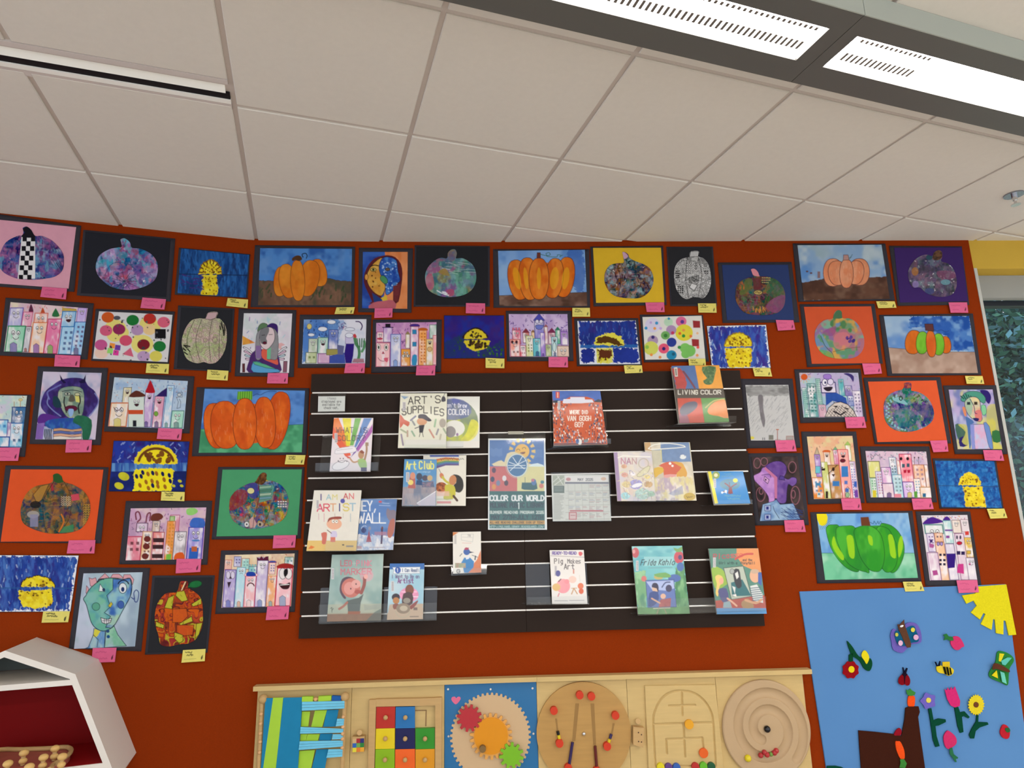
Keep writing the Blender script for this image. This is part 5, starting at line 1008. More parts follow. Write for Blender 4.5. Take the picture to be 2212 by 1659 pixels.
art('city_drawing', 'city drawing', 'drawing with an orange sun, a winking tower and a netted smiling dome', 'city drawing with the netted dome', 'R2',
    P('580,35 1240,30 1305,555 642,570'), P('628,70 1215,70 1268,515 672,515'), d, P('1082,512 1275,508 1298,618 1100,622'), 'p')
def d(c):
    c.fill('c4c4c4', n=.03); c.poly(P('95,200 520,195 530,300 108,305'), wash(['909090', '7c7c7c', 'a8a8a8'], .01, .02, 3), wob=14); c.dashes(130, (120, 310, 520, 640), 46, 3, ['a0a0a4', '94949a'], 4, ang=125, sp=8)
    c.poly(P('218,300 268,300 270,420 290,540 275,615 245,520 232,420'), wash(['787478', '88848a'], .03, .01, 3), sm=3, n=.1)
    c.rect(325, 690, 372, 738, '7c7c74'); c.rect(408, 640, 416, 740, 'a06c64'); c.rect(398, 630, 426, 640, 'b07058'); c.ell(160, 718, 22, 16, 'd8cc58'); c.rect(500, 700, 570, 740, 'a8a09c', ol='a06058', ow=4); c.rect(262, 715, 270, 740, '606068'); c.rect(280, 715, 288, 740, '606068'); c.line(P('390,735 440,735'), 4, 'a07068')
art('tornado_drawing', 'tornado drawing', 'pencil drawing of a grey tornado over tiny buildings on white', 'grey tornado drawing', 'R2',
    P('40,130 562,128 642,815 105,822'), P('92,192 520,190 580,742 148,745'), d, P('388,742 583,740 603,852 405,855'), 'p')
def d(c):
    c.fill(wash(['2c2628', '3c3234', '4c3c3c', '241c20', '5c4c48'], .008, .008, 3))
    for x, y, rx, ry in ((210, 970, 34, 50), (280, 955, 34, 40), (560, 1010, 38, 55), (590, 1290, 44, 90), (245, 1280, 44, 70), (570, 1280, 20, 40), (250, 1250, 20, 30)): c.ell(x, y, rx, ry, None, ol='8c5c68', ow=8)
    c.poly(P('290,1000 370,955 450,955 500,1000 500,1060 480,1110 520,1130 555,1110 600,1120 600,1170 560,1200 520,1180 505,1260 495,1360 430,1365 400,1320 370,1110 320,1040'), wash(['6c4c98', '7c5ca8', '5c3c88', '8868a8'], .012, .01, 4), sm=3, ol='2c1c48', ow=5)
    c.poly(P('180,1090 240,1060 260,1020 300,1015 380,1100 385,1300 380,1360 330,1370 320,1300 260,1220 190,1150 175,1110'), wash(['b080c8', 'c894d4', 'a070bc'], .012, .012, 5), sm=3, ol='3c2050', ow=5); c.poly(P('290,1005 410,1110 408,1320 385,1320 378,1120 280,1030'), 'c0749c')
    c.poly(P('285,1100 330,1135 315,1175 275,1140'), 'd0a0d0', ol='2c1c48', ow=5); c.ell(295, 1135, 8, 10, '2c1440'); c.poly(P('425,1130 440,1095 475,1100 485,1140'), '54408c', ol='2c1c48', ow=5); c.line(P('255,1090 330,1080 345,1110'), 5, '3c2050', sm=3)
    c.poly(P('235,1548 265,1380 370,1350 400,1330 440,1380 570,1370 640,1530'), wash(['7898c8', '98b8d8', '6084b8', 'a8c4d8'], .01, .01, 3), ol='1c2c50', ow=5); c.dashes(26, (430, 1390, 600, 1500), 110, 4, ['2c4078'], 5, ang=20, sp=20)
    for y in (1390, 1480): c.rect(285, y, 345, y + 55, 'a8b4d8', ol='283468', ow=5); c.rect(300, y + 12, 325, y + 42, '28307c')
    c.line(P('370,1400 380,1440 430,1520'), 5, '1c2c50')
art('portrait_painting', 'portrait painting', 'purple and violet angular face against dark swirls, beside the slatwall', 'purple angular face', 'R2',
    P('108,872 658,868 725,1585 188,1590'), P('150,908 610,900 690,1532 235,1548'), d, P('478,1538 672,1535 695,1655 490,1655'), 'p')
def d(c):
    sky(c, ['e8c8a0', 'e8b898', 'dccc98', 'e4a888'], ['b87c68', 'c08c98'], 24, .3); c.poly([(805, 812), (780, 885), (830, 885)], 'c0ac90', ol='584838', ow=4)
    city(c, '1085 790 1135 945 d8d490 98a048 t a0c068;965 840 1010 980 d888a8 a03068 tf 70b080;870 860 930 990 e8c8b0 c06030 ro d06028;778 885 832 1105 b088cc 582c88 f;1120 955 1180 1315 d0b8d8 8c70a8 fw 3c68b8;755 1115 855 1320 e88c30 c86818 w 4c80b0;845 960 905 1320 ccd078 98a040 ;915 990 1030 1320 c08c50 8c5c34 ;1010 835 1110 1320 f0a8a0 d04858 o')
    c.rect(790, 1000, 838, 1070, '6cc0d0', ol='4c3c80', ow=4); c.rect(960, 1148, 1028, 1198, '3c78b8'); c.poly(P('1048,1000 1112,1000 1118,1105 1050,1108'), '3c7cc0', sm=0, n=.1); c.rect(1078, 1145, 1110, 1180, '5c78c0'); c.ell(1062, 945, 26, 18, '6c1c30', ol='401018', ow=5)
    c.poly(P('1085,1315 1085,1230 1110,1205 1135,1230 1140,1315'), 'd8d8c0', ol='a83c48', ow=6); c.rect(1088, 1220, 1122, 1258, '4468b8'); c.ell(1108, 1285, 20, 26, '98b890', ol='403c38', ow=4); c.rect(892, 1250, 915, 1320, '2c1c1c')
    c.line(P('920,1075 1005,990'), 7, '241818'); c.ell(968, 1030, 14, 20, '341c18'); c.poly(P('950,1080 985,1078 972,1108'), '4c2820'); c.poly(P('850,1025 888,1020 885,1042 852,1044'), '20180c'); c.ell(858, 1015, 6, 8, '20180c'); c.poly(P('1175,1150 1200,1150 1202,1205 1172,1205'), '3860b8'); c.poly(P('1178,1240 1210,1235 1215,1310 1182,1310'), '7440a0')
    c.poly(P('790,1165 840,1165 842,1195 790,1195'), '4c88b0'); c.rect(808, 1258, 842, 1310, 'e0d8c8'); c.rect(815, 1268, 836, 1288, '4c90b8')
art('city_drawing', 'city drawing', 'drawing of orange-skied crooked towers with a pencil tower, beside the slatwall', 'orange-skied crooked towers', 'R2',
    P('650,655 1195,655 1280,1365 718,1380'), P('705,705 1158,698 1228,1320 775,1328'), d, P('1045,1322 1235,1320 1252,1435 1062,1435'), 'p')
def d(c):
    patch(['3c6c7c', '5c4c8c', '3c7c6c', '8c6ca0', '2c2c6c', '4c8c94', '7c8c5c', '9c7ca8', '2c5c5c'], white=10, a=.4, f=.014, seed=51)(c)
    c.poly(P('600,400 800,420 815,520 760,590 680,520 600,440'), '2c246c', a=.6, sm=3, n=.3); c.poly(P('400,480 560,460 640,560 560,640 440,620'), '2c7870', a=.5, sm=3)
    c.poly(P('390,350 450,330 540,400 510,410 400,370'), '8cc0c8', a=.8, sm=2); c.ell(468, 343, 16, 22, None, ol='141c28', ow=9)
    for k in range(26):
        a = math.radians(100 + k * 5.5); c.ell(550 + 235 * math.cos(a) * (1 if k % 2 else .9), 480 + 200 * math.sin(a), 11, 9, '88b8c4')
    c.dashes(30, (600, 270, 770, 400), 22, 7, ['6c9c50', '1c2c1c'], 5, sp=80); c.poly(P('500,235 505,190 530,178 575,185 570,235'), wash(['9c3c30', '6c2c50', 'b06048'], .05, .05, 3), sm=2)
art('pumpkin_collage', 'pumpkin collage', 'teal and violet scribbled pumpkin with a red checked stem on orange paper', 'teal scribbled pumpkin on orange', 'R3',
    P('75,125 885,120 1000,818 195,825'), P('122,168 842,155 955,790 222,805'), plain('dd5a30'), P('775,790 955,785 970,905 812,912'), 'p',
    (P('288,440 300,370 340,310 410,270 480,250 505,215 500,190 530,176 575,185 578,235 570,260 660,280 740,330 790,400 818,490 805,570 750,630 680,665 600,690 520,698 430,685 350,640 300,560'), (550, 460), d))
def d(c):
    c.fill(wash(['8c90c4', 'b8a8d0', 'd0c860', '6c78b4', 'd8d080', 'b8b8d8'], .007, .005, 3, con=3)); c.poly(P('1380,430 1500,430 1510,700 1440,820 1380,650'), 'c8c050', a=.7, sm=3); c.poly(P('1040,620 1130,640 1160,760 1080,790'), '2c5c3c', a=.9, sm=3); c.poly(P('1430,690 1510,690 1520,800 1440,800'), '347040', sm=2); c.poly(P('1085,760 1160,750 1170,840 1090,850'), '2c2468', sm=2)
    c.poly(P('1300,260 1380,262 1420,330 1400,400 1370,380 1340,320'), '2c1c6c', sm=3); c.poly(P('1070,620 1180,640 1180,830 1110,800 1150,700'), 'c4c060', a=.8, sm=3)
    c.poly(P('1100,360 1130,300 1200,270 1300,280 1360,340 1340,400 1240,330 1150,380'), '4c9480', sm=3, ol='1c3c3c', ow=5); [c.line([(1100 + k * 26, 300 + abs(k - 2) * 10), (1130 + k * 22, 355 - abs(2 - k) * 4)], 12, '24504c') for k in range(5)]
    c.poly(P('1140,390 1180,340 1250,328 1300,370 1310,480 1325,560 1300,590 1250,570 1200,540 1160,480'), wash(['e0d098', 'd8a890', 'c8c8a0', 'd0b0b8'], .02, .02, 4), sm=3, ol='243848', ow=6); c.poly(P('1145,390 1190,335 1215,370 1225,450 1200,530 1165,480'), '90b8a0', a=.8, sm=2); c.poly(P('1250,480 1310,470 1322,560 1290,588 1255,560'), 'd86c6c', a=.85, sm=3)
    c.rect(1165, 382, 1200, 412, '24343c'); c.rect(1240, 380, 1275, 412, '3c2c24'); c.line(P('1195,350 1240,430 1248,495 1270,505'), 7, '3c2458', sm=3); c.poly(P('1230,550 1290,555 1280,585 1245,580'), '28205c', sm=2)
    c.poly(P('1115,440 1145,440 1160,520 1140,530'), 'd88860', sm=2); c.poly(P('1315,420 1360,420 1370,500 1330,520'), '80c898', sm=2, ol='1c4c40', ow=4); c.poly(P('1150,540 1200,560 1240,600 1200,640 1210,830 1190,870 1170,660'), '4c70a8', sm=2)
    c.poly(P('1230,620 1350,615 1390,780 1420,880 1250,880'), wash(['d8a8c8', 'c8b8dc', 'b8c4e0'], .015, .012, 3), ol='242c60', ow=5); c.poly(P('1200,620 1240,620 1250,880 1215,880'), '8890d0'); c.poly(P('1340,600 1400,640 1440,870 1400,860 1370,740'), '6c8cc8', sm=2, ol='242c60', ow=4)
art('portrait_painting', 'portrait painting', 'watercolour figure with a green headband, overlapping the window edge of the wall', 'watercolour figure by the window', 'R3',
    P('915,208 1472,205 1592,932 1040,930'), P('972,252 1435,250 1538,880 1068,880'), d, P('1335,888 1530,890 1558,1002 1355,998'), 'p')
def d(c):
    sky(c, ['d8b8cc', 'dcc8d4', 'c8b0cc'], ['c04868', '5c7c98', '6c4c88', '4c8c90'], 60, .22); c.line(P('160,990 150,930 180,960 200,925 230,950 245,930 250,985'), 5, '585868')
    city(c, '118 1008 240 1180 dcd880 6c6c40 s;340 965 412 1150 98b8cc 205c88 dw 3c4858;425 1000 465 1150 e89440 b86828;448 932 572 1225 f08898 b01858 s;595 1045 710 1280 ecb490 b87048 w 9c7890;712 1045 748 1280 ecbc90 6c3430 ;140 1185 205 1390 b8d8c0 508070 w 4c906c;198 1115 265 1390 c8c0dc 6c4c98 w b86878;258 1072 358 1240 dca8d4 5c2080 f;375 1150 472 1390 b0d4dc 3c90a8 w 788c98;270 1240 385 1390 e4c8d4 5c2878 sp 4c2878;485 1225 600 1390 d8b8e8 5c2890 fp d0c048;600 1190 670 1390 f4e4d8 9c5868 w 4c9cc0;668 1280 790 1392 f0d4b8 b88858 ')
    for x in (470, 540): c.ell(x, 980, 15, 18, '201418')
    for x, y in ((495, 1055), (545, 1050)): c.rect(x - 15, y - 20, x + 15, y + 18, '3c5868')
    for x in (515, 555): c.poly([(x - 20, 1100), (x + 14, 1095), (x + 10, 1128), (x - 14, 1132)], 'b01838')
    c.line(P('610,968 612,1040'), 5, '503038'); c.ell(612, 968, 7, 9, '302028'); c.line(P('655,968 657,1040'), 5, '503038'); c.ell(655, 968, 7, 9, '302028'); c.poly(P('170,1312 208,1312 210,1388 172,1388'), 'd8c438'); c.poly(P('605,1330 640,1320 645,1390 610,1390'), '5c9c40'); c.rect(698, 1345, 732, 1385, '2c6890'); c.poly(P('400,1350 470,1350 475,1390 402,1390'), 'e08898')
art('city_drawing', 'city drawing', 'drawing of a tall red smiling tower among pastel blocks, below the teal pumpkin', 'drawing with the red smiling tower', 'R3',
    P('38,850 768,850 850,1440 110,1445'), P('95,898 735,905 792,1395 152,1388'), d, P('582,1400 788,1398 815,1510 602,1518'), 'p')
art('moon_painting', 'moon painting', 'bright blue dabbed painting of a yellow dome on a spotted column, nearest the window', 'bright blue dabbed moon painting', 'R3',
    P('805,975 1470,988 1552,1506 880,1506'), P('828,1000 1452,1005 1535,1500 900,1490'), moonpic(['1c60a8', '2870b8', '1a4c94', '3c88c8', '203c88'], (1195, 1258, 118, 135), P('1120,1275 1325,1270 1345,1380 1370,1490 1145,1488 1140,1370'), sx=.02, sy=.02, nst=260, sl=20, sw=16, rim='e0cc30', horizon=(1262, 1275, '2c4c78'), yel=('e8d020', 'dcbc20', 'f0dc38'), brn=('8c6414', '7a4c20', 'a87c18', '84401c')), P('1375,1508 1558,1505 1592,1605 1412,1612'), 'y', seed=8)
def d(c):
    c.fill(wash(['6ca4d8', '80b4e0', '5c90d0', '98c0e0'], .008, .006, 3)); c.poly(P('195,515 1110,515 1140,780 220,780'), wash(['78c8a0', '90d4b0', '5cb088', 'a8dcc0'], .007, .007, 4), ol='2c6c54', ow=4)
    c.poly(P('150,130 245,130 258,200 235,245 180,240'), 'ecdc1c', sm=2); [c.line([(170 + 90 * math.cos(a), 165 + 90 * math.sin(a)), (170 + 130 * math.cos(a), 165 + 125 * math.sin(a))], 3, '50645c') for a in np.arange(-.3, 1.6, .14)]
    c.poly(P('280,290 360,262 520,268 640,250 800,245 900,300 985,420 985,560 920,670 800,670 690,680 560,670 420,590 320,460'), '34942a')
    G = ['3ca028', '30942c', '4cb038', '2c8830']
    for pts in ('245,300 260,250 310,240 370,255 420,400 520,600 560,690 480,680 380,600 290,460', '770,240 840,235 900,265 960,330 1000,440 990,560 930,680 870,700 850,600 820,400', '340,290 360,260 440,250 520,265 560,400 660,680 620,695 520,660 430,580 350,400', '735,275 830,270 880,330 930,450 930,600 880,690 800,680 740,500', '515,300 560,260 640,248 720,275 780,350 810,500 800,620 770,680 730,695 660,670 580,560 530,400'): c.poly(P(pts), wash(G, .01, .005, 5, con=2.2), sm=5, ol='1c5424', ow=5)
    for pts in ('320,350 350,440 415,540 405,585 350,530 300,430', '445,350 500,350 520,470 515,565 470,545 450,440', '650,345 690,360 695,440 660,420', '845,345 885,340 910,440 920,560 870,540 855,440', '960,360 985,360 985,470 950,560 940,450'): c.poly(P(pts), '9cd424', sm=3, a=.9)
    c.poly(P('578,168 655,163 675,250 585,248'), '6c3c24'); c.line(P('670,215 700,230 710,205 730,235 745,205 755,235 770,205 785,230'), 5, '285878', sm=3)
art('pumpkin_painting', 'pumpkin painting', 'painting of a bright green pumpkin with a brown stem and a yellow corner sun', 'bright green pumpkin painting', 'R4',
    P('92,118 1080,105 1170,795 160,808'), P('152,135 1038,125 1135,755 235,775'), d, P('987,792 1165,790 1197,882 1012,888'), 'y')
def d(c):
    c.fill('dcd4dc', n=.04); c.dashes(26, (1180, 155, 1600, 185), 12, 6, ['c04878', '4c58a0', 'd89048'], 4, sp=80)
    c.poly(P('1185,238 1215,190 1270,165 1320,180 1378,215'), '4c2088', sm=3); c.poly(P('1378,200 1390,170 1420,160 1448,195'), '4c2088', sm=3)
    city(c, '1195 240 1370 325 d8e0dc 60908c f;1375 200 1450 420 a0d4d4 3c8c90 s;1460 195 1540 320 e4d4c8 7c6464 f;1545 190 1620 310 e0d4d8 a0808c f;1215 325 1285 500 d4c4e0 6c4890 w;1290 320 1370 405 e8b898 a86844 w 301c50;1300 410 1385 780 f0c4a0 b0784c ;1222 510 1325 780 dcc0d4 845088 s;1395 425 1480 775 dcd4e4 5c2c80 ;1488 325 1575 775 dcc4d4 8c4880 ;1580 365 1660 555 e0b83c 9c6c20 f;1598 560 1690 775 e0d8e4 806888 f')
    c.poly(P('1410,520 1500,518 1490,655 1422,662'), '34187c'); c.poly(P('1520,620 1575,618 1580,715 1512,705'), 'c83c88'); c.ell(1535, 418, 26, 17, 'b81c38', ol='4c1428', ow=4); c.rect(1508, 495, 1545, 530, '2c2050'); c.rect(1552, 498, 1588, 532, '2c2050'); c.poly(P('1588,305 1625,302 1628,338 1592,342'), 'd04038')
    for x in (1512, 1545): c.ell(x, 362, 9, 20, '40304c')
    for y in (520, 572, 612):
        for x in (1340, 1378): c.rect(x, y, x + 24, y + 22, '241c3c')
    for y in (410, 430): 
        for x in (1330, 1362): c.ell(x, 425, 13, 18, 'a890d0', ol='3c3050', ow=4)
    c.poly(P('1240,420 1290,430 1285,465 1245,460'), 'b05898'); c.ell(1262, 398, 14, 16, '3c2468'); c.poly(P('1272,685 1318,678 1330,725 1282,732'), 'b04c90'); c.rect(1405, 345, 1440, 370, '8c4898'); c.rect(1395, 285, 1470, 302, '7c58a0')
    c.rect(1608, 490, 1645, 522, 'd8b040', ol='4c3c1c', ow=4); c.ell(1635, 622, 10, 10, 'a83878')
art('city_drawing', 'city drawing', 'upright drawing of a purple-roofed house block, directly above the yellow felt sun', 'purple-roofed house drawing', 'R4',
    P('1112,110 1640,112 1750,830 1210,835'), P('1165,150 1612,145 1708,775 1250,780'), d, P('1507,778 1708,775 1725,895 1530,902'), 'p', toff=.016)
# ------------------------------------------------------------------ slatwall with books
M_SLAT = mat('espresso_board', '281d17', rough=.6, spec=.15, noise=.12, nscale=30, stretch=(1, 1, 10))
M_INS = mat('aluminium_insert', 'f8f6f2', rough=.3, metal=.6)
SWALL = .0205
sw = empty('slatwall_panel', W(1.386, .11, 0), 'wide dark brown slatwall board with bright metal grooves, hung among the pictures', 'slatwall')
SL, SM, SR = .3335, 1.3465, 2.4385
ZTOP, ZB = .7135, -.489
ZG = [.6215 - .10165 * k for k in range(11)]
for k in range(12):
    zt = ZTOP if k == 0 else ZG[k - 1] - .0042; zb = ZB if k == 11 else ZG[k] + .0042
    for a, b in ((SL, SM - .0006), (SM + .0006, SR)): wallstrip('slat', a, b, zb, zt, .002, SWALL, M_SLAT, sw, n=12)
for z in ZG:
    for a, b in ((SL + .008, SM - .001), (SM + .001, SR - .008)):
        s = np.linspace(a, b, 12); prof = [(.0043 * math.sin(t), .0185 + .0043 * math.cos(t)) for t in np.radians(np.linspace(-110, 110, 11))]
        V = np.concatenate([W(s, z + dz, o) for dz, o in prof]); n = 12; Fc = []
        for j in range(10):
            for i in range(n - 1): Fc.append((j * n + i, j * n + i + 1, (j + 1) * n + i + 1, (j + 1) * n + i))
        mesh('groove_insert', V, Fc, M_INS, sw, smooth=True)
def quad3(zt, q, offs):
    p = px(zt, q); return np.array([F(p[j:j + 1, 0], p[j:j + 1, 1], offs[j])[0] for j in range(4)])
def planar(zt, q, offs):
    c = quad3(zt, q, offs); n = np.cross(c[1] - c[0], c[3] - c[0]); n /= np.linalg.norm(n)
    if n[1] > 0: n = -n
    p = px(zt, q); return onplane(p[:, 0], p[:, 1], c[0], n), n
def plate(name, zt, q, offs, th, m=None, parent=None):
    P_, n = planar(zt, q, offs); return prism(name, P_, P_ - n * th, m or M_ACR, parent)
def holder(label, back=None, lip=None, zt='S1', offs=(.03, .03, .055, .055), lo=.095, cat='book holder'):
    """clear acrylic book easel hooked into the slats: back plate, ledge and front lip"""
    q0 = px(zt, back or lip).mean(0); h = empty('acrylic_book_holder', F(q0[0], q0[1], .03), label, cat, 'clear acrylic book holders on the slatwall')
    if back: plate('back_plate', zt, back, offs, .003, None, h)
    if lip:
        A, n = planar(zt, lip, (lo,) * 4); prism('front_lip', A, A - n * .003, M_ACR, h)
        B = A[[3, 2]].copy(); C = A[[3, 2]] + np.array([0, lo - .03, 0]); C[:, 2] -= .0
        L4 = np.array([B[0], B[1], C[1], C[0]]); prism('ledge', L4, L4 - np.array([0, 0, .003]), M_ACR, h)
    return h
def book(name, label, zt, q, draw, offs=(.05, .05, .085, .085), th=.010, seed=1, m=None, group='picture books on the slatwall'):
    P_, n = planar(zt, q, offs); c = P_.mean(0)
    b = empty(name, c, label, 'book', group)
    sheet('front_cover', zt, q, draw, 0, b, m or M_COVER, offs=offs, thick=.0022, seed=seed)
    ins = lambda k, d: c + (P_ - c) * k - n * d
    prism('pages', ins(.985, .0023), ins(.985, th - .0022), M_PAGES, b)
    prism('back_cover', ins(1, th - .0021), ins(1, th), mat('book_back_cover', 'a8a29a', rough=.5), b)
    return b
def barcode(c, x, y, w, h): c.rect(x, y, x + w, y + h, 'c8c4c4'); [c.line([(x + w * .25, y + h * (.1 + .1 * k)), (x + w * .8, y + h * (.1 + .1 * k))], h * .04, '605c68') for k in range(9)]
# sign
def d(c):
    c.fill('d4d4ce')
    for k, (t, x, w) in enumerate((('Items', 352, 105), ('displayed are', 290, 225), ('available for', 298, 210), ('check-out.', 315, 172))): c.txt(t, x, 330 + k * 36, w, 24, 4.5, '5a5a58' if k else '8a8a88')
sg = empty('notice_sign', quad3('S1', [(250, 295), (557, 293), (552, 472), (246, 474)], (.03,) * 4).mean(0), 'small white notice in a clear holder reading items displayed are available for check-out', 'sign')
sheet('notice_card', 'S1', [(250, 295), (557, 293), (552, 465), (246, 470)], d, 0, sg, M_COVER, offs=(.034,) * 4, thick=.001)
plate('sign_holder', 'S1', [(245, 262), (562, 260), (555, 478), (243, 482)], (.038,) * 4, .002, None, sg)
# 1 what is color
def d(c):
    c.fill('d8d0d4')
    rr = [('d87830', (430, 542), (485, 542)), ('d8cc30', (520, 542), (625, 542)), ('70a850', (668, 542), (735, 542)), ('5078b8', (765, 542), (855, 542)), ('a058a8', (868, 590), (866, 700))]
    A = (620, 960); c.poly([(420, 560), (480, 540), (590, 800), (620, 970), (560, 980), (410, 760)], 'd85c40', n=.1); c.poly([(480, 545), (430, 545), (420, 640), (560, 860), (600, 860)], 'd8783c')
    for col, a, b, w0, w1 in (('d8cc38', (525, 545), (625, 545), (570, 860), (615, 860)), ('70a858', (668, 545), (738, 545), (610, 855), (650, 855)), ('5880b8', (768, 545), (860, 545), (640, 930), (690, 860)), ('7050a0', (800, 690), (840, 640), (620, 990), (680, 930)), ('a860a8', (868, 610), (866, 700), (690, 900), (700, 930))): c.poly([a, b, w1, w0], col, n=.12)
    c.txt('WHAT IS', 455, 710, 365, 60, 7, '383040'); c.txt('COLOR?', 468, 800, 330, 58, 7, '4c4450'); c.txt('IS', 745, 710, 75, 55, 6, '6878a8')
    barcode(c, 435, 715, 34, 110); c.poly(spl(P('440,930 470,890 640,865 680,890 660,930 460,950'), 3), 'dcd8dc', ol='9c98a4', ow=4); c.line(P('460,910 640,888'), 4, '9c98a4')
    c.poly(P('695,1030 740,1000 790,1020 800,1110 735,1115'), '98b878', sm=3); c.line(P('780,1010 800,920 800,850'), 22, 'a08068', sm=3); c.rect(785, 820, 822, 860, '988068'); c.ell(738, 960, 34, 46, 'b08868'); c.poly(P('720,920 745,905 775,930 765,950 730,940'), '8c5040'); c.line(P('700,1035 650,1045 610,1000'), 18, 'b89478', sm=3); c.rect(735, 1105, 802, 1150, '4c4c70')
    c.ell(505, 1080, 100, 48, 'e0dce0', ol='807c88', ow=5, rot=-18); [c.ell(x, y, 6, 8, '504c58') for x, y in ((500, 1003), (535, 1003), (478, 1030), (575, 1035))]; c.line(P('480,1040 520,1048 560,1030'), 6, '504c58', sm=3); c.poly(P('550,965 620,990 590,1005'), 'c86058')
book('picture_book', 'white book with a rainbow burst titled WHAT IS COLOR?, on a wide clear holder', 'S1', [(428, 540), (875, 540), (842, 1150), (378, 1150)], d)
holder('wide clear acrylic holder under the rainbow burst book', [(300, 740), (962, 738), (940, 1150), (262, 1165)], [(218, 1055), (935, 1045), (928, 1135), (215, 1142)], 'S1')
# 2 art's supplies and can't draw
def d(c):
    c.fill('d4d2c0', n=.03); c.txt("ART'S", 1275, 385, 385, 80, 11, '34302c', dy=-20); c.txt('SUPPLIES', 1205, 515, 490, 78, 11, '34302c', arc=36, dy=12)
    c.ell(1430, 580, 58, 45, 'c89470'); c.poly(P('1390,545 1395,505 1460,500 1500,530 1540,570 1500,580 1440,550'), '2c2838', sm=3); c.poly(P('1395,625 1460,620 1440,710 1400,710'), '2c2c34'); c.line(P('1405,640 1350,660'), 9, '34303c'); c.line(P('1410,710 1400,755'), 8, '605c50'); c.line(P('1435,710 1445,755'), 8, '605c50')
    for x, y, a, l, col in ((1330, 545, -40, 70, '5c5c80'), (1335, 600, 60, 50, '787c80'), (1580, 600, 100, 80, '8cb088'), (1660, 590, 90, 30, '98908c'), (1540, 720, 60, 100, 'b87868'), (1330, 720, 60, 60, '7c9c80'), (1605, 700, 110, 60, '807c88'), (1205, 790, 80, 120, '80708c'), (1265, 720, 90, 60, 'a88878'), (1640, 760, 100, 60, 'b0a890'), (1220, 690, 30, 70, '98a080'), (1690, 690, 60, 60, '8c9c80')): t = math.radians(a); c.line([(x - l / 2 * math.cos(t), y - l / 2 * math.sin(t)), (x + l / 2 * math.cos(t), y + l / 2 * math.sin(t))], 20, col, a=.85)
    c.poly(P('1178,500 1230,560 1290,590 1270,640 1220,610 1180,660'), 'c0604c', sm=2); c.ell(1665, 600, 38, 52, 'a49c90'); c.poly(P('1190,290 1280,300 1230,330'), '8098b0'); barcode(c, 1208, 360, 38, 100); c.poly(P('1660,300 1690,300 1700,350 1650,355'), '45434c', sm=2); c.line(P('1690,262 1670,310'), 6, '45434c'); c.rect(1240, 790, 1700, 845, 'e2dcd4', a=.7)
book('picture_book', "cream book titled ART'S SUPPLIES with a child in a black cap and scattered pencils", 'S1', [(1185, 262), (1715, 260), (1705, 885), (1155, 882)], d, offs=(.055, .055, .092, .092))
def d(c):
    c.fill('d4d4cc'); c.ell(1790, 590, 280, 265, wash(['5c64a0', '7c8c70', '9cac60', 'c0c450'], .006, .003, 3, con=3)); 
    c.poly(P('1700,330 1900,340 1990,430 1950,530 1700,560'), '5c64a0', a=.7, n=.2, sm=2); c.poly(P('1990,560 2070,600 2060,720 1980,800 1870,800 1940,700'), 'd4d048', a=.8, sm=3, n=.15); c.ell(1800, 660, 118, 92, 'd8d8d0'); c.ell(1755, 700, 60, 65, '8c8888'); c.ell(1832, 730, 14, 18, '907498')
    c.txt("can't Draw", 1690, 418, 255, 42, 7, 'd8d8e4', dy=5); c.txt('COLOR!', 1732, 502, 250, 60, 9, 'e4e4ec', dy=5); c.rect(1700, 805, 2088, 880, 'd8d4cc')
book('picture_book', "book with a blue-green swirl titled can't Draw COLOR!, tucked behind the cream one", 'S1', [(1640, 297), (2088, 297), (2085, 880), (1630, 885)], d, offs=(.042, .042, .078, .078))
holder('clear acrylic ledge across the cream book and the swirl book', None, [(1230, 790), (1905, 783), (1902, 862), (1228, 880)], 'S1', lo=.105)
# 3 art club and the girl with the rainbow flag
def d(c):
    c.fill(wash(['4c88b8', '5c98c4', '6c8cac'], .006, .006, 3)); c.poly(P('1200,1330 1400,1290 1590,1330 1590,1540 1200,1540'), wash(['8c8890', 'a09498', '70788c'], .02, .008, 3), sm=0, wob=20)
    c.txt('Art', 1250, 1125, 120, 85, 13, 'dcd870'); c.txt('Club', 1400, 1120, 175, 85, 13, 'dcd870'); c.scrib(1375, 1165, 150, 16, 3, 'b8d0dc')
    c.poly(P('1270,1340 1290,1220 1320,1160 1355,1240 1355,1345'), 'a8605c', sm=0); c.ell(1325, 1200, 30, 40, 'c88870'); c.ell(1400, 1210, 34, 42, '3c4458'); c.poly(P('1370,1250 1430,1250 1440,1310 1360,1300'), '2c4870'); c.ell(1465, 1225, 34, 32, '4c4858'); c.ell(1520, 1225, 30, 32, 'b8a078'); c.poly(P('1430,1270 1560,1260 1570,1330 1430,1330'), wash(['606878', '8c7484', '506080'], .03, .03, 3)); c.ell(1300, 1275, 32, 30, 'd8c470'); barcode(c, 1250, 1160, 36, 110)
    c.poly(P('1370,1515 1585,1375 1585,1540 1400,1540'), 'c8c0cc', a=.8); c.line(P('1375,1510 1585,1378'), 7, 'ecebf0')
book('picture_book', 'blue book titled Art Club with a group of children, in front of the flag book', 'S1', [(1230, 1010), (1598, 1015), (1587, 1540), (1200, 1540)], d, offs=(.055, .055, .092, .092))
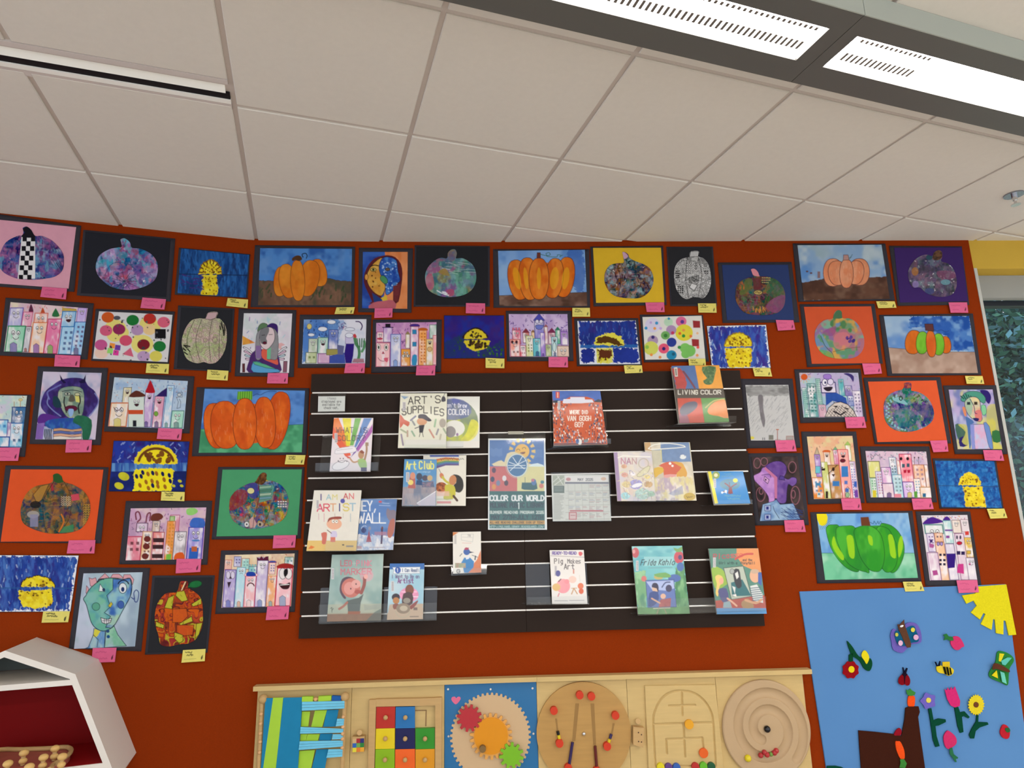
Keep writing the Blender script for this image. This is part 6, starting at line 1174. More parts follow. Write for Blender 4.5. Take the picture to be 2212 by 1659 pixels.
def d(c):
    c.fill('d4d0c4', n=.03); c.rect(1520, 962, 1850, 985, '4c5ca0')
    for k, col in enumerate(('c06838', 'c8a050', '5c8c60', '4c6ca0', '5c4c80')): c.poly([(1590, 1010 + k * 21), (1700, 990 + k * 18), (1850, 1000 + k * 16), (1850, 1018 + k * 16), (1700, 1010 + k * 18), (1590, 1034 + k * 21)], col)
    c.scrib(1640, 1030, 265, 32, 6, '504838', dy=-8); c.line(P('1622,1120 1650,1180'), 6, '70685c'); c.ell(1655, 1200, 24, 34, 'c07858', rot=-20); c.line(P('1665,1215 1700,1260 1750,1290'), 26, 'b8b048', sm=3)
    c.poly(P('1780,1190 1850,1195 1895,1250 1900,1340 1860,1390 1800,1370 1790,1310 1820,1270'), '2c2c2c', sm=3, n=.2); c.ell(1780, 1250, 42, 58, 'b87c54', rot=10); c.ell(1650, 1330, 68, 58, wash(['a85c34', '6c3420', 'b86c40'], .03, .03, 3)); c.poly(P('1700,1300 1800,1320 1800,1450 1680,1470 1690,1380'), 'b8b040', sm=3); c.line(P('1790,1430 1830,1480'), 26, '4c3830')
    c.rect(1600, 1375, 1740, 1430, 'd8a898', a=.7); c.rect(1600, 1490, 1760, 1515, 'c88080'); c.line(P('1600,1465 1780,1465'), 5, '88a080')
book('picture_book', 'cream book showing a girl in yellow waving a rainbow flag', 'S1', [(1445, 965), (1935, 965), (1928, 1540), (1440, 1540)], d, offs=(.042, .042, .078, .078))
# 4 i am an artist, hey wall
def d(c):
    c.fill('d4cfc4', n=.03); c.rect(90, 605, 700, 720, 'd0b068')
    c.txt('I', 232, 190, 60, 58, 11, '4c3c78'); c.txt('AM', 310, 185, 125, 50, 9, 'fff', cols=['8cb0b8', 'c8c078']); c.txt('AN', 485, 178, 118, 55, 9, 'b84c54', cols=['b84448', 'c86468']); c.txt('ARTIST', 215, 305, 400, 72, 12, 'fff', cols=['c04464', 'c84858', 'cc9870', '3c3c78', 'c8b858', '8cacbc'], gap=.15, dy=-8)
    for x, l, col in ((285, 70, 'c06478'), (395, 40, 'a89088'), (555, 70, '8098a8'), (230, 50, 'b08090'), (480, 30, 'b0a890')): c.line([(x, 330), (x, 340 + l)], 6, col, a=.7)
    c.ell(475, 200, 24, 24, '50509c'); c.ell(388, 435, 78, 58, 'd8a488'); c.poly(P('320,420 335,375 400,360 460,362 455,385 380,385 340,400'), '8c4034', sm=3); c.ell(378, 408, 17, 20, 'e4ddd4', ol='a07868', ow=3); c.ell(412, 410, 17, 20, 'e4ddd4', ol='a07868', ow=3); c.ell(380, 408, 5, 7, '383028'); c.ell(414, 408, 5, 7, '383028')
    c.poly(P('355,515 410,510 415,570 355,570'), 'c0b8d0', sm=2); c.rect(350, 570, 400, 620, 'c8705c'); c.line(P('318,498 360,530'), 8, '6c5048'); c.poly(P('255,530 310,520 312,570 300,640 262,635 265,580'), 'c06858', sm=2); c.poly(P('120,690 150,655 190,672 160,690'), 'd07030'); barcode(c, 205, 190, 26, 90); c.ell(480, 650, 12, 7, '403428'); c.rect(510, 655, 585, 672, '8c8070')
book('picture_book', 'cream book with dripping letters reading I AM AN ARTIST and a round-eyed boy', 'S2', [(182, 90), (668, 90), (612, 710), (103, 712)], d, offs=(.055, .055, .092, .092))
def d(c):
    c.fill(wash(['5478b0', '6484b4', '4c70a4'], .006, .01, 3)); c.poly(P('590,540 1010,560 1000,710 590,710'), wash(['c8ccd4', '98a8c4', 'd4d4d8'], .03, .02, 3), wob=16)
    c.txt('HEY,', 618, 300, 225, 100, 12, 'd8dce8', gap=.2); c.txt('WALL', 635, 425, 290, 100, 12, 'e0e4ec', gap=.15, dy=0); c.ell(860, 208, 18, 12, 'b85868'); c.line(P('880,220 950,226'), 5, 'a8bcd8'); c.line(P('850,245 960,250'), 5, 'a8bcd8')
    c.poly(P('920,330 935,270 960,295 1000,290 1025,320 1010,390 950,400'), '7c7484', sm=2); c.poly(P('960,400 1010,390 1000,520 960,580 930,540'), 'a8685c', sm=2); c.poly(P('745,500 770,620 715,620'), '984c58'); c.ell(752, 480, 14, 20, '8c8c98'); c.poly(P('865,480 890,480 885,560 880,640 862,640 868,560'), '4c3c58'); c.ell(880, 475, 10, 14, '6c4440'); c.ell(690, 500, 26, 28, '38406c'); c.rect(800, 515, 925, 550, 'a87888', a=.7)
    c.arcl(700, 490, 35, 190, 300, 5, 'c0ccdc'); [c.line([(700 + k * 16, 430), (705 + k * 16, 560)], 5, '4c6498', a=.6) for k in range(10)]; c.rect(620, 660, 670, 690, 'b09098'); c.line(P('750,675 910,675'), 8, 'a8a0ac')
book('picture_book', 'blue book titled HEY, WALL with people in snow, half behind the artist boy book', 'S2', [(560, 178), (1032, 180), (990, 700), (520, 706)], d, offs=(.042, .042, .078, .078))
# 5 bottom row
def d(c):
    c.fill(wash(['8ca4a0', '9cb0a8', '7c9894', 'a8b4a8'], .006, .005, 3)); c.poly(P('300,1350 870,1340 870,1440 300,1440'), '8c6850', n=.15); c.poly(P('320,1260 870,1250 870,1350 320,1360'), 'b0b098', a=.7)
    c.txt('LEO+PINK', 455, 865, 325, 55, 9, 'b86068', cols=['a85860', 'b8606c', 'c06874', '9cb0a8', 'c87888', 'c87888', 'c87888', 'c87888']); c.txt('MARKER', 458, 955, 325, 60, 9, 'bc6470', dy=-5)
    c.ell(720, 960, 70, 65, 'd890a0', a=.5); c.line(P('665,1140 695,1060 700,985'), 34, '8c5048', sm=3); c.ell(712, 975, 22, 24, 'd8a098'); c.poly(P('445,1080 470,1000 530,975 590,1000 500,1060 480,1140 510,1190 490,1200 450,1140'), '54404c', sm=3); c.ell(560, 1090, 98, 100, 'b86c60'); c.ell(545, 1095, 58, 66, 'cc8c84'); c.ell(612, 1050, 48, 44, 'd09890'); c.ell(558, 1098, 7, 9, '503038'); c.ell(612, 1050, 7, 9, '503038'); c.ell(628, 1130, 32, 22, 'a05048')
    c.poly(P('520,1220 640,1190 690,1150 660,1240 650,1335 530,1335'), '58605c', sm=0); c.line(P('520,1240 480,1280 440,1305'), 24, 'a06454', sm=3); c.poly(P('530,1330 660,1330 650,1360 525,1360'), '9c5c40'); c.poly(P('700,1440 800,1340 870,1300 870,1440'), '4c605c', a=.7); c.line(P('365,1340 365,1290 350,1300'), 6, '4c5448'); c.line(P('365,1320 380,1300'), 6, '4c5448'); barcode(c, 360, 890, 26, 110); c.poly(P('690,1260 760,1270 870,1250 870,1300 700,1320'), '8c908c', a=.4)
book('picture_book', 'grey-green book with pink lettering and a child reaching up with a marker', 'S2', [(365, 750), (893, 740), (865, 1425), (312, 1435)], d, offs=(.045, .045, .075, .075))
def d(c):
    c.fill(wash(['90b8c8', 'a0c0cc', 'b0c4cc'], .006, .006, 3)); c.rect(940, 830, 1320, 900, '3868a8'); c.poly(P('955,1260 1300,1250 1300,1420 920,1420'), 'c0a890', sm=0, wob=10)
    c.poly(P('985,880 1270,875 1260,920 1270,940 990,945 1000,910'), 'd8dce0', ol='6c7890', ow=3); c.ell(1040, 908, 30, 34, '3858a0'); c.txt('1', 1028, 925, 24, 34, 6, 'd8dcec'); c.txt('I Can Read!', 1082, 925, 175, 32, 6, '4c5c80'); c.txt('I Want to Be an', 978, 990, 285, 34, 6, '604c78'); c.txt('Artist', 1040, 1040, 165, 46, 9, '783c78')
    c.ell(1155, 1160, 98, 75, 'd890b0', n=.2); c.line(P('1080,1130 1230,1130'), 10, 'e8b8cc'); c.line(P('1190,1180 1245,1180'), 10, 'ecc8d4'); c.ell(1160, 1110, 44, 56, '7c4c3c'); c.poly(P('1095,1150 1185,1140 1190,1250 1090,1290'), '4c3838', sm=2); c.ell(1132, 1220, 38, 28, '8c8478'); c.ell(1020, 1185, 42, 38, '342c34'); c.ell(1022, 1220, 34, 34, 'b07848'); c.poly(P('990,1260 1040,1250 1060,1290 1000,1310'), '8c5040', sm=2); c.poly(P('1160,1280 1245,1215 1230,1260 1180,1310'), '8c4440', sm=2); c.ell(1095, 1300, 72, 54, '907c68'); c.ell(1100, 1300, 40, 28, 'c0b098'); c.arcl(1090, 1320, 72, 10, 170, 14, 'b8a890'); c.rect(1200, 1290, 1240, 1318, '786058'); c.line(P('1165,1385 1250,1383'), 8, '70645c'); barcode(c, 972, 1020, 28, 105)
book('picture_book', 'light blue early reader titled I Want to Be an Artist', 'S2', [(958, 840), (1312, 838), (1297, 1410), (927, 1418)], d, offs=(.045, .045, .075, .075), th=.006)
holder('wide clear acrylic holder under the pink marker book and the artist reader', [(250, 1090), (1445, 1075), (1437, 1420), (232, 1462)], [(230, 1262), (1440, 1240), (1434, 1418), (226, 1455)], 'S2', offs=(.026, .026, .034, .034), lo=.09)
def d(c):
    c.fill('d6d2ca'); c.poly(P('1890,700 1897,935 1740,935 1850,800'), 'c87850', n=.1); c.line(P('1690,540 1815,540 1805,620 1690,600 1690,545'), 4, 'b0b0ac'); c.txt('76', 1755, 565, 34, 20, 4, '8c8888'); c.line(P('1700,570 1800,575'), 4, 'b8b4b0'); c.line(P('1700,630 1790,632'), 4, 'c89890'); c.poly(P('1600,518 1660,522 1600,560'), 'c87840'); c.rect(1618, 545, 1640, 640, 'b4b0ac')
    c.poly(P('1720,935 1690,830 1720,780 1780,780 1820,820 1815,880 1760,935'), '3c7ab0', sm=0); c.ell(1745, 720, 34, 34, '3c5c9c'); c.poly(P('1720,690 1735,675 1770,680 1760,700 1725,702'), 'a04058'); c.poly(P('1775,715 1820,725 1775,735'), '30384c'); c.poly(P('1728,755 1745,780 1775,745 1770,790 1740,800'), 'd0d4dc'); c.line(P('1675,765 1695,740'), 7, '505458'); c.line(P('1800,755 1855,775'), 6, '505860'); c.line(P('1830,800 1835,765'), 12, '3c4450')
    c.rect(1625, 835, 1735, 885, wash(['a08878', '8c9c80', 'b0a090'], .04, .04, 3)); c.rect(1610, 885, 1710, 940, 'dcd8d0'); c.txt('G', 1645, 935, 42, 32, 7, '2c2828')
book('picture_book', 'small white reader with a blue bird in a red cap and a G sticker', 'S2', [(1602, 518), (1890, 512), (1895, 932), (1605, 945)], d, offs=(.045, .045, .065, .065), th=.006)
holder('small clear acrylic holder under the blue bird reader', [(1585, 860), (1950, 850), (1950, 950), (1585, 965)], [(1590, 895), (1950, 885), (1948, 945), (1588, 960)], 'S2', offs=(.026, .026, .034, .034), lo=.08)
# van gogh
def d(c):
    c.fill('b8502c', n=.1, f=.02); c.poly(P('790,110 1310,110 1315,215 1240,225 1230,205 1160,180 985,180 900,225 800,220'), wash(['4868b0', '5070b8', '4460a4'], .01, .02, 3)); c.poly(P('905,235 915,205 985,205 985,185 1135,185 1140,210 1215,210 1235,240 1100,250 905,250'), 'd0d0dc'); c.poly(P('795,225 850,215 900,240 800,248'), '283848'); c.poly(P('1225,235 1280,205 1310,215 1312,240'), '283848')
    g = random.Random(4)
    for k in range(430):
        x = g.uniform(800, 1370); y = g.uniform(245, 665); hx, hy = (x - 1080) / 150, (y - 400) / 145
        if (abs(hx) ** 2 + abs(hy + .05) ** 2 < 1.05 and y < 530) or (abs(x - 1075) < 80 and y < 530): continue
        col = g.choice(['2c3450', 'd0c8c4', '8c3c30', '4c5c80', 'c87858', '30384c', 'b0a8b0', '6c3c3c', '3c6c88', 'e0d8d0', '702c28']); s = g.uniform(.7, 1.3); c.ell(x, y, 6 * s, 11 * s, col); c.ell(x, y - 13 * s, 4 * s, 4 * s, g.choice(['2c2420', 'c89878', '5c3c30']))
    c.txt('WHERE DID', 980, 362, 195, 38, 6.5, 'dcd8cc'); c.txt('VAN GOGH', 955, 432, 255, 48, 7.5, 'dcd8cc'); c.txt('GO?', 1035, 498, 95, 48, 7.5, 'dcd8cc'); c.rect(832, 128, 872, 196, 'c04c44'); c.line(P('852,140 852,185'), 12, 'e0b0a0'); barcode(c, 852, 225, 28, 90)
    c.line(P('820,680 1300,672'), 12, '342838'); c.ell(1085, 655, 22, 34, 'd8d4d0'); c.ell(1150, 645, 24, 18, '6c7c80'); c.ell(1060, 650, 18, 26, '3c5c90')
book('picture_book', 'orange book crowded with tiny people around a white hand-lettered question', 'S3', [(795, 120), (1300, 118), (1378, 680), (812, 690)], d, offs=(.05, .05, .095, .095), th=.014)
holder('clear acrylic holder behind the orange crowd book', [(758, 338), (1360, 335), (1388, 715), (785, 728)], [(805, 668), (1412, 620), (1415, 668), (800, 715)], 'S3', offs=(.028, .028, .034, .034), lo=.108)
# poster
def d(c):
    c.fill('dcdedc')
    c.rect(135, 638, 708, 920, '4870a8', n=.05); c.rect(135, 915, 710, 1178, 'c0605c', n=.05); c.rect(425, 915, 712, 1178, 'd0c890', n=.04); c.rect(132, 1175, 716, 1568, '285c58', n=.05)
    for k in range(9): c.line([(145, 720 + k * 9), (175, 740 + k * 9), (205, 720 + k * 9), (235, 740 + k * 9), (265, 722 + k * 9)], 3, '7090bc', a=.8); c.line([(570, 740 + k * 9), (600, 760 + k * 9), (640, 738 + k * 9), (690, 745 + k * 9)], 3, '7090bc', a=.7)
    for k in range(13): a = k / 13 * 6.28; c.poly([(478 + 100 * math.cos(a - .1), 755 + 100 * math.sin(a - .1)), (478 + 100 * math.cos(a + .1), 755 + 100 * math.sin(a + .1)), (478 + 140 * math.cos(a + .14), 755 + 140 * math.sin(a + .14)), (478 + 140 * math.cos(a - .14), 755 + 140 * math.sin(a - .14))], 'd8b868')
    c.ell(478, 755, 76, 76, 'e0b04c'); c.arcl(436, 750, 18, 190, 350, 6, '5c4428'); c.arcl(498, 732, 18, 190, 350, 6, '5c4428'); c.poly(P('455,770 510,760 500,782 470,785'), '7c4430', sm=2)
    c.poly(P('180,910 200,870 260,850 290,870 320,780 400,760 450,800 480,850 540,880 600,900 640,915'), 'd8c8a0', sm=2); c.poly(P('540,915 580,890 640,880 700,900 708,918'), 'd0dcdc')
    for x, y, col in ((165, 1050, '2c3050'), (180, 1130, 'd08c3c'), (225, 1090, '707c98'), (310, 1090, '4c3440'), (290, 1040, 'd8d0d0'), (180, 955, '50304c')): c.ell(x, y, 22, 30, col)
    c.poly(P('475,1085 630,1085 640,1150 600,1165 500,1160 470,1150'), '2c5c60', sm=0); c.ell(600, 1080, 26, 34, '4c70a0'); c.ell(590, 1060, 18, 16, 'b87080'); c.ell(680, 1120, 24, 26, 'c87868'); c.line(P('508,1085 508,1030'), 5, '40605c'); c.ell(690, 1080, 20, 18, '3c7c88')
    c.ell(425, 905, 105, 118, '3c6c98', ol='c8d4d8', ow=8); c.ell(425, 905, 120, 132, None, ol='b8c4b0', ow=4)
    for a in (P('340,870 420,900 520,850'), P('350,960 440,880 480,810'), P('330,905 510,905'), P('335,930 515,932'), P('380,820 420,880 500,940')): c.line(a, 7, 'd8e0e4')
    c.txt('COLOR OUR WORLD', 140, 1275, 575, 52, 13, 'dcdedc', gap=.2); c.txt('MULVANE PUBLIC LIBRARY', 145, 1345, 565, 46, 10, '1a3038', gap=.2); c.txt('1', 430, 1360, 36, 62, 9, 'd4dcd4')
    c.txt('SUMMER READING PROGRAM 2025', 140, 1412, 570, 26, 6, 'c8d0c8', gap=.2); c.txt('MAY 27TH-JULY 12TH', 155, 1470, 545, 40, 9, '1c343a', gap=.2); c.rect(133, 1485, 715, 1524, 'c89848'); c.txt('ALL-AGE READING CHALLENGE SIGN UP TODAY', 138, 1515, 570, 20, 4.5, '54401c', gap=.2); c.txt('HTTP://MULVANELIBRARY.READSQUARED.COM/', 138, 1560, 570, 20, 4, 'a0bcb8', gap=.2)
    for x, w, col in ((355, 26, 'b8d4e0'), (405, 8, 'd0e0e4')): c.line([(x, 640), (x + 10, 1570)], w, col, a=.0)
po = empty('poster', quad3('S3', [(120, 620), (722, 620), (740, 1582), (118, 1582)], (.03,) * 4).mean(0), 'tall summer reading poster with a smiling sun reading COLOR OUR WORLD in a clear sleeve', 'poster')
sheet('poster_sheet', 'S3', [(120, 620), (722, 620), (740, 1582), (118, 1582)], d, 0, po, M_COVER, offs=(.032,) * 4, thick=.001)
plate('clear_sleeve', 'S3', [(118, 568), (722, 562), (742, 1586), (116, 1586)], (.037,) * 4, .002, None, po)
plate('hanger', 'S3', [(328, 545), (492, 543), (494, 575), (330, 577)], (.036,) * 4, .006, mat('clip_grey', 'b0ac9c', rough=.4), po)
# calendar
def d(c):
    c.fill('c4c4bc', n=.03); c.rect(800, 1010, 920, 1115, 'a0a494'); [c.line(a, 6, 'd4d4cc') for a in (P('805,1080 870,1020'), P('820,1110 915,1040'), P('850,1015 910,1110'))]; c.rect(808, 1118, 922, 1195, '5c6860'); [c.line([(820, 1135 + k * 18), (905, 1135 + k * 18)], 6, '88948c') for k in range(3)]
    c.rect(930, 1015, 1385, 1075, 'd4d0cc'); c.ell(965, 1050, 26, 18, 'b88080'); c.ell(1335, 1045, 28, 18, 'c8a890'); c.txt('MAY 2025', 1065, 1065, 165, 24, 5.5, '54545c'); c.rect(930, 1080, 1390, 1098, '6c6c78')
    for k in range(6): c.line([(935, 1175 + k * 75 if k < 5 else 1470), (1400, 1168 + k * 75 if k < 5 else 1470)], 3, '98988f')
    g = random.Random(3)
    for i in range(6):
        c.line([(960 + i * 72, 1100), (972 + i * 74, 1480)], 3, 'a4a49c')
        for j in range(5):
            if j == 0 and i < 3: continue
            for k in range(g.randint(2, 5)): c.line([(972 + i * 72, 1112 + j * 75 + k * 11), (972 + i * 72 + g.uniform(25, 56), 1112 + j * 75 + k * 11)], 4, g.choice(['8c8c88', '9c8c8c', 'a87c7c', '8890a0']))
    for k in range(26): c.line([(812, 1208 + k * 10.4), (812 + g.uniform(60, 110), 1208 + k * 10.4)], 4, '808078', a=.8)
    c.rect(980, 1375, 1332, 1390, 'b06468'); c.rect(975, 1400, 1048, 1472, 'c8b0ac', ol='b04c54', ow=8); c.line(P('990,1430 1035,1430'), 7, 'a06468')
ca = empty('calendar_sheet', quad3('S3', [(783, 1000), (1390, 1000), (1418, 1490), (800, 1495)], (.03,) * 4).mean(0), 'landscape MAY 2025 calendar page in a clear holder, right beside the tall poster', 'calendar')
sheet('calendar_page', 'S3', [(785, 1000), (1390, 1000), (1416, 1488), (800, 1493)], d, 0, ca, M_COVER, offs=(.034,) * 4, thick=.001)
plate('clear_holder', 'S3', [(780, 978), (1405, 978), (1420, 1493), (798, 1498)], (.039,) * 4, .002, None, ca)
# living color
def d(c):
    c.fill('4c443c'); c.poly(P('735,50 985,45 1025,290 785,292'), '4c6898', n=.1); c.poly(P('742,80 830,75 870,140 900,240 880,292 790,292'), 'a84440', sm=0, wob=8, n=.15); c.line(P('860,110 920,190 980,280'), 20, '6c3c48'); c.poly(P('982,45 1240,42 1280,288 1025,290'), 'd8963c', n=.1); c.poly(P('1060,60 1200,58 1190,150 1170,230 1130,250 1085,240 1070,205 1110,180 1070,130'), wash(['4c6c44', '3c5c3c', '6c8454'], .04, .04, 3), sm=2)
    c.poly(P('798,392 1045,390 1085,655 820,655'), 'b84c3c', n=.1); c.poly(P('820,520 870,450 960,425 1005,440 1000,490 930,550 850,580'), '5c5c6c', sm=3); c.poly(P('815,560 900,560 930,655 820,655'), '7c5c78', sm=0, a=.7); c.poly(P('1045,390 1300,388 1345,655 1085,655'), '5c8c4c', n=.1); c.poly(P('1120,500 1190,430 1290,405 1310,450 1335,600 1230,580 1130,560'), 'd08450', sm=2, n=.1); c.line(P('1095,490 1180,420 1290,400'), 12, 'b0a868', sm=3)
    c.txt('LIVING', 805, 350, 215, 42, 8, 'd0ccc0'); c.txt('COLOR', 1045, 348, 222, 40, 8, 'd0ccc0'); c.poly(P('762,68 796,65 802,162 772,164'), 'c8c4bc'); c.poly(P('770,80 788,78 794,152 778,154'), '7c7870')
book('picture_book', 'tall book of four colour blocks with animals titled LIVING COLOR, topmost on the slatwall', 'S4', [(735, 50), (1238, 42), (1345, 640), (815, 655)], d, offs=(.055, .055, .12, .12), th=.016)
holder('clear acrylic holder under the topmost four-colour book', [(724, 320), (1300, 315), (1362, 685), (775, 690)], [(806, 580), (1420, 578), (1418, 640), (806, 655)], 'S4', offs=(.028, .028, .034, .034), lo=.136)
# nancy and fox
def d(c):
    c.fill(wash(['ccc4b4', 'd4ccc0', 'c8b8b0', 'c0bcc4'], .008, .008, 3)); c.poly(P('125,960 165,960 205,1475 165,1475'), '9c88a8'); c.txt('NAN', 205, 1085, 175, 62, 10, 'b07c88', cols=['b88090', 'a8788c', 'b09090']); c.ell(440, 1080, 52, 52, None, ol='b0a898', ow=9); c.poly(P('370,1200 460,1120 510,1110 480,1180 400,1220'), 'c8c4a8', ol='989078', ow=5, sm=2)
    for x, y, r, col in ((235, 1110, 30, 'c8a088'), (240, 1200, 34, 'c89c90'), (330, 1190, 26, 'd8d4d8'), (480, 1220, 30, 'd8c888'), (360, 1300, 70, '9c98c4'), (490, 1300, 46, 'b89c78'), (260, 1300, 46, 'c8b890'), (250, 1420, 50, '98c0c8'), (430, 1400, 80, 'a8c0b8'), (520, 1400, 40, '98b4a0')): c.ell(x, y, r, r * .75, col, n=.3, f=.06)
    c.ell(370, 1310, 60, 24, 'd8d8e4', ol='8c88b0', ow=5, rot=-15); c.line(P('170,1020 220,1000 510,1010'), 9, 'e4e0d8'); c.dashes(70, (190, 1150, 560, 1460), 34, 6, ['dcd8d0', 'b09890', '9c98b0', 'd0c890'], 6, sp=80)
book('picture_book', 'glare-washed pastel book with a purple spine, in front of the fox book', 'S4', [(125, 960), (525, 958), (572, 1475), (165, 1475)], d, offs=(.055, .055, .092, .092))
def d(c):
    c.fill(wash(['c4bc9c', 'b8b0a0', 'ccc4b4'], .008, .008, 3)); c.poly(P('620,860 920,855 940,1060 600,1070 520,940 620,930'), '6c84a8', sm=0, n=.15); c.rect(525, 940, 625, 1110, 'b8b4a0', n=.1); c.poly(P('448,860 510,855 525,945 455,940'), 'b8966c'); c.line(P('625,935 632,1060'), 8, 'c8c080')
    c.poly(P('600,1105 680,1065 790,1060 850,1090 830,1150 780,1200 760,1240 670,1240 650,1170 640,1120'), 'c0604c', sm=2); c.poly(P('740,1065 840,1070 870,1110 900,1180 880,1230 800,1235 790,1180 840,1120'), 'c8984c', sm=2); c.poly(P('550,1130 640,1120 650,1170 600,1200 560,1230'), 'c8a448', sm=2); c.ell(720, 1080, 14, 14, 'e0e0dc'); c.ell(745, 1105, 12, 12, 'dcdcd8'); c.poly(P('660,1200 780,1195 760,1240 670,1242'), 'cc9490', sm=2); c.ell(855, 1010, 34, 24, 'd0d4d4'); c.arcl(850, 1000, 26, 160, 360, 7, '6878a0')
    c.poly(P('545,1240 960,1210 990,1470 570,1475'), wash(['ccc49c', 'd4ccc4', 'a898a8', 'c8bc88'], .02, .012, 5, con=2.6), wob=12); c.ell(925, 1430, 62, 42, 'b0984c'); c.scrib(895, 1445, 60, 24, 5, '4c4028'); c.poly(P('700,1400 850,1310 860,1400 760,1420'), '8088a8', a=.6); c.line(P('510,905 560,880 720,868 880,905 520,930 510,905'), 9, 'dcdcd4', sm=3)
book('picture_book', 'pale book showing an orange-red fox-like animal, behind the purple-spined one', 'S4', [(448, 855), (928, 855), (1000, 1470), (500, 1470)], d, offs=(.04, .04, .076, .076))
def d(c):
    c.fill('2c80c0', n=.04); c.poly(P('1115,1162 1152,1162 1226,1500 1190,1505'), 'd8cc38'); c.ell(1203, 1203, 40, 38, '8ca048'); c.ell(1203, 1203, 24, 24, 'd8d4a8', ol='607848', ow=5); c.scrib(1290, 1198, 75, 18, 4, '5c94a8'); c.scrib(1262, 1222, 130, 18, 4, '5c94a8')
    c.ell(1350, 1300, 108, 58, '407c98', n=.15); c.line(P('1355,1395 1350,1330 1300,1290'), 16, '6c3848', sm=2); c.line(P('1355,1390 1365,1330 1420,1295'), 14, '6c3848', sm=2); c.line(P('1352,1340 1345,1280'), 8, '6c3848'); c.poly(P('1330,1398 1340,1340 1372,1340 1382,1398'), '7c3c44'); c.ell(1408, 1258, 25, 22, 'd8d438'); c.poly(P('1258,1395 1260,1375 1285,1378 1305,1358 1322,1365 1315,1398 1300,1385 1280,1388 1275,1398'), 'd8dce0', sm=0); c.ell(1288, 1375, 8, 7, '704048')
    c.scrib(1295, 1430, 170, 22, 5, '68a0a8'); c.scrib(1325, 1462, 130, 20, 5, '68a0a8'); barcode(c, 1178, 1240, 26, 95)
book('board_book', 'small blue board book with a yellow spine, a tree and a white dog', 'S4', [(1115, 1162), (1488, 1162), (1568, 1500), (1190, 1508)], d, offs=(.055, .055, .115, .115), th=.016)
holder('small clear acrylic holder under the blue board book', [(1100, 1200), (1500, 1190), (1590, 1500), (1125, 1525)], [(1185, 1468), (1590, 1460), (1590, 1500), (1188, 1515)], 'S4', offs=(.028, .028, .05, .05), lo=.132)
# pig makes art
def d(c):
    c.fill('d4d0cc'); c.line(P('285,412 585,425'), 4, '8c8088'); c.txt('READY-TO-READ', 300, 400, 215, 24, 7, '6c5898', gap=.2); c.poly(P('530,385 548,375 568,388 558,410 540,412'), 'c85860', sm=2); c.txt('Pig', 318, 480, 85, 42, 6.5, '403840'); c.txt('Makes', 435, 478, 120, 36, 5.5, '403840'); c.txt('Art', 405, 530, 95, 46, 6.5, '403840'); barcode(c, 318, 498, 22, 95); c.ell(350, 568, 22, 28, '4c4c88')
    c.ell(395, 680, 62, 64, 'd88c94', n=.06); c.ell(428, 640, 24, 22, 'd88088'); c.line(P('355,640 375,618'), 9, '5c2c3c'); c.ell(335, 690, 36, 34, 'c8a468'); c.ell(478, 622, 34, 32, 'dcb4a8'); c.ell(550, 680, 26, 28, 'cc6c48'); c.ell(555, 725, 22, 26, 'c85c3c'); c.line(P('470,750 490,700 520,748'), 9, 'b88c60'); c.line(P('470,700 515,698'), 6, 'b88c60'); c.rect(482, 535, 494, 570, 'c08070'); c.line(P('540,585 545,640'), 7, 'c8c4bc'); c.line(P('360,745 350,770'), 10, 'c88088'); c.line(P('320,810 435,810'), 5, '8c8890'); c.line(P('450,808 580,806'), 5, '8c8890')
book('picture_book', 'white early reader titled Pig Makes Art with a pink pig, on a long clear ledge', 'S5', [(275, 362), (578, 360), (610, 838), (298, 838)], d, offs=(.045, .045, .08, .08), th=.006)
holder('long clear acrylic ledge holding the pink pig reader', [(60, 480), (600, 470), (620, 838), (70, 845)], [(78, 778), (628, 768), (626, 835), (72, 843)], 'S5', offs=(.026, .026, .036, .036), lo=.098)
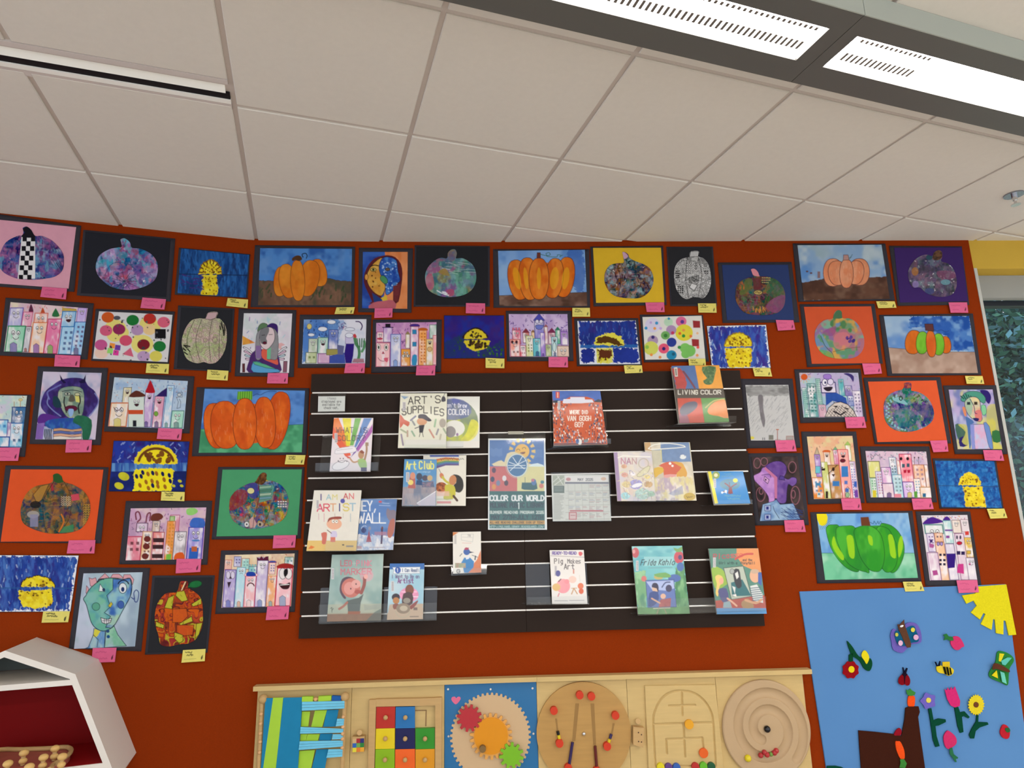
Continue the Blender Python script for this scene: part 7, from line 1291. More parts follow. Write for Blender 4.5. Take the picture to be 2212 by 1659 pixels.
def d(c):
    c.fill(wash(['6cb0b4', '88c0c0', '5ca0ac'], .006, .012, 3)); c.poly(P('1020,560 1120,540 1140,700 1130,930 1055,930'), wash(['6c9c70', '8cb88c', '4c8468'], .02, .01, 4), wob=20); c.poly(P('1390,520 1470,480 1517,925 1380,930'), wash(['5c9060', '7cac78', '407850'], .02, .01, 4), wob=16); c.poly(P('1050,870 1517,860 1517,930 1055,932'), '5c8c58', n=.3, wob=8)
    c.ell(1035, 385, 32, 46, 'b05058'); c.ell(1020, 375, 14, 18, 'c88c8c'); c.ell(1420, 425, 44, 56, 'b84c58'); c.ell(1430, 425, 18, 22, '50406c'); c.ell(1432, 510, 32, 40, '4868a0'); c.poly(P('1370,340 1410,350 1448,330 1448,370 1400,380'), '6c9858', sm=2); c.rect(1110, 420, 1370, 500, 'a0c8c8', a=.6)
    c.txt('Frida', 1080, 495, 140, 48, 6.5, '283038', lean=.3); c.txt('Kahlo', 1240, 492, 145, 48, 6.5, '283038', lean=.3); c.line(P('1150,520 1360,517'), 5, '6c8c94'); barcode(c, 1040, 455, 22, 90); c.ell(1380, 610, 56, 34, '4c64a0'); c.ell(1240, 600, 42, 22, 'b0a060'); c.poly(P('1200,575 1300,560 1350,590 1330,605 1230,600'), '6c9c58', sm=2); c.ell(1110, 615, 24, 26, 'c06c68')
    c.poly(P('1125,630 1375,622 1398,865 1145,870'), '5c70a8', ol='303c6c', ow=4); c.poly(P('1130,640 1370,630 1380,700 1300,720 1180,710'), 'a0acd0', sm=0); c.ell(1210, 700, 28, 40, 'c8a890'); c.poly(P('1180,690 1190,655 1225,655 1240,690 1235,740 1222,700'), '343048', sm=2); c.poly(P('1160,740 1230,730 1240,800 1200,850 1150,860'), '3c4c80', sm=2); c.ell(1280, 770, 24, 24, 'd0a890'); c.poly(P('1255,800 1350,785 1345,862 1240,866'), 'a05454', n=.3); c.ell(1330, 700, 28, 32, '403c58'); c.line(P('1270,690 1300,650 1340,645'), 10, '3c4470', sm=3); c.line(P('1180,790 1250,830'), 14, 'c89c80')
    c.line(P('1195,878 1340,873'), 8, 'b8b0a0'); c.line(P('1240,880 1225,925'), 8, '8c8468'); c.line(P('1290,880 1310,925'), 8, '8c8468')
book('picture_book', 'teal book with red flowers and leaves framing a painting on an easel', 'S5', [(1003, 328), (1448, 322), (1517, 925), (1058, 930)], d, offs=(.05, .05, .085, .085))
def d(c):
    c.fill('4c7c6c', n=.1); c.poly(P('1930,345 2122,345 2155,560 2080,540 1990,500 1930,420'), 'd08850', sm=0, n=.06); c.poly(P('1705,530 1760,510 1830,560 1850,660 1740,700'), '88a840', sm=2, n=.1); c.poly(P('1735,810 2180,760 2195,885 1750,880'), 'a84434', n=.1); c.rect(1750, 875, 2200, 930, '5088b8')
    c.txt('Picasso', 1725, 440, 270, 42, 8, 'b84850', dy=-22, cols=['a84450', 'b04c54', '9c4450', 'a84850', 'b84c4c', 'c05848', 'c86048']); c.line(P('1920,440 2000,400 2070,395'), 18, 'b84840', sm=3); c.txt('and the', 1985, 458, 85, 18, 4.5, '4c3c34'); c.txt('Girl with a', 1775, 486, 165, 20, 5, '2c4440'); c.txt('Ponytail', 1968, 486, 130, 20, 5, '50403c'); barcode(c, 1722, 428, 24, 86)
    c.poly(P('1815,520 1988,503 2062,770 1885,800'), 'a8b0a0', ol='383c38', ow=5); c.poly(P('1880,650 1980,620 2060,765 1890,770'), '2c6468', sm=0); c.poly(P('1900,540 1950,530 1965,600 1975,680 1940,700 1910,640'), '2c2c30', sm=2); c.poly(P('1915,570 1940,550 1950,600 1930,620'), 'd0d0cc'); c.ell(1890, 550, 20, 24, '989c98', ol='484848', ow=4); c.poly(P('1890,680 1920,690 1915,750'), 'c8ccc8'); c.poly(P('1885,760 1925,750 1930,775'), 'd8d4d0')
    c.poly(P('1740,600 1770,580 1805,600 1810,650 1780,680 1765,770 1745,740 1755,660'), 'd8b868', sm=3); c.ell(1795, 635, 20, 30, 'd89c80'); c.poly(P('1770,710 1840,700 1860,800 1810,825 1775,760'), '4c4c78', sm=2); c.poly(P('1815,825 1870,810 1890,872 1810,872'), '88a0a8'); c.line(P('1850,790 1890,820 1930,855'), 16, 'd8a488', sm=2)
    c.ell(2092, 590, 46, 60, 'd0a080', rot=-8); c.ell(2090, 550, 38, 20, 'b89c84'); c.poly(P('2120,560 2155,560 2150,680 2120,650'), '3c589c'); c.poly(P('2050,680 2110,665 2160,750 2165,830 2080,810 2060,740'), 'c8ccc8', sm=0)
    for k in range(7): c.line([(2052 + k * 3, 700 + k * 18), (2140 + k * 4, 690 + k * 18)], 7, '3c5468')
    c.poly(P('1975,820 2030,790 2070,830 2080,872 1985,872'), 'a07c50', sm=2); c.line(P('2150,800 2100,830 2010,805'), 20, 'c8946c', sm=3)
book('picture_book', 'orange and green book with a blond girl and a man in a striped shirt', 'S5', [(1683, 348), (2122, 345), (2197, 925), (1757, 930)], d, offs=(.05, .05, .085, .085))
holder('long dark clear ledge under the flower book and the ponytail book', None, [(1060, 800), (2190, 770), (2192, 895), (1060, 935)], 'S5', lo=.1)
holder('clear hook ledge under the Art Club and flag books', None, [(1235, 1400), (1760, 1395), (1758, 1540), (1232, 1545)], 'S1', lo=.105)
holder('clear hook ledge under the artist boy and wall books', None, [(300, 600), (820, 595), (815, 705), (295, 712)], 'S2', lo=.105)
holder('clear hook ledge under the pastel and fox books', None, [(330, 1370), (830, 1365), (838, 1472), (334, 1476)], 'S4', lo=.105)
# ------------------------------------------------------------------ wooden activity wall panels
ZP = -.6745
def szp(zt, x, y, o): p = px(zt, [(x, y)]); s, z = SZ(p[:, 0], p[:, 1], o); return float(s[0]), float(z[0])
zr = szp('R6', 80, 305, .045)[1]
seams = [szp('R6', 62, 600, .02)[0], szp('R6', 1052, 500, .02)[0], szp('R6', 2020, 500, .02)[0], szp('R7', 1035, 600, .02)[0], szp('R7', 1997, 500, .02)[0], szp('R8', 1025, 400, .02)[0], szp('R8', 1995, 700, .02)[0]]
cols = [M_WOOD, M_WOOD, mat('blue_gear_board', '1f6aa0', rough=.35, coat=.3), M_WOOD, M_WOOD, M_WOOD]
labels = ['wooden activity board with crossed blue and green ribbons strung on pegs', 'wooden activity board with a sliding puzzle of coloured square blocks',
          'blue activity board with turning gears', 'wooden activity board with a round disc and red stops', 'wooden activity board with an arched maze of grooves', 'wooden activity board with a round spiral groove and balls']
BD = []
for k in range(6):
    a, b = seams[k], seams[k + 1]; c0 = W((a + b) / 2, -.9, 0)
    B = empty('activity_board', c0, labels[k], 'activity board', 'wooden activity boards along the orange wall')
    wallstrip('board', a + .0008, b - .0008, -1.12, zr - .0005, .002, .020, cols[k], B, n=4); BD.append(B)
for a, b, t in ((.158, 1.3855, 'pale wooden cap rail over the ribbon, puzzle and gear boards'), (1.3865, 2.622, 'pale wooden cap rail over the disc, maze and spiral boards')):
    r = wallstrip('cap_rail', a, b, zr, ZP, .002, .045, M_WOOD, None, n=14); tag(r, t, 'rail')
# ribbons
B = BD[0]; TQ = mat('turquoise_ribbon', '147ca8', rough=.8, noise=.08, nscale=20); LG = mat('lime_ribbon', 'a2cc3c', rough=.8, noise=.08, nscale=20); LB = mat('light_blue_ribbon', '6cc0e0', rough=.7, noise=.08, nscale=30); DB = mat('dark_blue_ribbon', '1458a0', rough=.8)
def at(zt, x, y, o): p = px(zt, [(x, y)]); return F(p[:, 0], p[:, 1], o)[0]
tube('top_bar', [at('R6', 120, 395, .05), at('R6', 1000, 375, .05)], .006, M_BEECH, B)
tube('side_bar', [at('R6', 985, 380, .05), at('R6', 955, 1150, .05)], .009, M_BEECH, B); tube('side_bar', [at('R6', 125, 400, .05), at('R6', 88, 1150, .05)], .009, M_BEECH, B)
for x, y in ((135, 385), (988, 360)): ball('corner_knob', at('R6', x, y, .05), .019, M_BEECH, B)
for x, y in ((970, 570), (965, 675), (962, 745), (960, 800), (958, 890), (115, 540), (110, 640), (108, 740), (105, 830), (98, 940)): ball('peg', at('R6', x, y, .062), .0075, mat('peach_peg', 'd8a878', rough=.5), B)
for pts, m in (('105,440 140,440 120,550 105,550', LB), ('105,570 128,570 115,640 103,640', LB), ('103,680 120,680 112,740 100,740', LB), ('95,850 118,850 110,930 92,930', LB), ('90,960 115,960 110,1050 85,1050', LB)): pslab('cross_ribbon', 'R6', P(pts), .05, .053, m, B)
for pts, m in (('540,515 625,515 605,670 530,670', LG), ('675,505 800,500 750,675 635,675', LG), ('525,750 595,750 580,820 520,820', LG), ('600,750 725,750 705,820 580,820', LG), ('505,925 675,915 625,1150 490,1150', LG), ('800,500 920,495 890,670 760,675', TQ), ('730,745 860,745 840,815 715,815', TQ), ('690,910 815,905 770,1150 630,1150', TQ)): pslab('slanted_ribbon', 'R6', P(pts), .046, .049, m, B)
for pts, m in (('160,375 240,375 130,1150 110,1150', TQ), ('345,372 545,368 495,1150 265,1150', TQ), ('240,372 352,370 262,1150 130,1150', LG)): pslab('upright_ribbon', 'R6', P(pts), .055, .058, m, B)
for pts in ('540,415 982,405 980,485 538,510', '525,675 970,695 965,735 520,748', '515,825 965,815 962,880 505,918', '905,590 978,588 972,660 890,672', '860,752 968,750 962,802 850,808', '815,908 962,905 958,985 792,1000'):
    q = np.array(P(pts))
    for j in range(3):
        a, b = j / 3, (j + .9) / 3; L, R_ = q[0] + (q[3] - q[0]) * a, q[1] + (q[2] - q[1]) * a; L2, R2 = q[0] + (q[3] - q[0]) * b, q[1] + (q[2] - q[1]) * b
        pslab('cross_ribbon', 'R6', [L, R_, R2, L2], .060 + .001 * j, .0625 + .001 * j, LB, B)
for pts, m in (('540,362 655,360 652,412 538,412', LG), ('712,358 845,352 842,402 708,410', LG), ('852,352 948,358 944,402 848,405', DB)): pslab('ribbon_loop', 'R6', P(pts), .045, .060, m, B)
ball('bar_bead', at('R6', 682, 388, .056), .008, mat('peach_peg', 'd8a878'), B)
# sliding puzzle
B = BD[1]
pslab('frame', 'R6', P('1240,395 1310,392 1290,1150 1225,1150'), .020, .040, M_BEECH, B); pslab('frame', 'R6', P('1310,388 1925,375 1925,452 1310,465'), .020, .040, M_BEECH, B); pslab('frame', 'R6', P('1925,372 1992,370 1990,1150 1922,1150'), .020, .040, M_BEECH, B)
cx_ = [(1310, 1512, 1715, 1924), (1305, 1508, 1715, 1922), (1300, 1506, 1716, 1922), (1295, 1504, 1717, 1920)]; ry_ = [465, 690, 905, 1130]
pc = [['b4261c', '1c6cac', None], ['dcc414', '0c1450', '2c8a24'], ['84b010', 'e8601c', 'd8921a']]
for j in range(3):
    for i in range(3):
        y0, y1 = ry_[j], ry_[j + 1]; q = [(cx_[j][i] + 3, y0 + 3), (cx_[j][i + 1] - 3, y0 - 2), (cx_[j + 1][i + 1] - 3, y1 - 4), (cx_[j + 1][i] + 3, y1)]
        if pc[j][i] is None:
            for g_ in (P('1715,500 1835,498 1835,508 1715,510'), P('1825,505 1835,505 1832,668 1820,668')): pslab('track', 'R6', g_, .020, .0215, mat('track_brown', '8c6c48'), B)  # darker brown strips mark the track in the empty cell
            continue
        t = pslab('puzzle_block', 'R6', q, .020, .036, mat('block_' + pc[j][i], pc[j][i], rough=.4, coat=.2), B)
        xm = (q[0][0] + q[2][0]) / 2; ym = (y0 + y1) / 2; ball('knob', at('R6', xm, ym, .045) - np.array(parent_origin(t)) * 0, .0098, M_BEECH, t)
# hanging blocks
def hang(label, zt, q, top, deco):
    c = F(*px(zt, q).mean(0), .04); h = empty('hanging_block', c, label, 'wooden toy', 'wooden blocks hanging between the boards')
    pslab('block', zt, q, .0205, .050, M_BEECH, h)
    a, b = px(zt, [top])[0]; tube('string_peg', [F(a, b, .0205), F(a, b, .045)], .011, M_BEECH, h, 12); deco(h); return h
def dec(h):
    cl = ['c8a878', 'a02830', '2c2c70', '2c60b0', '6ca048', '2c7c38', 'd8cc38', 'd87830', 'e0a030']
    for k in range(9):
        i, j = k % 3, k // 3; x, y = 1066 + i * 40, 800 + j * 46 - i * 2; pslab('coloured_square', 'R6', [(x, y), (x + 39, y - 2), (x + 38, y + 43), (x - 1, y + 45)], .050, .052, mat('sq_' + cl[k], cl[k], rough=.5), h)
hang('small wooden hanging block with a three by three grid of painted squares', 'R6', [(1062, 780), (1190, 775), (1184, 938), (1060, 940)], (1138, 735), dec)
def dec2(h):
    for x, y in ((2110, 750), (2142, 772), (2112, 845), (2142, 850)): peg('hole', 'R7', x, y, .0028, .050, .0508, mat('drilled_hole', '4c3424'), h)
hang('small plain wooden hanging block with drilled holes, beside the maze board', 'R7', [(2055, 690), (2170, 700), (2162, 910), (2055, 880)], (2105, 630), dec2)
# gears
B = BD[2]; o = .0203
def gear(name, x, y, r, d_, t, o0, o1, m, par, zt='R7'):
    s, z = szp(zt, x, y, o1); return slab(name, gearpts(s, z, r, d_, t), o0, o1, m, par)
kx = 1369 / 3.05; R_ = lambda zz: zz / 4.916 / 450
gear('toothed_ring', 540, 790, R_(390), R_(22), 52, .0203, .023, mat('ring_ply', 'c8aa84', rough=.6), B)
gear('red_gear', 313, 598, R_(122), R_(32), 12, .030, .038, mat('red_plastic', 'b02430', rough=.4, coat=.3), B)
g = gear('amber_gear', 545, 790, R_(205), R_(34), 22, .026, .032, mat('pale_amber_plastic', 'dca050', rough=.4), B); s, z = szp('R7', 545, 787, .036); slab('gear_face', circ(s, z, R_(162), n=40), .032, .036, mat('amber_plastic', 'd88c14', rough=.4), g)
gear('green_gear', 762, 998, R_(118), R_(34), 11, .034, .041, mat('green_plastic', '74b41c', rough=.4, coat=.3), B)
peg('turning_knob', 'R7', 455, 928, .014, .034, .055, mat('grey_wood_knob', '7c6038'), B)
for x, y in ((540, 290), (985, 280), (93, 790), (995, 762), (88, 290)): peg('screw', 'R7', x, y, .0045, .0203, .0225, M_STEEL, B)
h_ = pslab('heart_sticker', 'R7', spl(P('170,450 125,405 130,375 160,368 175,385 190,370 215,372 218,400'), 3), .0203, .0208, mat('pink_sticker', 'd8688c', rough=.4), B)
# disc with stops
B = BD[3]; s, z = szp('R7', 1530, 752, .030); dk = slab('disc', circ(s, z, R_(458), n=64), .0205, .032, mat('dark_ply', 'b48c50', rough=.45, noise=.14, nscale=7, stretch=(1, 1, 9)), B)
RD = mat('red_stop', 'c8381c', rough=.45)
for x, y in ((1488, 355), (1612, 368), (1213, 520), (1868, 572), (1273, 868), (1780, 900), (1365, 1130), (1670, 1160)): peg('stop_peg', 'R7', x, y, .0165, .032, .052, RD, B)
for q in ('1440,440 1480,440 1440,840 1405,840', '1600,440 1640,440 1660,880 1630,880', '1225,600 1245,600 1262,760 1245,760', '1838,650 1858,652 1830,790 1812,785'): pslab('slot', 'R7', P(q), .032, .0326, mat('routed_slot', '96723f', rough=.6), B)
for a, b, m in (((1410, 850), (1366, 1150), mat('purple_tube', '241450', rough=.2, coat=.6)), ((1650, 890), (1668, 1150), mat('dark_red_tube', '5c1014', rough=.2, coat=.6)), ((1262, 775), (1275, 850), mat('yellow_tube', 'd8c020', rough=.3)), ((1805, 820), (1785, 880), mat('yellow_tube', 'd8c020')), ((1252, 735), (1260, 770), mat('black_tip', '181414', rough=.3)), ((1822, 765), (1808, 810), mat('purple_tube', '241450'))): tube('glitter_tube', [at('R7', *a, .040), at('R7', *b, .040)], .0065, m, B)
ball('steel_ball', at('R7', 1530, 762, .036), .0085, M_STEEL, B)
# arched maze
B = BD[4]
def hfield(name, pts_s, pts_z, off, m, parent, nu, base=.0203):
    V = W(pts_s, pts_z, off); return mesh(name, V, grid_faces(nu, len(pts_s) // nu), m, parent, smooth=True)
def groove_paint(d, w): return np.clip(1 - (d - w * .5) / (w * .5), 0, 1)
nu, nv = 190, 150; q = px('R8', [(258, 252), (1012, 240), (1105, 1150), (298, 1150)]); u, v = np.meshgrid(np.linspace(0, 1, nu), np.linspace(0, 1, nv)); u, v = u.ravel(), v.ravel()
P_ = q[0] * ((1 - u) * (1 - v))[:, None] + q[1] * (u * (1 - v))[:, None] + q[2] * (u * v)[:, None] + q[3] * ((1 - u) * v)[:, None]
X, Y = (P_[:, 0] - 1340) * 4.916, (P_[:, 1] - 1430) * 4.916
lines = [spl(P('375,1100 362,900 350,660 362,540 430,400 530,325 650,308 780,330 890,410 960,520 985,620 1000,850 1013,1080 1000,1105'), 5, False), P('390,1112 1000,1105'), P('655,322 662,566'), P('517,466 795,458'), P('360,662 980,642'), P('672,655 690,1008'), P('487,822 873,806'), P('487,822 497,972'), P('873,806 885,930')]
cvm = Cv(X, Y, 4, 1); d_ = np.full(len(X), 1e9)
for L in lines: d_ = np.minimum(d_, cvm._dist(np.arange(len(X)), np.array(L, float), False)[0])
k_ = np.clip(1.6 - d_ / 7, 0, 1); k_[d_ > 12] = 0; e_ = (u < 1e-9) | (u > 1 - 1e-9) | (v < 1e-9) | (v > 1 - 1e-9)
of = .030 - .0075 * k_; of[e_] = .0204; s_, z_ = SZ(P_[:, 0], P_[:, 1], .030)
mesh('maze_plate', W(s_, z_, of), grid_faces(nu, nv), M_WOOD, B)
for x, y, col in ((733, 665, 'dc9c1c'), (887, 970, 'dc5c18')): peg('maze_knob', 'R8', x, y, .0195, .030, .040, mat('knob_' + col, col, rough=.4, coat=.2), B)
for x, y, col in ((430, 1118, 'd8c81c'), (515, 1122, '5c3c80'), (600, 1122, '2c5cac'), (800, 1115, 'b02424'), (885, 1108, '5cac24'), (970, 1112, '0c5030')): peg('maze_button', 'R8', x, y, .0165, .030, .042, mat('btn_' + col, col, rough=.4, coat=.2), B)
# spiral
B = BD[5]; s0, z0 = szp('R8', 1555, 712, .034); nr, na = 110, 360; RR = R_(432)
r, a = np.meshgrid(np.linspace(.002, 1, nr), np.linspace(0, 2 * np.pi, na), indexing='ij'); r, a = r.ravel(), a.ravel(); rz = r * 432
th0 = math.radians(235); aa = a  # groove centreline runs clockwise on the page from the lower left of the centre outward
best = np.full(len(r), 1e9)
for t in np.arange(3):
    # page angle phi measured clockwise from lower-left start
    ph = (th0 - aa) % (2 * np.pi) + 2 * np.pi * t
    ok = ph < math.radians(640); rc = 108 + 265 * ph / math.radians(640)
    best = np.where(ok, np.minimum(best, np.abs(rz - rc)), best)
for ph in (0, math.radians(640)):
    rc = 108 + 265 * ph / math.radians(640); ang = th0 - ph; best = np.minimum(best, np.hypot(rz * np.cos(aa) - rc * math.cos(ang), rz * np.sin(aa) - rc * math.sin(ang)))
k_ = np.clip(1 - (best / 46) ** 2, 0, 1) ** .6
of = .0375 - .013 * k_; of[r > .985] = .0345; 
S_, Z_ = s0 + RR * r * np.cos(a), z0 + RR * r * np.sin(a) * 1.03
V = W(S_, Z_, of); rim = W(S_[-na:], Z_[-na:], .0204); V = np.vstack([V, rim]); i = np.arange(nr * (na - 1)); rr_, jj = i // (na - 1), i % (na - 1); a_ = rr_ * na + jj
mesh('spiral_disc', V, np.stack([a_, a_ + na, a_ + na + 1, a_ + 1], 1)[:, ::-1], mat('beige_disc', 'b89c78', rough=.5, noise=.06, nscale=8), B, smooth=True)
ball('centre_ball', at('R8', 1560, 713, .045), .0142, mat('dark_steel', '3c3c40', rough=.15, metal=1), B)
for x, y, rr_, col in ((1355, 1022, .0145, 'd8c41c'), (1490, 992, .011, 'a8282c'), (1530, 960, .011, 'a8282c'), (1558, 985, .011, 'b02c2c'), (1600, 980, .009, '6c8c3c'), (1636, 965, .011, 'a8282c'), (1656, 942, .011, 'b02c2c')): ball('rolling_bead', at('R8', x, y, .043), rr_, mat('bead_' + col, col, rough=.35, coat=.2), B)
# ------------------------------------------------------------------ felt story cloth
def d(c): c.fill('5b8cc4', n=.05, f=.006); c.fill(wash(['5686c0', '6494c8', '5b8cc4'], .004, .003, 3), a=.4)
clt = sheet('felt_cloth', 'P', [(1727, 1278), (2172, 1262), (2232, 1720), (1794, 1720)], d, .006, None, mat('felt_paint', 'fff'), thick=.0045, dens=.5, wave=.0022)
clt.data.materials.clear(); clt.data.materials.append(paintmat('felt_fabric', .95, .05))
tag(clt, 'large sky-blue felt cloth pinned to the orange wall below the green pumpkin painting', 'felt cloth')
_f = {}
def FM(c): return mat('felt_' + c, c, rough=.95, spec=.05, noise=.18, nscale=160, bump=.3, bscale=400)
def felt(name, label, parts, base=.0115, zt='R5', cat='felt shape'):
    c = px(zt, parts[0][2]).mean(0); e = empty(name, F(c[0], c[1], base), label, cat, 'felt shapes stuck on the blue cloth')
    for k, (pn, col, pts) in enumerate(parts): pslab(pn, zt, pts, base + .0025 * k - (.0 if k else .002), base + .0025 * (k + 1) - .0003, FM(col), e)
    return e
S = lambda s, n=4: spl(P(s), n)
felt('felt_sun', 'large yellow felt quarter sun with cut rays at the corner of the cloth', [('sun_body', 'd8cc20', [(x, y) for x, y in P('1700,840 1990,818 2050,1120 2087,1305 2015,1312 1985,1170 1963,1168 1962,1303 1893,1290 1880,1158 1862,1155 1848,1258 1745,1203 1790,1105 1768,1095 1735,1158 1648,1090 1705,1025 1672,975 1605,1005 1562,925 1690,905')])], zt='R4', base=.010)
felt('felt_butterfly', 'purple felt butterfly with teal wings and a brown body', [('wings', '6a5cae', S('950,300 1010,215 1100,215 1145,280 1160,360 1145,410 1060,425 1010,470 960,510 880,480 860,400 850,330 880,270')),
    ('wing_patch', '14587c', S('900,290 960,300 1020,255 1080,240 1110,300 1130,390 1060,410 1000,440 930,430 895,360')), ('body', '5c3c2c', P('918,225 945,225 985,178 990,225 1055,420 1050,455 1020,458 1005,440 930,270')),
    ('spot', 'd8cc50', circ(1073, 280, 20, 22)), ('spot', 'd8a8c8', circ(1104, 355, 25, 27)), ('spot', 'b8b850', circ(912, 328, 15, 19)), ('spot', 'd8b0cc', circ(950, 412, 22, 27)), ('eyes', 'e4e4e4', circ(962, 243, 18, 10, rot=-.4))][:8])
felt('felt_strawberry', 'pink felt strawberry with green leaves between the butterfly and the sun', [('berry', 'c83468', S('1450,385 1475,350 1520,345 1555,375 1585,440 1560,455 1530,480 1490,475 1455,430')), ('leaves', '2c7038', P('1375,330 1410,318 1430,345 1470,350 1480,385 1440,390 1415,375 1380,385 1395,355'))])
felt('felt_corn', 'dark green felt corn leaf with a yellow cob, beside the dark red flower', [('stalk', '0c4428', S('415,390 470,450 530,540 600,570 650,565 668,620 650,680 620,690 580,660 540,590 470,540 440,480', 3)), ('corn', 'dccc20', S('560,540 575,495 600,488 630,530 635,570 612,620 590,590'))])
felt('felt_red_flower', 'dark red felt flower with a yellow centre, beside the yellow corn', [('stem', '0c4428', P('435,530 475,510 475,600 435,600')), ('petals', '8c1018', S(' '.join('%d,%d' % (452 + (86 if k % 2 else 74) * math.cos(k * .3927), 680 + (92 if k % 2 else 80) * math.sin(k * .3927)) for k in range(16)), 3)), ('centre', 'e0cc20', circ(460, 675, 30, 33))])
felt('felt_ladybird', 'small dark red felt ladybird with black feelers', [('feelers', '141428', P('972,655 980,655 990,700 1012,660 1022,664 1005,715 980,715')), ('wings', '7c0c18', S('960,730 990,715 1025,735 1045,780 1040,825 1015,838 995,825 960,832 930,810 932,765')), ('head', '1c1020', S('965,725 990,705 1020,725 1000,745 990,820 985,745', 2))])
felt('felt_bee', 'yellow and black striped felt bumblebee', [('body', 'dcc42c', S('1310,650 1340,632 1380,645 1440,650 1480,680 1470,720 1430,740 1390,720 1340,710 1315,690')), ('wing', 'd8b828', P('1368,600 1440,598 1442,650 1370,648')), ('stripe', '14140c', P('1375,648 1395,650 1412,728 1395,722')), ('stripe', '14140c', P('1408,650 1424,652 1440,735 1424,735')), ('stripe', '14140c', P('1438,655 1450,660 1462,722 1450,730')), ('feelers', '101428', P('1290,600 1305,600 1322,640 1340,590 1350,595 1345,640 1310,645'))])
felt('felt_striped_butterfly', 'green, yellow and turquoise striped felt butterfly at the cloth edge', [('wings', '2c7c38', S('1920,500 1990,500 2060,540 2080,590 2040,660 2030,720 2020,830 1960,810 1850,760 1835,710 1870,650 1900,600')), ('wing_stripe', 'd8cc28', P('1938,515 1985,520 1950,600 1930,590')), ('wing_stripe', '5cbcac', P('1955,590 2020,555 2060,560 1995,635 1965,625')), ('wing_stripe', 'dccc20', P('1910,685 1922,765 1860,735')), ('wing_stripe', '6cc4b4', P('1945,695 1985,710 2010,820 1965,800')), ('body', '5c3424', S('1880,620 1930,620 2035,680 2030,705 1980,690 1900,670 1870,680', 3))])
felt('felt_carrot', 'orange felt carrot with green top standing on the brown felt chimney', [('root', 'e8501c', S('1030,945 1060,938 1092,950 1090,1030 1070,1048 1035,1048 1020,1010', 3)), ('carrot_top', '3c8038', P('1005,875 1030,885 1045,865 1065,885 1100,905 1090,930 1065,938 1040,940 1015,925'))])
felt('felt_house', 'brown felt piece like a house with a tall chimney, at the bottom of the cloth', [('house_shape', '3c1c12', P('530,1285 700,1300 880,1320 960,1340 990,1180 1000,1060 1040,1045 1130,1045 1142,1100 1125,1150 1150,1350 1200,1700 560,1700 540,1450'))], base=.0125)
felt('felt_cherry', 'small dark red felt scrap against the brown chimney', [('scrap', '8c1424', S('885,1330 905,1285 940,1260 960,1290 950,1330 915,1335', 3))], base=.016)
felt('felt_carrot', 'long orange felt carrot lying across the brown felt house', [('root', 'e8501c', S('900,1400 925,1393 950,1400 985,1480 990,1560 970,1572 945,1560 910,1480', 3)), ('carrot_top', '3c8038', P('945,1575 985,1570 1012,1615 995,1659 940,1655 950,1610'))], base=.0165)
def flower(label, petals, col, stem, cen, ccol, name='felt_flower'):
    parts = [('stem', '0a4430', stem), ('petals', col, petals)]
    if cen is not None: parts.append(('centre', ccol, cen))
    felt(name, label, parts)
flower('purple felt flower with a pale yellow centre and long green stem', S(' '.join('%d,%d' % (1228 + (82 if k % 2 else 62) * math.cos(k * .628), 990 + (86 if k % 2 else 66) * math.sin(k * .628)) for k in range(10)), 4), '6c60b8', P('1228,1070 1258,1065 1280,1185 1330,1165 1400,1175 1402,1200 1330,1235 1298,1240 1310,1340 1340,1440 1300,1450 1275,1380 1245,1170'), circ(1230, 983, 24, 26), 'd8cc58')
flower('pink felt tulip with a forked green stem', P('1390,870 1412,885 1420,855 1440,885 1455,850 1470,880 1492,845 1520,920 1545,990 1540,1040 1490,1055 1450,1035 1415,970'), 'cc2c70', P('1488,1050 1525,1048 1545,1105 1590,1095 1640,1150 1625,1165 1580,1140 1562,1150 1578,1300 1545,1310 1520,1240'), None, None)
flower('yellow felt sunflower with a brown centre', P(' '.join('%d,%d' % (1706 + (84 if k % 2 else 70) * math.cos(k * .1496), 1030 + (106 if k % 2 else 90) * math.sin(k * .1496)) for k in range(42))), 'dcc82c', P('1712,1125 1728,1125 1725,1200 1820,1205 1828,1225 1740,1255 1700,1290 1685,1365 1650,1365 1635,1330 1660,1270 1705,1195'), circ(1705, 1028, 25, 28), '6c4028')
felt('felt_strawberry', 'pink felt strawberry with a thin green stalk below the tulip', [('berry', 'c83064', S('1380,1350 1415,1290 1450,1300 1500,1350 1508,1410 1470,1450 1430,1470 1395,1440')), ('stalk', '2c6c48', P('1440,1465 1465,1455 1480,1520 1525,1555 1515,1570 1500,1565 1510,1600 1495,1600 1465,1550 1440,1520'))])
felt('felt_apple', 'small red felt apple with a green leaf at the cloth edge', [('fruit', 'b82430', S('1950,1270 1975,1228 2010,1235 2040,1280 2035,1350 2005,1370 1965,1350 1945,1310')), ('leaf', '2c6438', S('1995,1265 2030,1258 2045,1290 2020,1305 2000,1290', 3))])
felt('felt_grass', 'strip of dark green felt grass at the bottom corner of the cloth', [('grass_shape', '0c4430', P('215,1640 300,1638 360,1650 500,1720 210,1720'))])
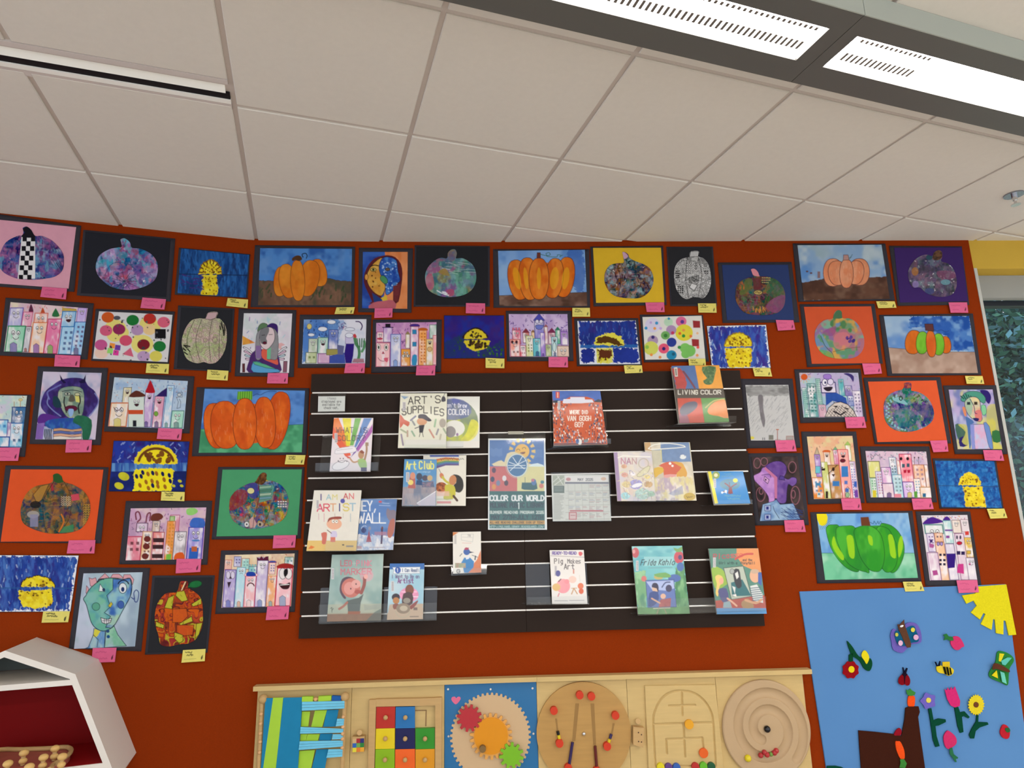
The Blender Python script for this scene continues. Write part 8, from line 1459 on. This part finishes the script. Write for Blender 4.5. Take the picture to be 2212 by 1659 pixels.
# ------------------------------------------------------------------ white hexagonal wall shelf
OF, TH = .30, .0
outer = [(-.704, -.427), (-.471, -.527), (-.298, -.905), (-.46, -1.17), (-.84, -1.22), (-1.08, -.92), (-1.00, -.56)]
cen = np.array([-.68, -.83])
def inset(poly, d):
    p = np.array(poly); n = len(p); out = []
    for i in range(n):
        a, b, c = p[i - 1], p[i], p[(i + 1) % n]; e1, e2 = b - a, c - b; n1 = np.array([e1[1], -e1[0]]) / np.linalg.norm(e1); n2 = np.array([e2[1], -e2[0]]) / np.linalg.norm(e2)
        m_ = n1 + n2; m_ = m_ / (m_ @ n1); out.append(b + m_ * d)
    return np.array(out)
shf = empty('hexagonal_shelf', W(-.68, -1.1, .15), 'white many-sided box shelf with a deep red back, standing out from the wall', 'shelf')
o_ = np.array(outer); i_ = inset(outer, .021)
n = len(o_)
A = W(o_[:, 0], o_[:, 1], OF); B_ = W(i_[:, 0], i_[:, 1], OF); C_ = W(i_[:, 0], i_[:, 1], .012); D_ = W(o_[:, 0], o_[:, 1], .001)
Fc = []
for k in range(n):
    j = (k + 1) % n; Fc += [(k, j, n + j, n + k), (n + k, n + j, 2 * n + j, 2 * n + k), (k, 3 * n + k, 3 * n + j, j), (2 * n + k, 2 * n + j, 3 * n + j, 3 * n + k)]
mesh('shell', np.concatenate([A, B_, C_, D_]), Fc, M_WHITE, shf)
zs = SZ(*px('S6', [(800, 668)])[0], OF)[1]; zs2 = SZ(*px('S6', [(812, 728)])[0], OF)[1]
slab('back_panel', np.stack([i_[:, 0], i_[:, 1]], 1), .004, .012, mat('deep_red_panel', '7c0a0c', rough=.6, spec=.1), shf)
def xat(z, side):
    xs = []
    for k in range(n):
        a, b = i_[k], i_[(k + 1) % n]
        if (a[1] - z) * (b[1] - z) <= 0 and a[1] != b[1]: xs.append(a[0] + (b[0] - a[0]) * (z - a[1]) / (b[1] - a[1]))
    return max(xs) if side else min(xs)
slab('divider_shelf', [(xat(zs, 0), zs), (xat(zs, 1), zs), (xat(zs2, 1), zs2), (xat(zs2, 0), zs2)], .012, OF - .0005, M_WHITE, shf)
up = [p for p in i_ if p[1] > zs]; 
slab('upper_shade', [(xat(zs + .001, 0), zs + .001)] + [tuple(p) for p in (i_[6], i_[0], i_[1]) if p[1] > zs] + [(xat(zs + .001, 1), zs + .001)], .012, .014, mat('grey_green_shade', '6c7470', rough=.5), shf)  # grey-green panel over the red back imitates shade in the upper compartment
low = SZ(*px('S6', [(300, 1900)])[0], .15)[1]
zl = float(SZ(*px('S6', [(700, 1662)])[0], OF)[1]) + .002
slab('lower_shelf', [(xat(zl, 0), zl), (xat(zl, 1), zl), (xat(zl - .02, 1), zl - .02), (xat(zl - .02, 0), zl - .02)], .012, OF - .006, mat('red_shelf', '8c0c10', rough=.5, spec=.2), shf)
slab('shelf_edge', [(xat(zl, 0), zl - .001), (xat(zl, 1), zl - .001), (xat(zl - .02, 1), zl - .02), (xat(zl - .02, 0), zl - .02)], OF - .006, OF - .001, M_WHITE, shf)
# peg toy lying on the lower shelf
zt_ = zl + .0
def onz(x, y, z):
    p = px('S6', [(x, y)])[0]; r = rays(p[0], p[1]); t = z / r[2]; return np.array([0, 0, EYE]) + r * t
ol = [(-60, 1478), (250, 1450), (520, 1440), (700, 1425), (770, 1430), (800, 1452), (780, 1500), (700, 1560), (600, 1620), (500, 1690), (-60, 1760)]
top = np.array([onz(x, y, zl + .028) for x, y in spl(ol, 4)]); 
pt = empty('wooden_peg_toy', top.mean(0) - np.array([0, 0, .028]), 'rounded wooden board toy with upright bead pegs, inside the red shelf', 'toy')
bot = top - np.array([0, 0, .028]); cc_ = top.mean(0)
prism('board', top - np.array([0, 0, .008]), bot + np.array([0, 0, .0002]), mat('reddish_board', 'a8584c', rough=.5, noise=.2, nscale=30), pt)
tube('rim', [tuple(v) for v in np.vstack([top, top[:1]])], .008, M_BEECH, pt)
for x, y in ((620, 1440), (270, 1490), (490, 1540), (90, 1610), (330, 1645), (700, 1530)):
    b0 = onz(x, y, zl + .062); pg = tube('bead_peg', [b0 - np.array([0, 0, .04]), b0], .007, M_BEECH, pt); ball('bead', b0, .0155, mat('maple_bead', 'd8b06c', rough=.4), pg, (1, 1, .75)); ball('bead', b0 - np.array([0, 0, .026]), .0135, mat('maple_bead', 'd8b06c'), pg, (1, 1, .8))
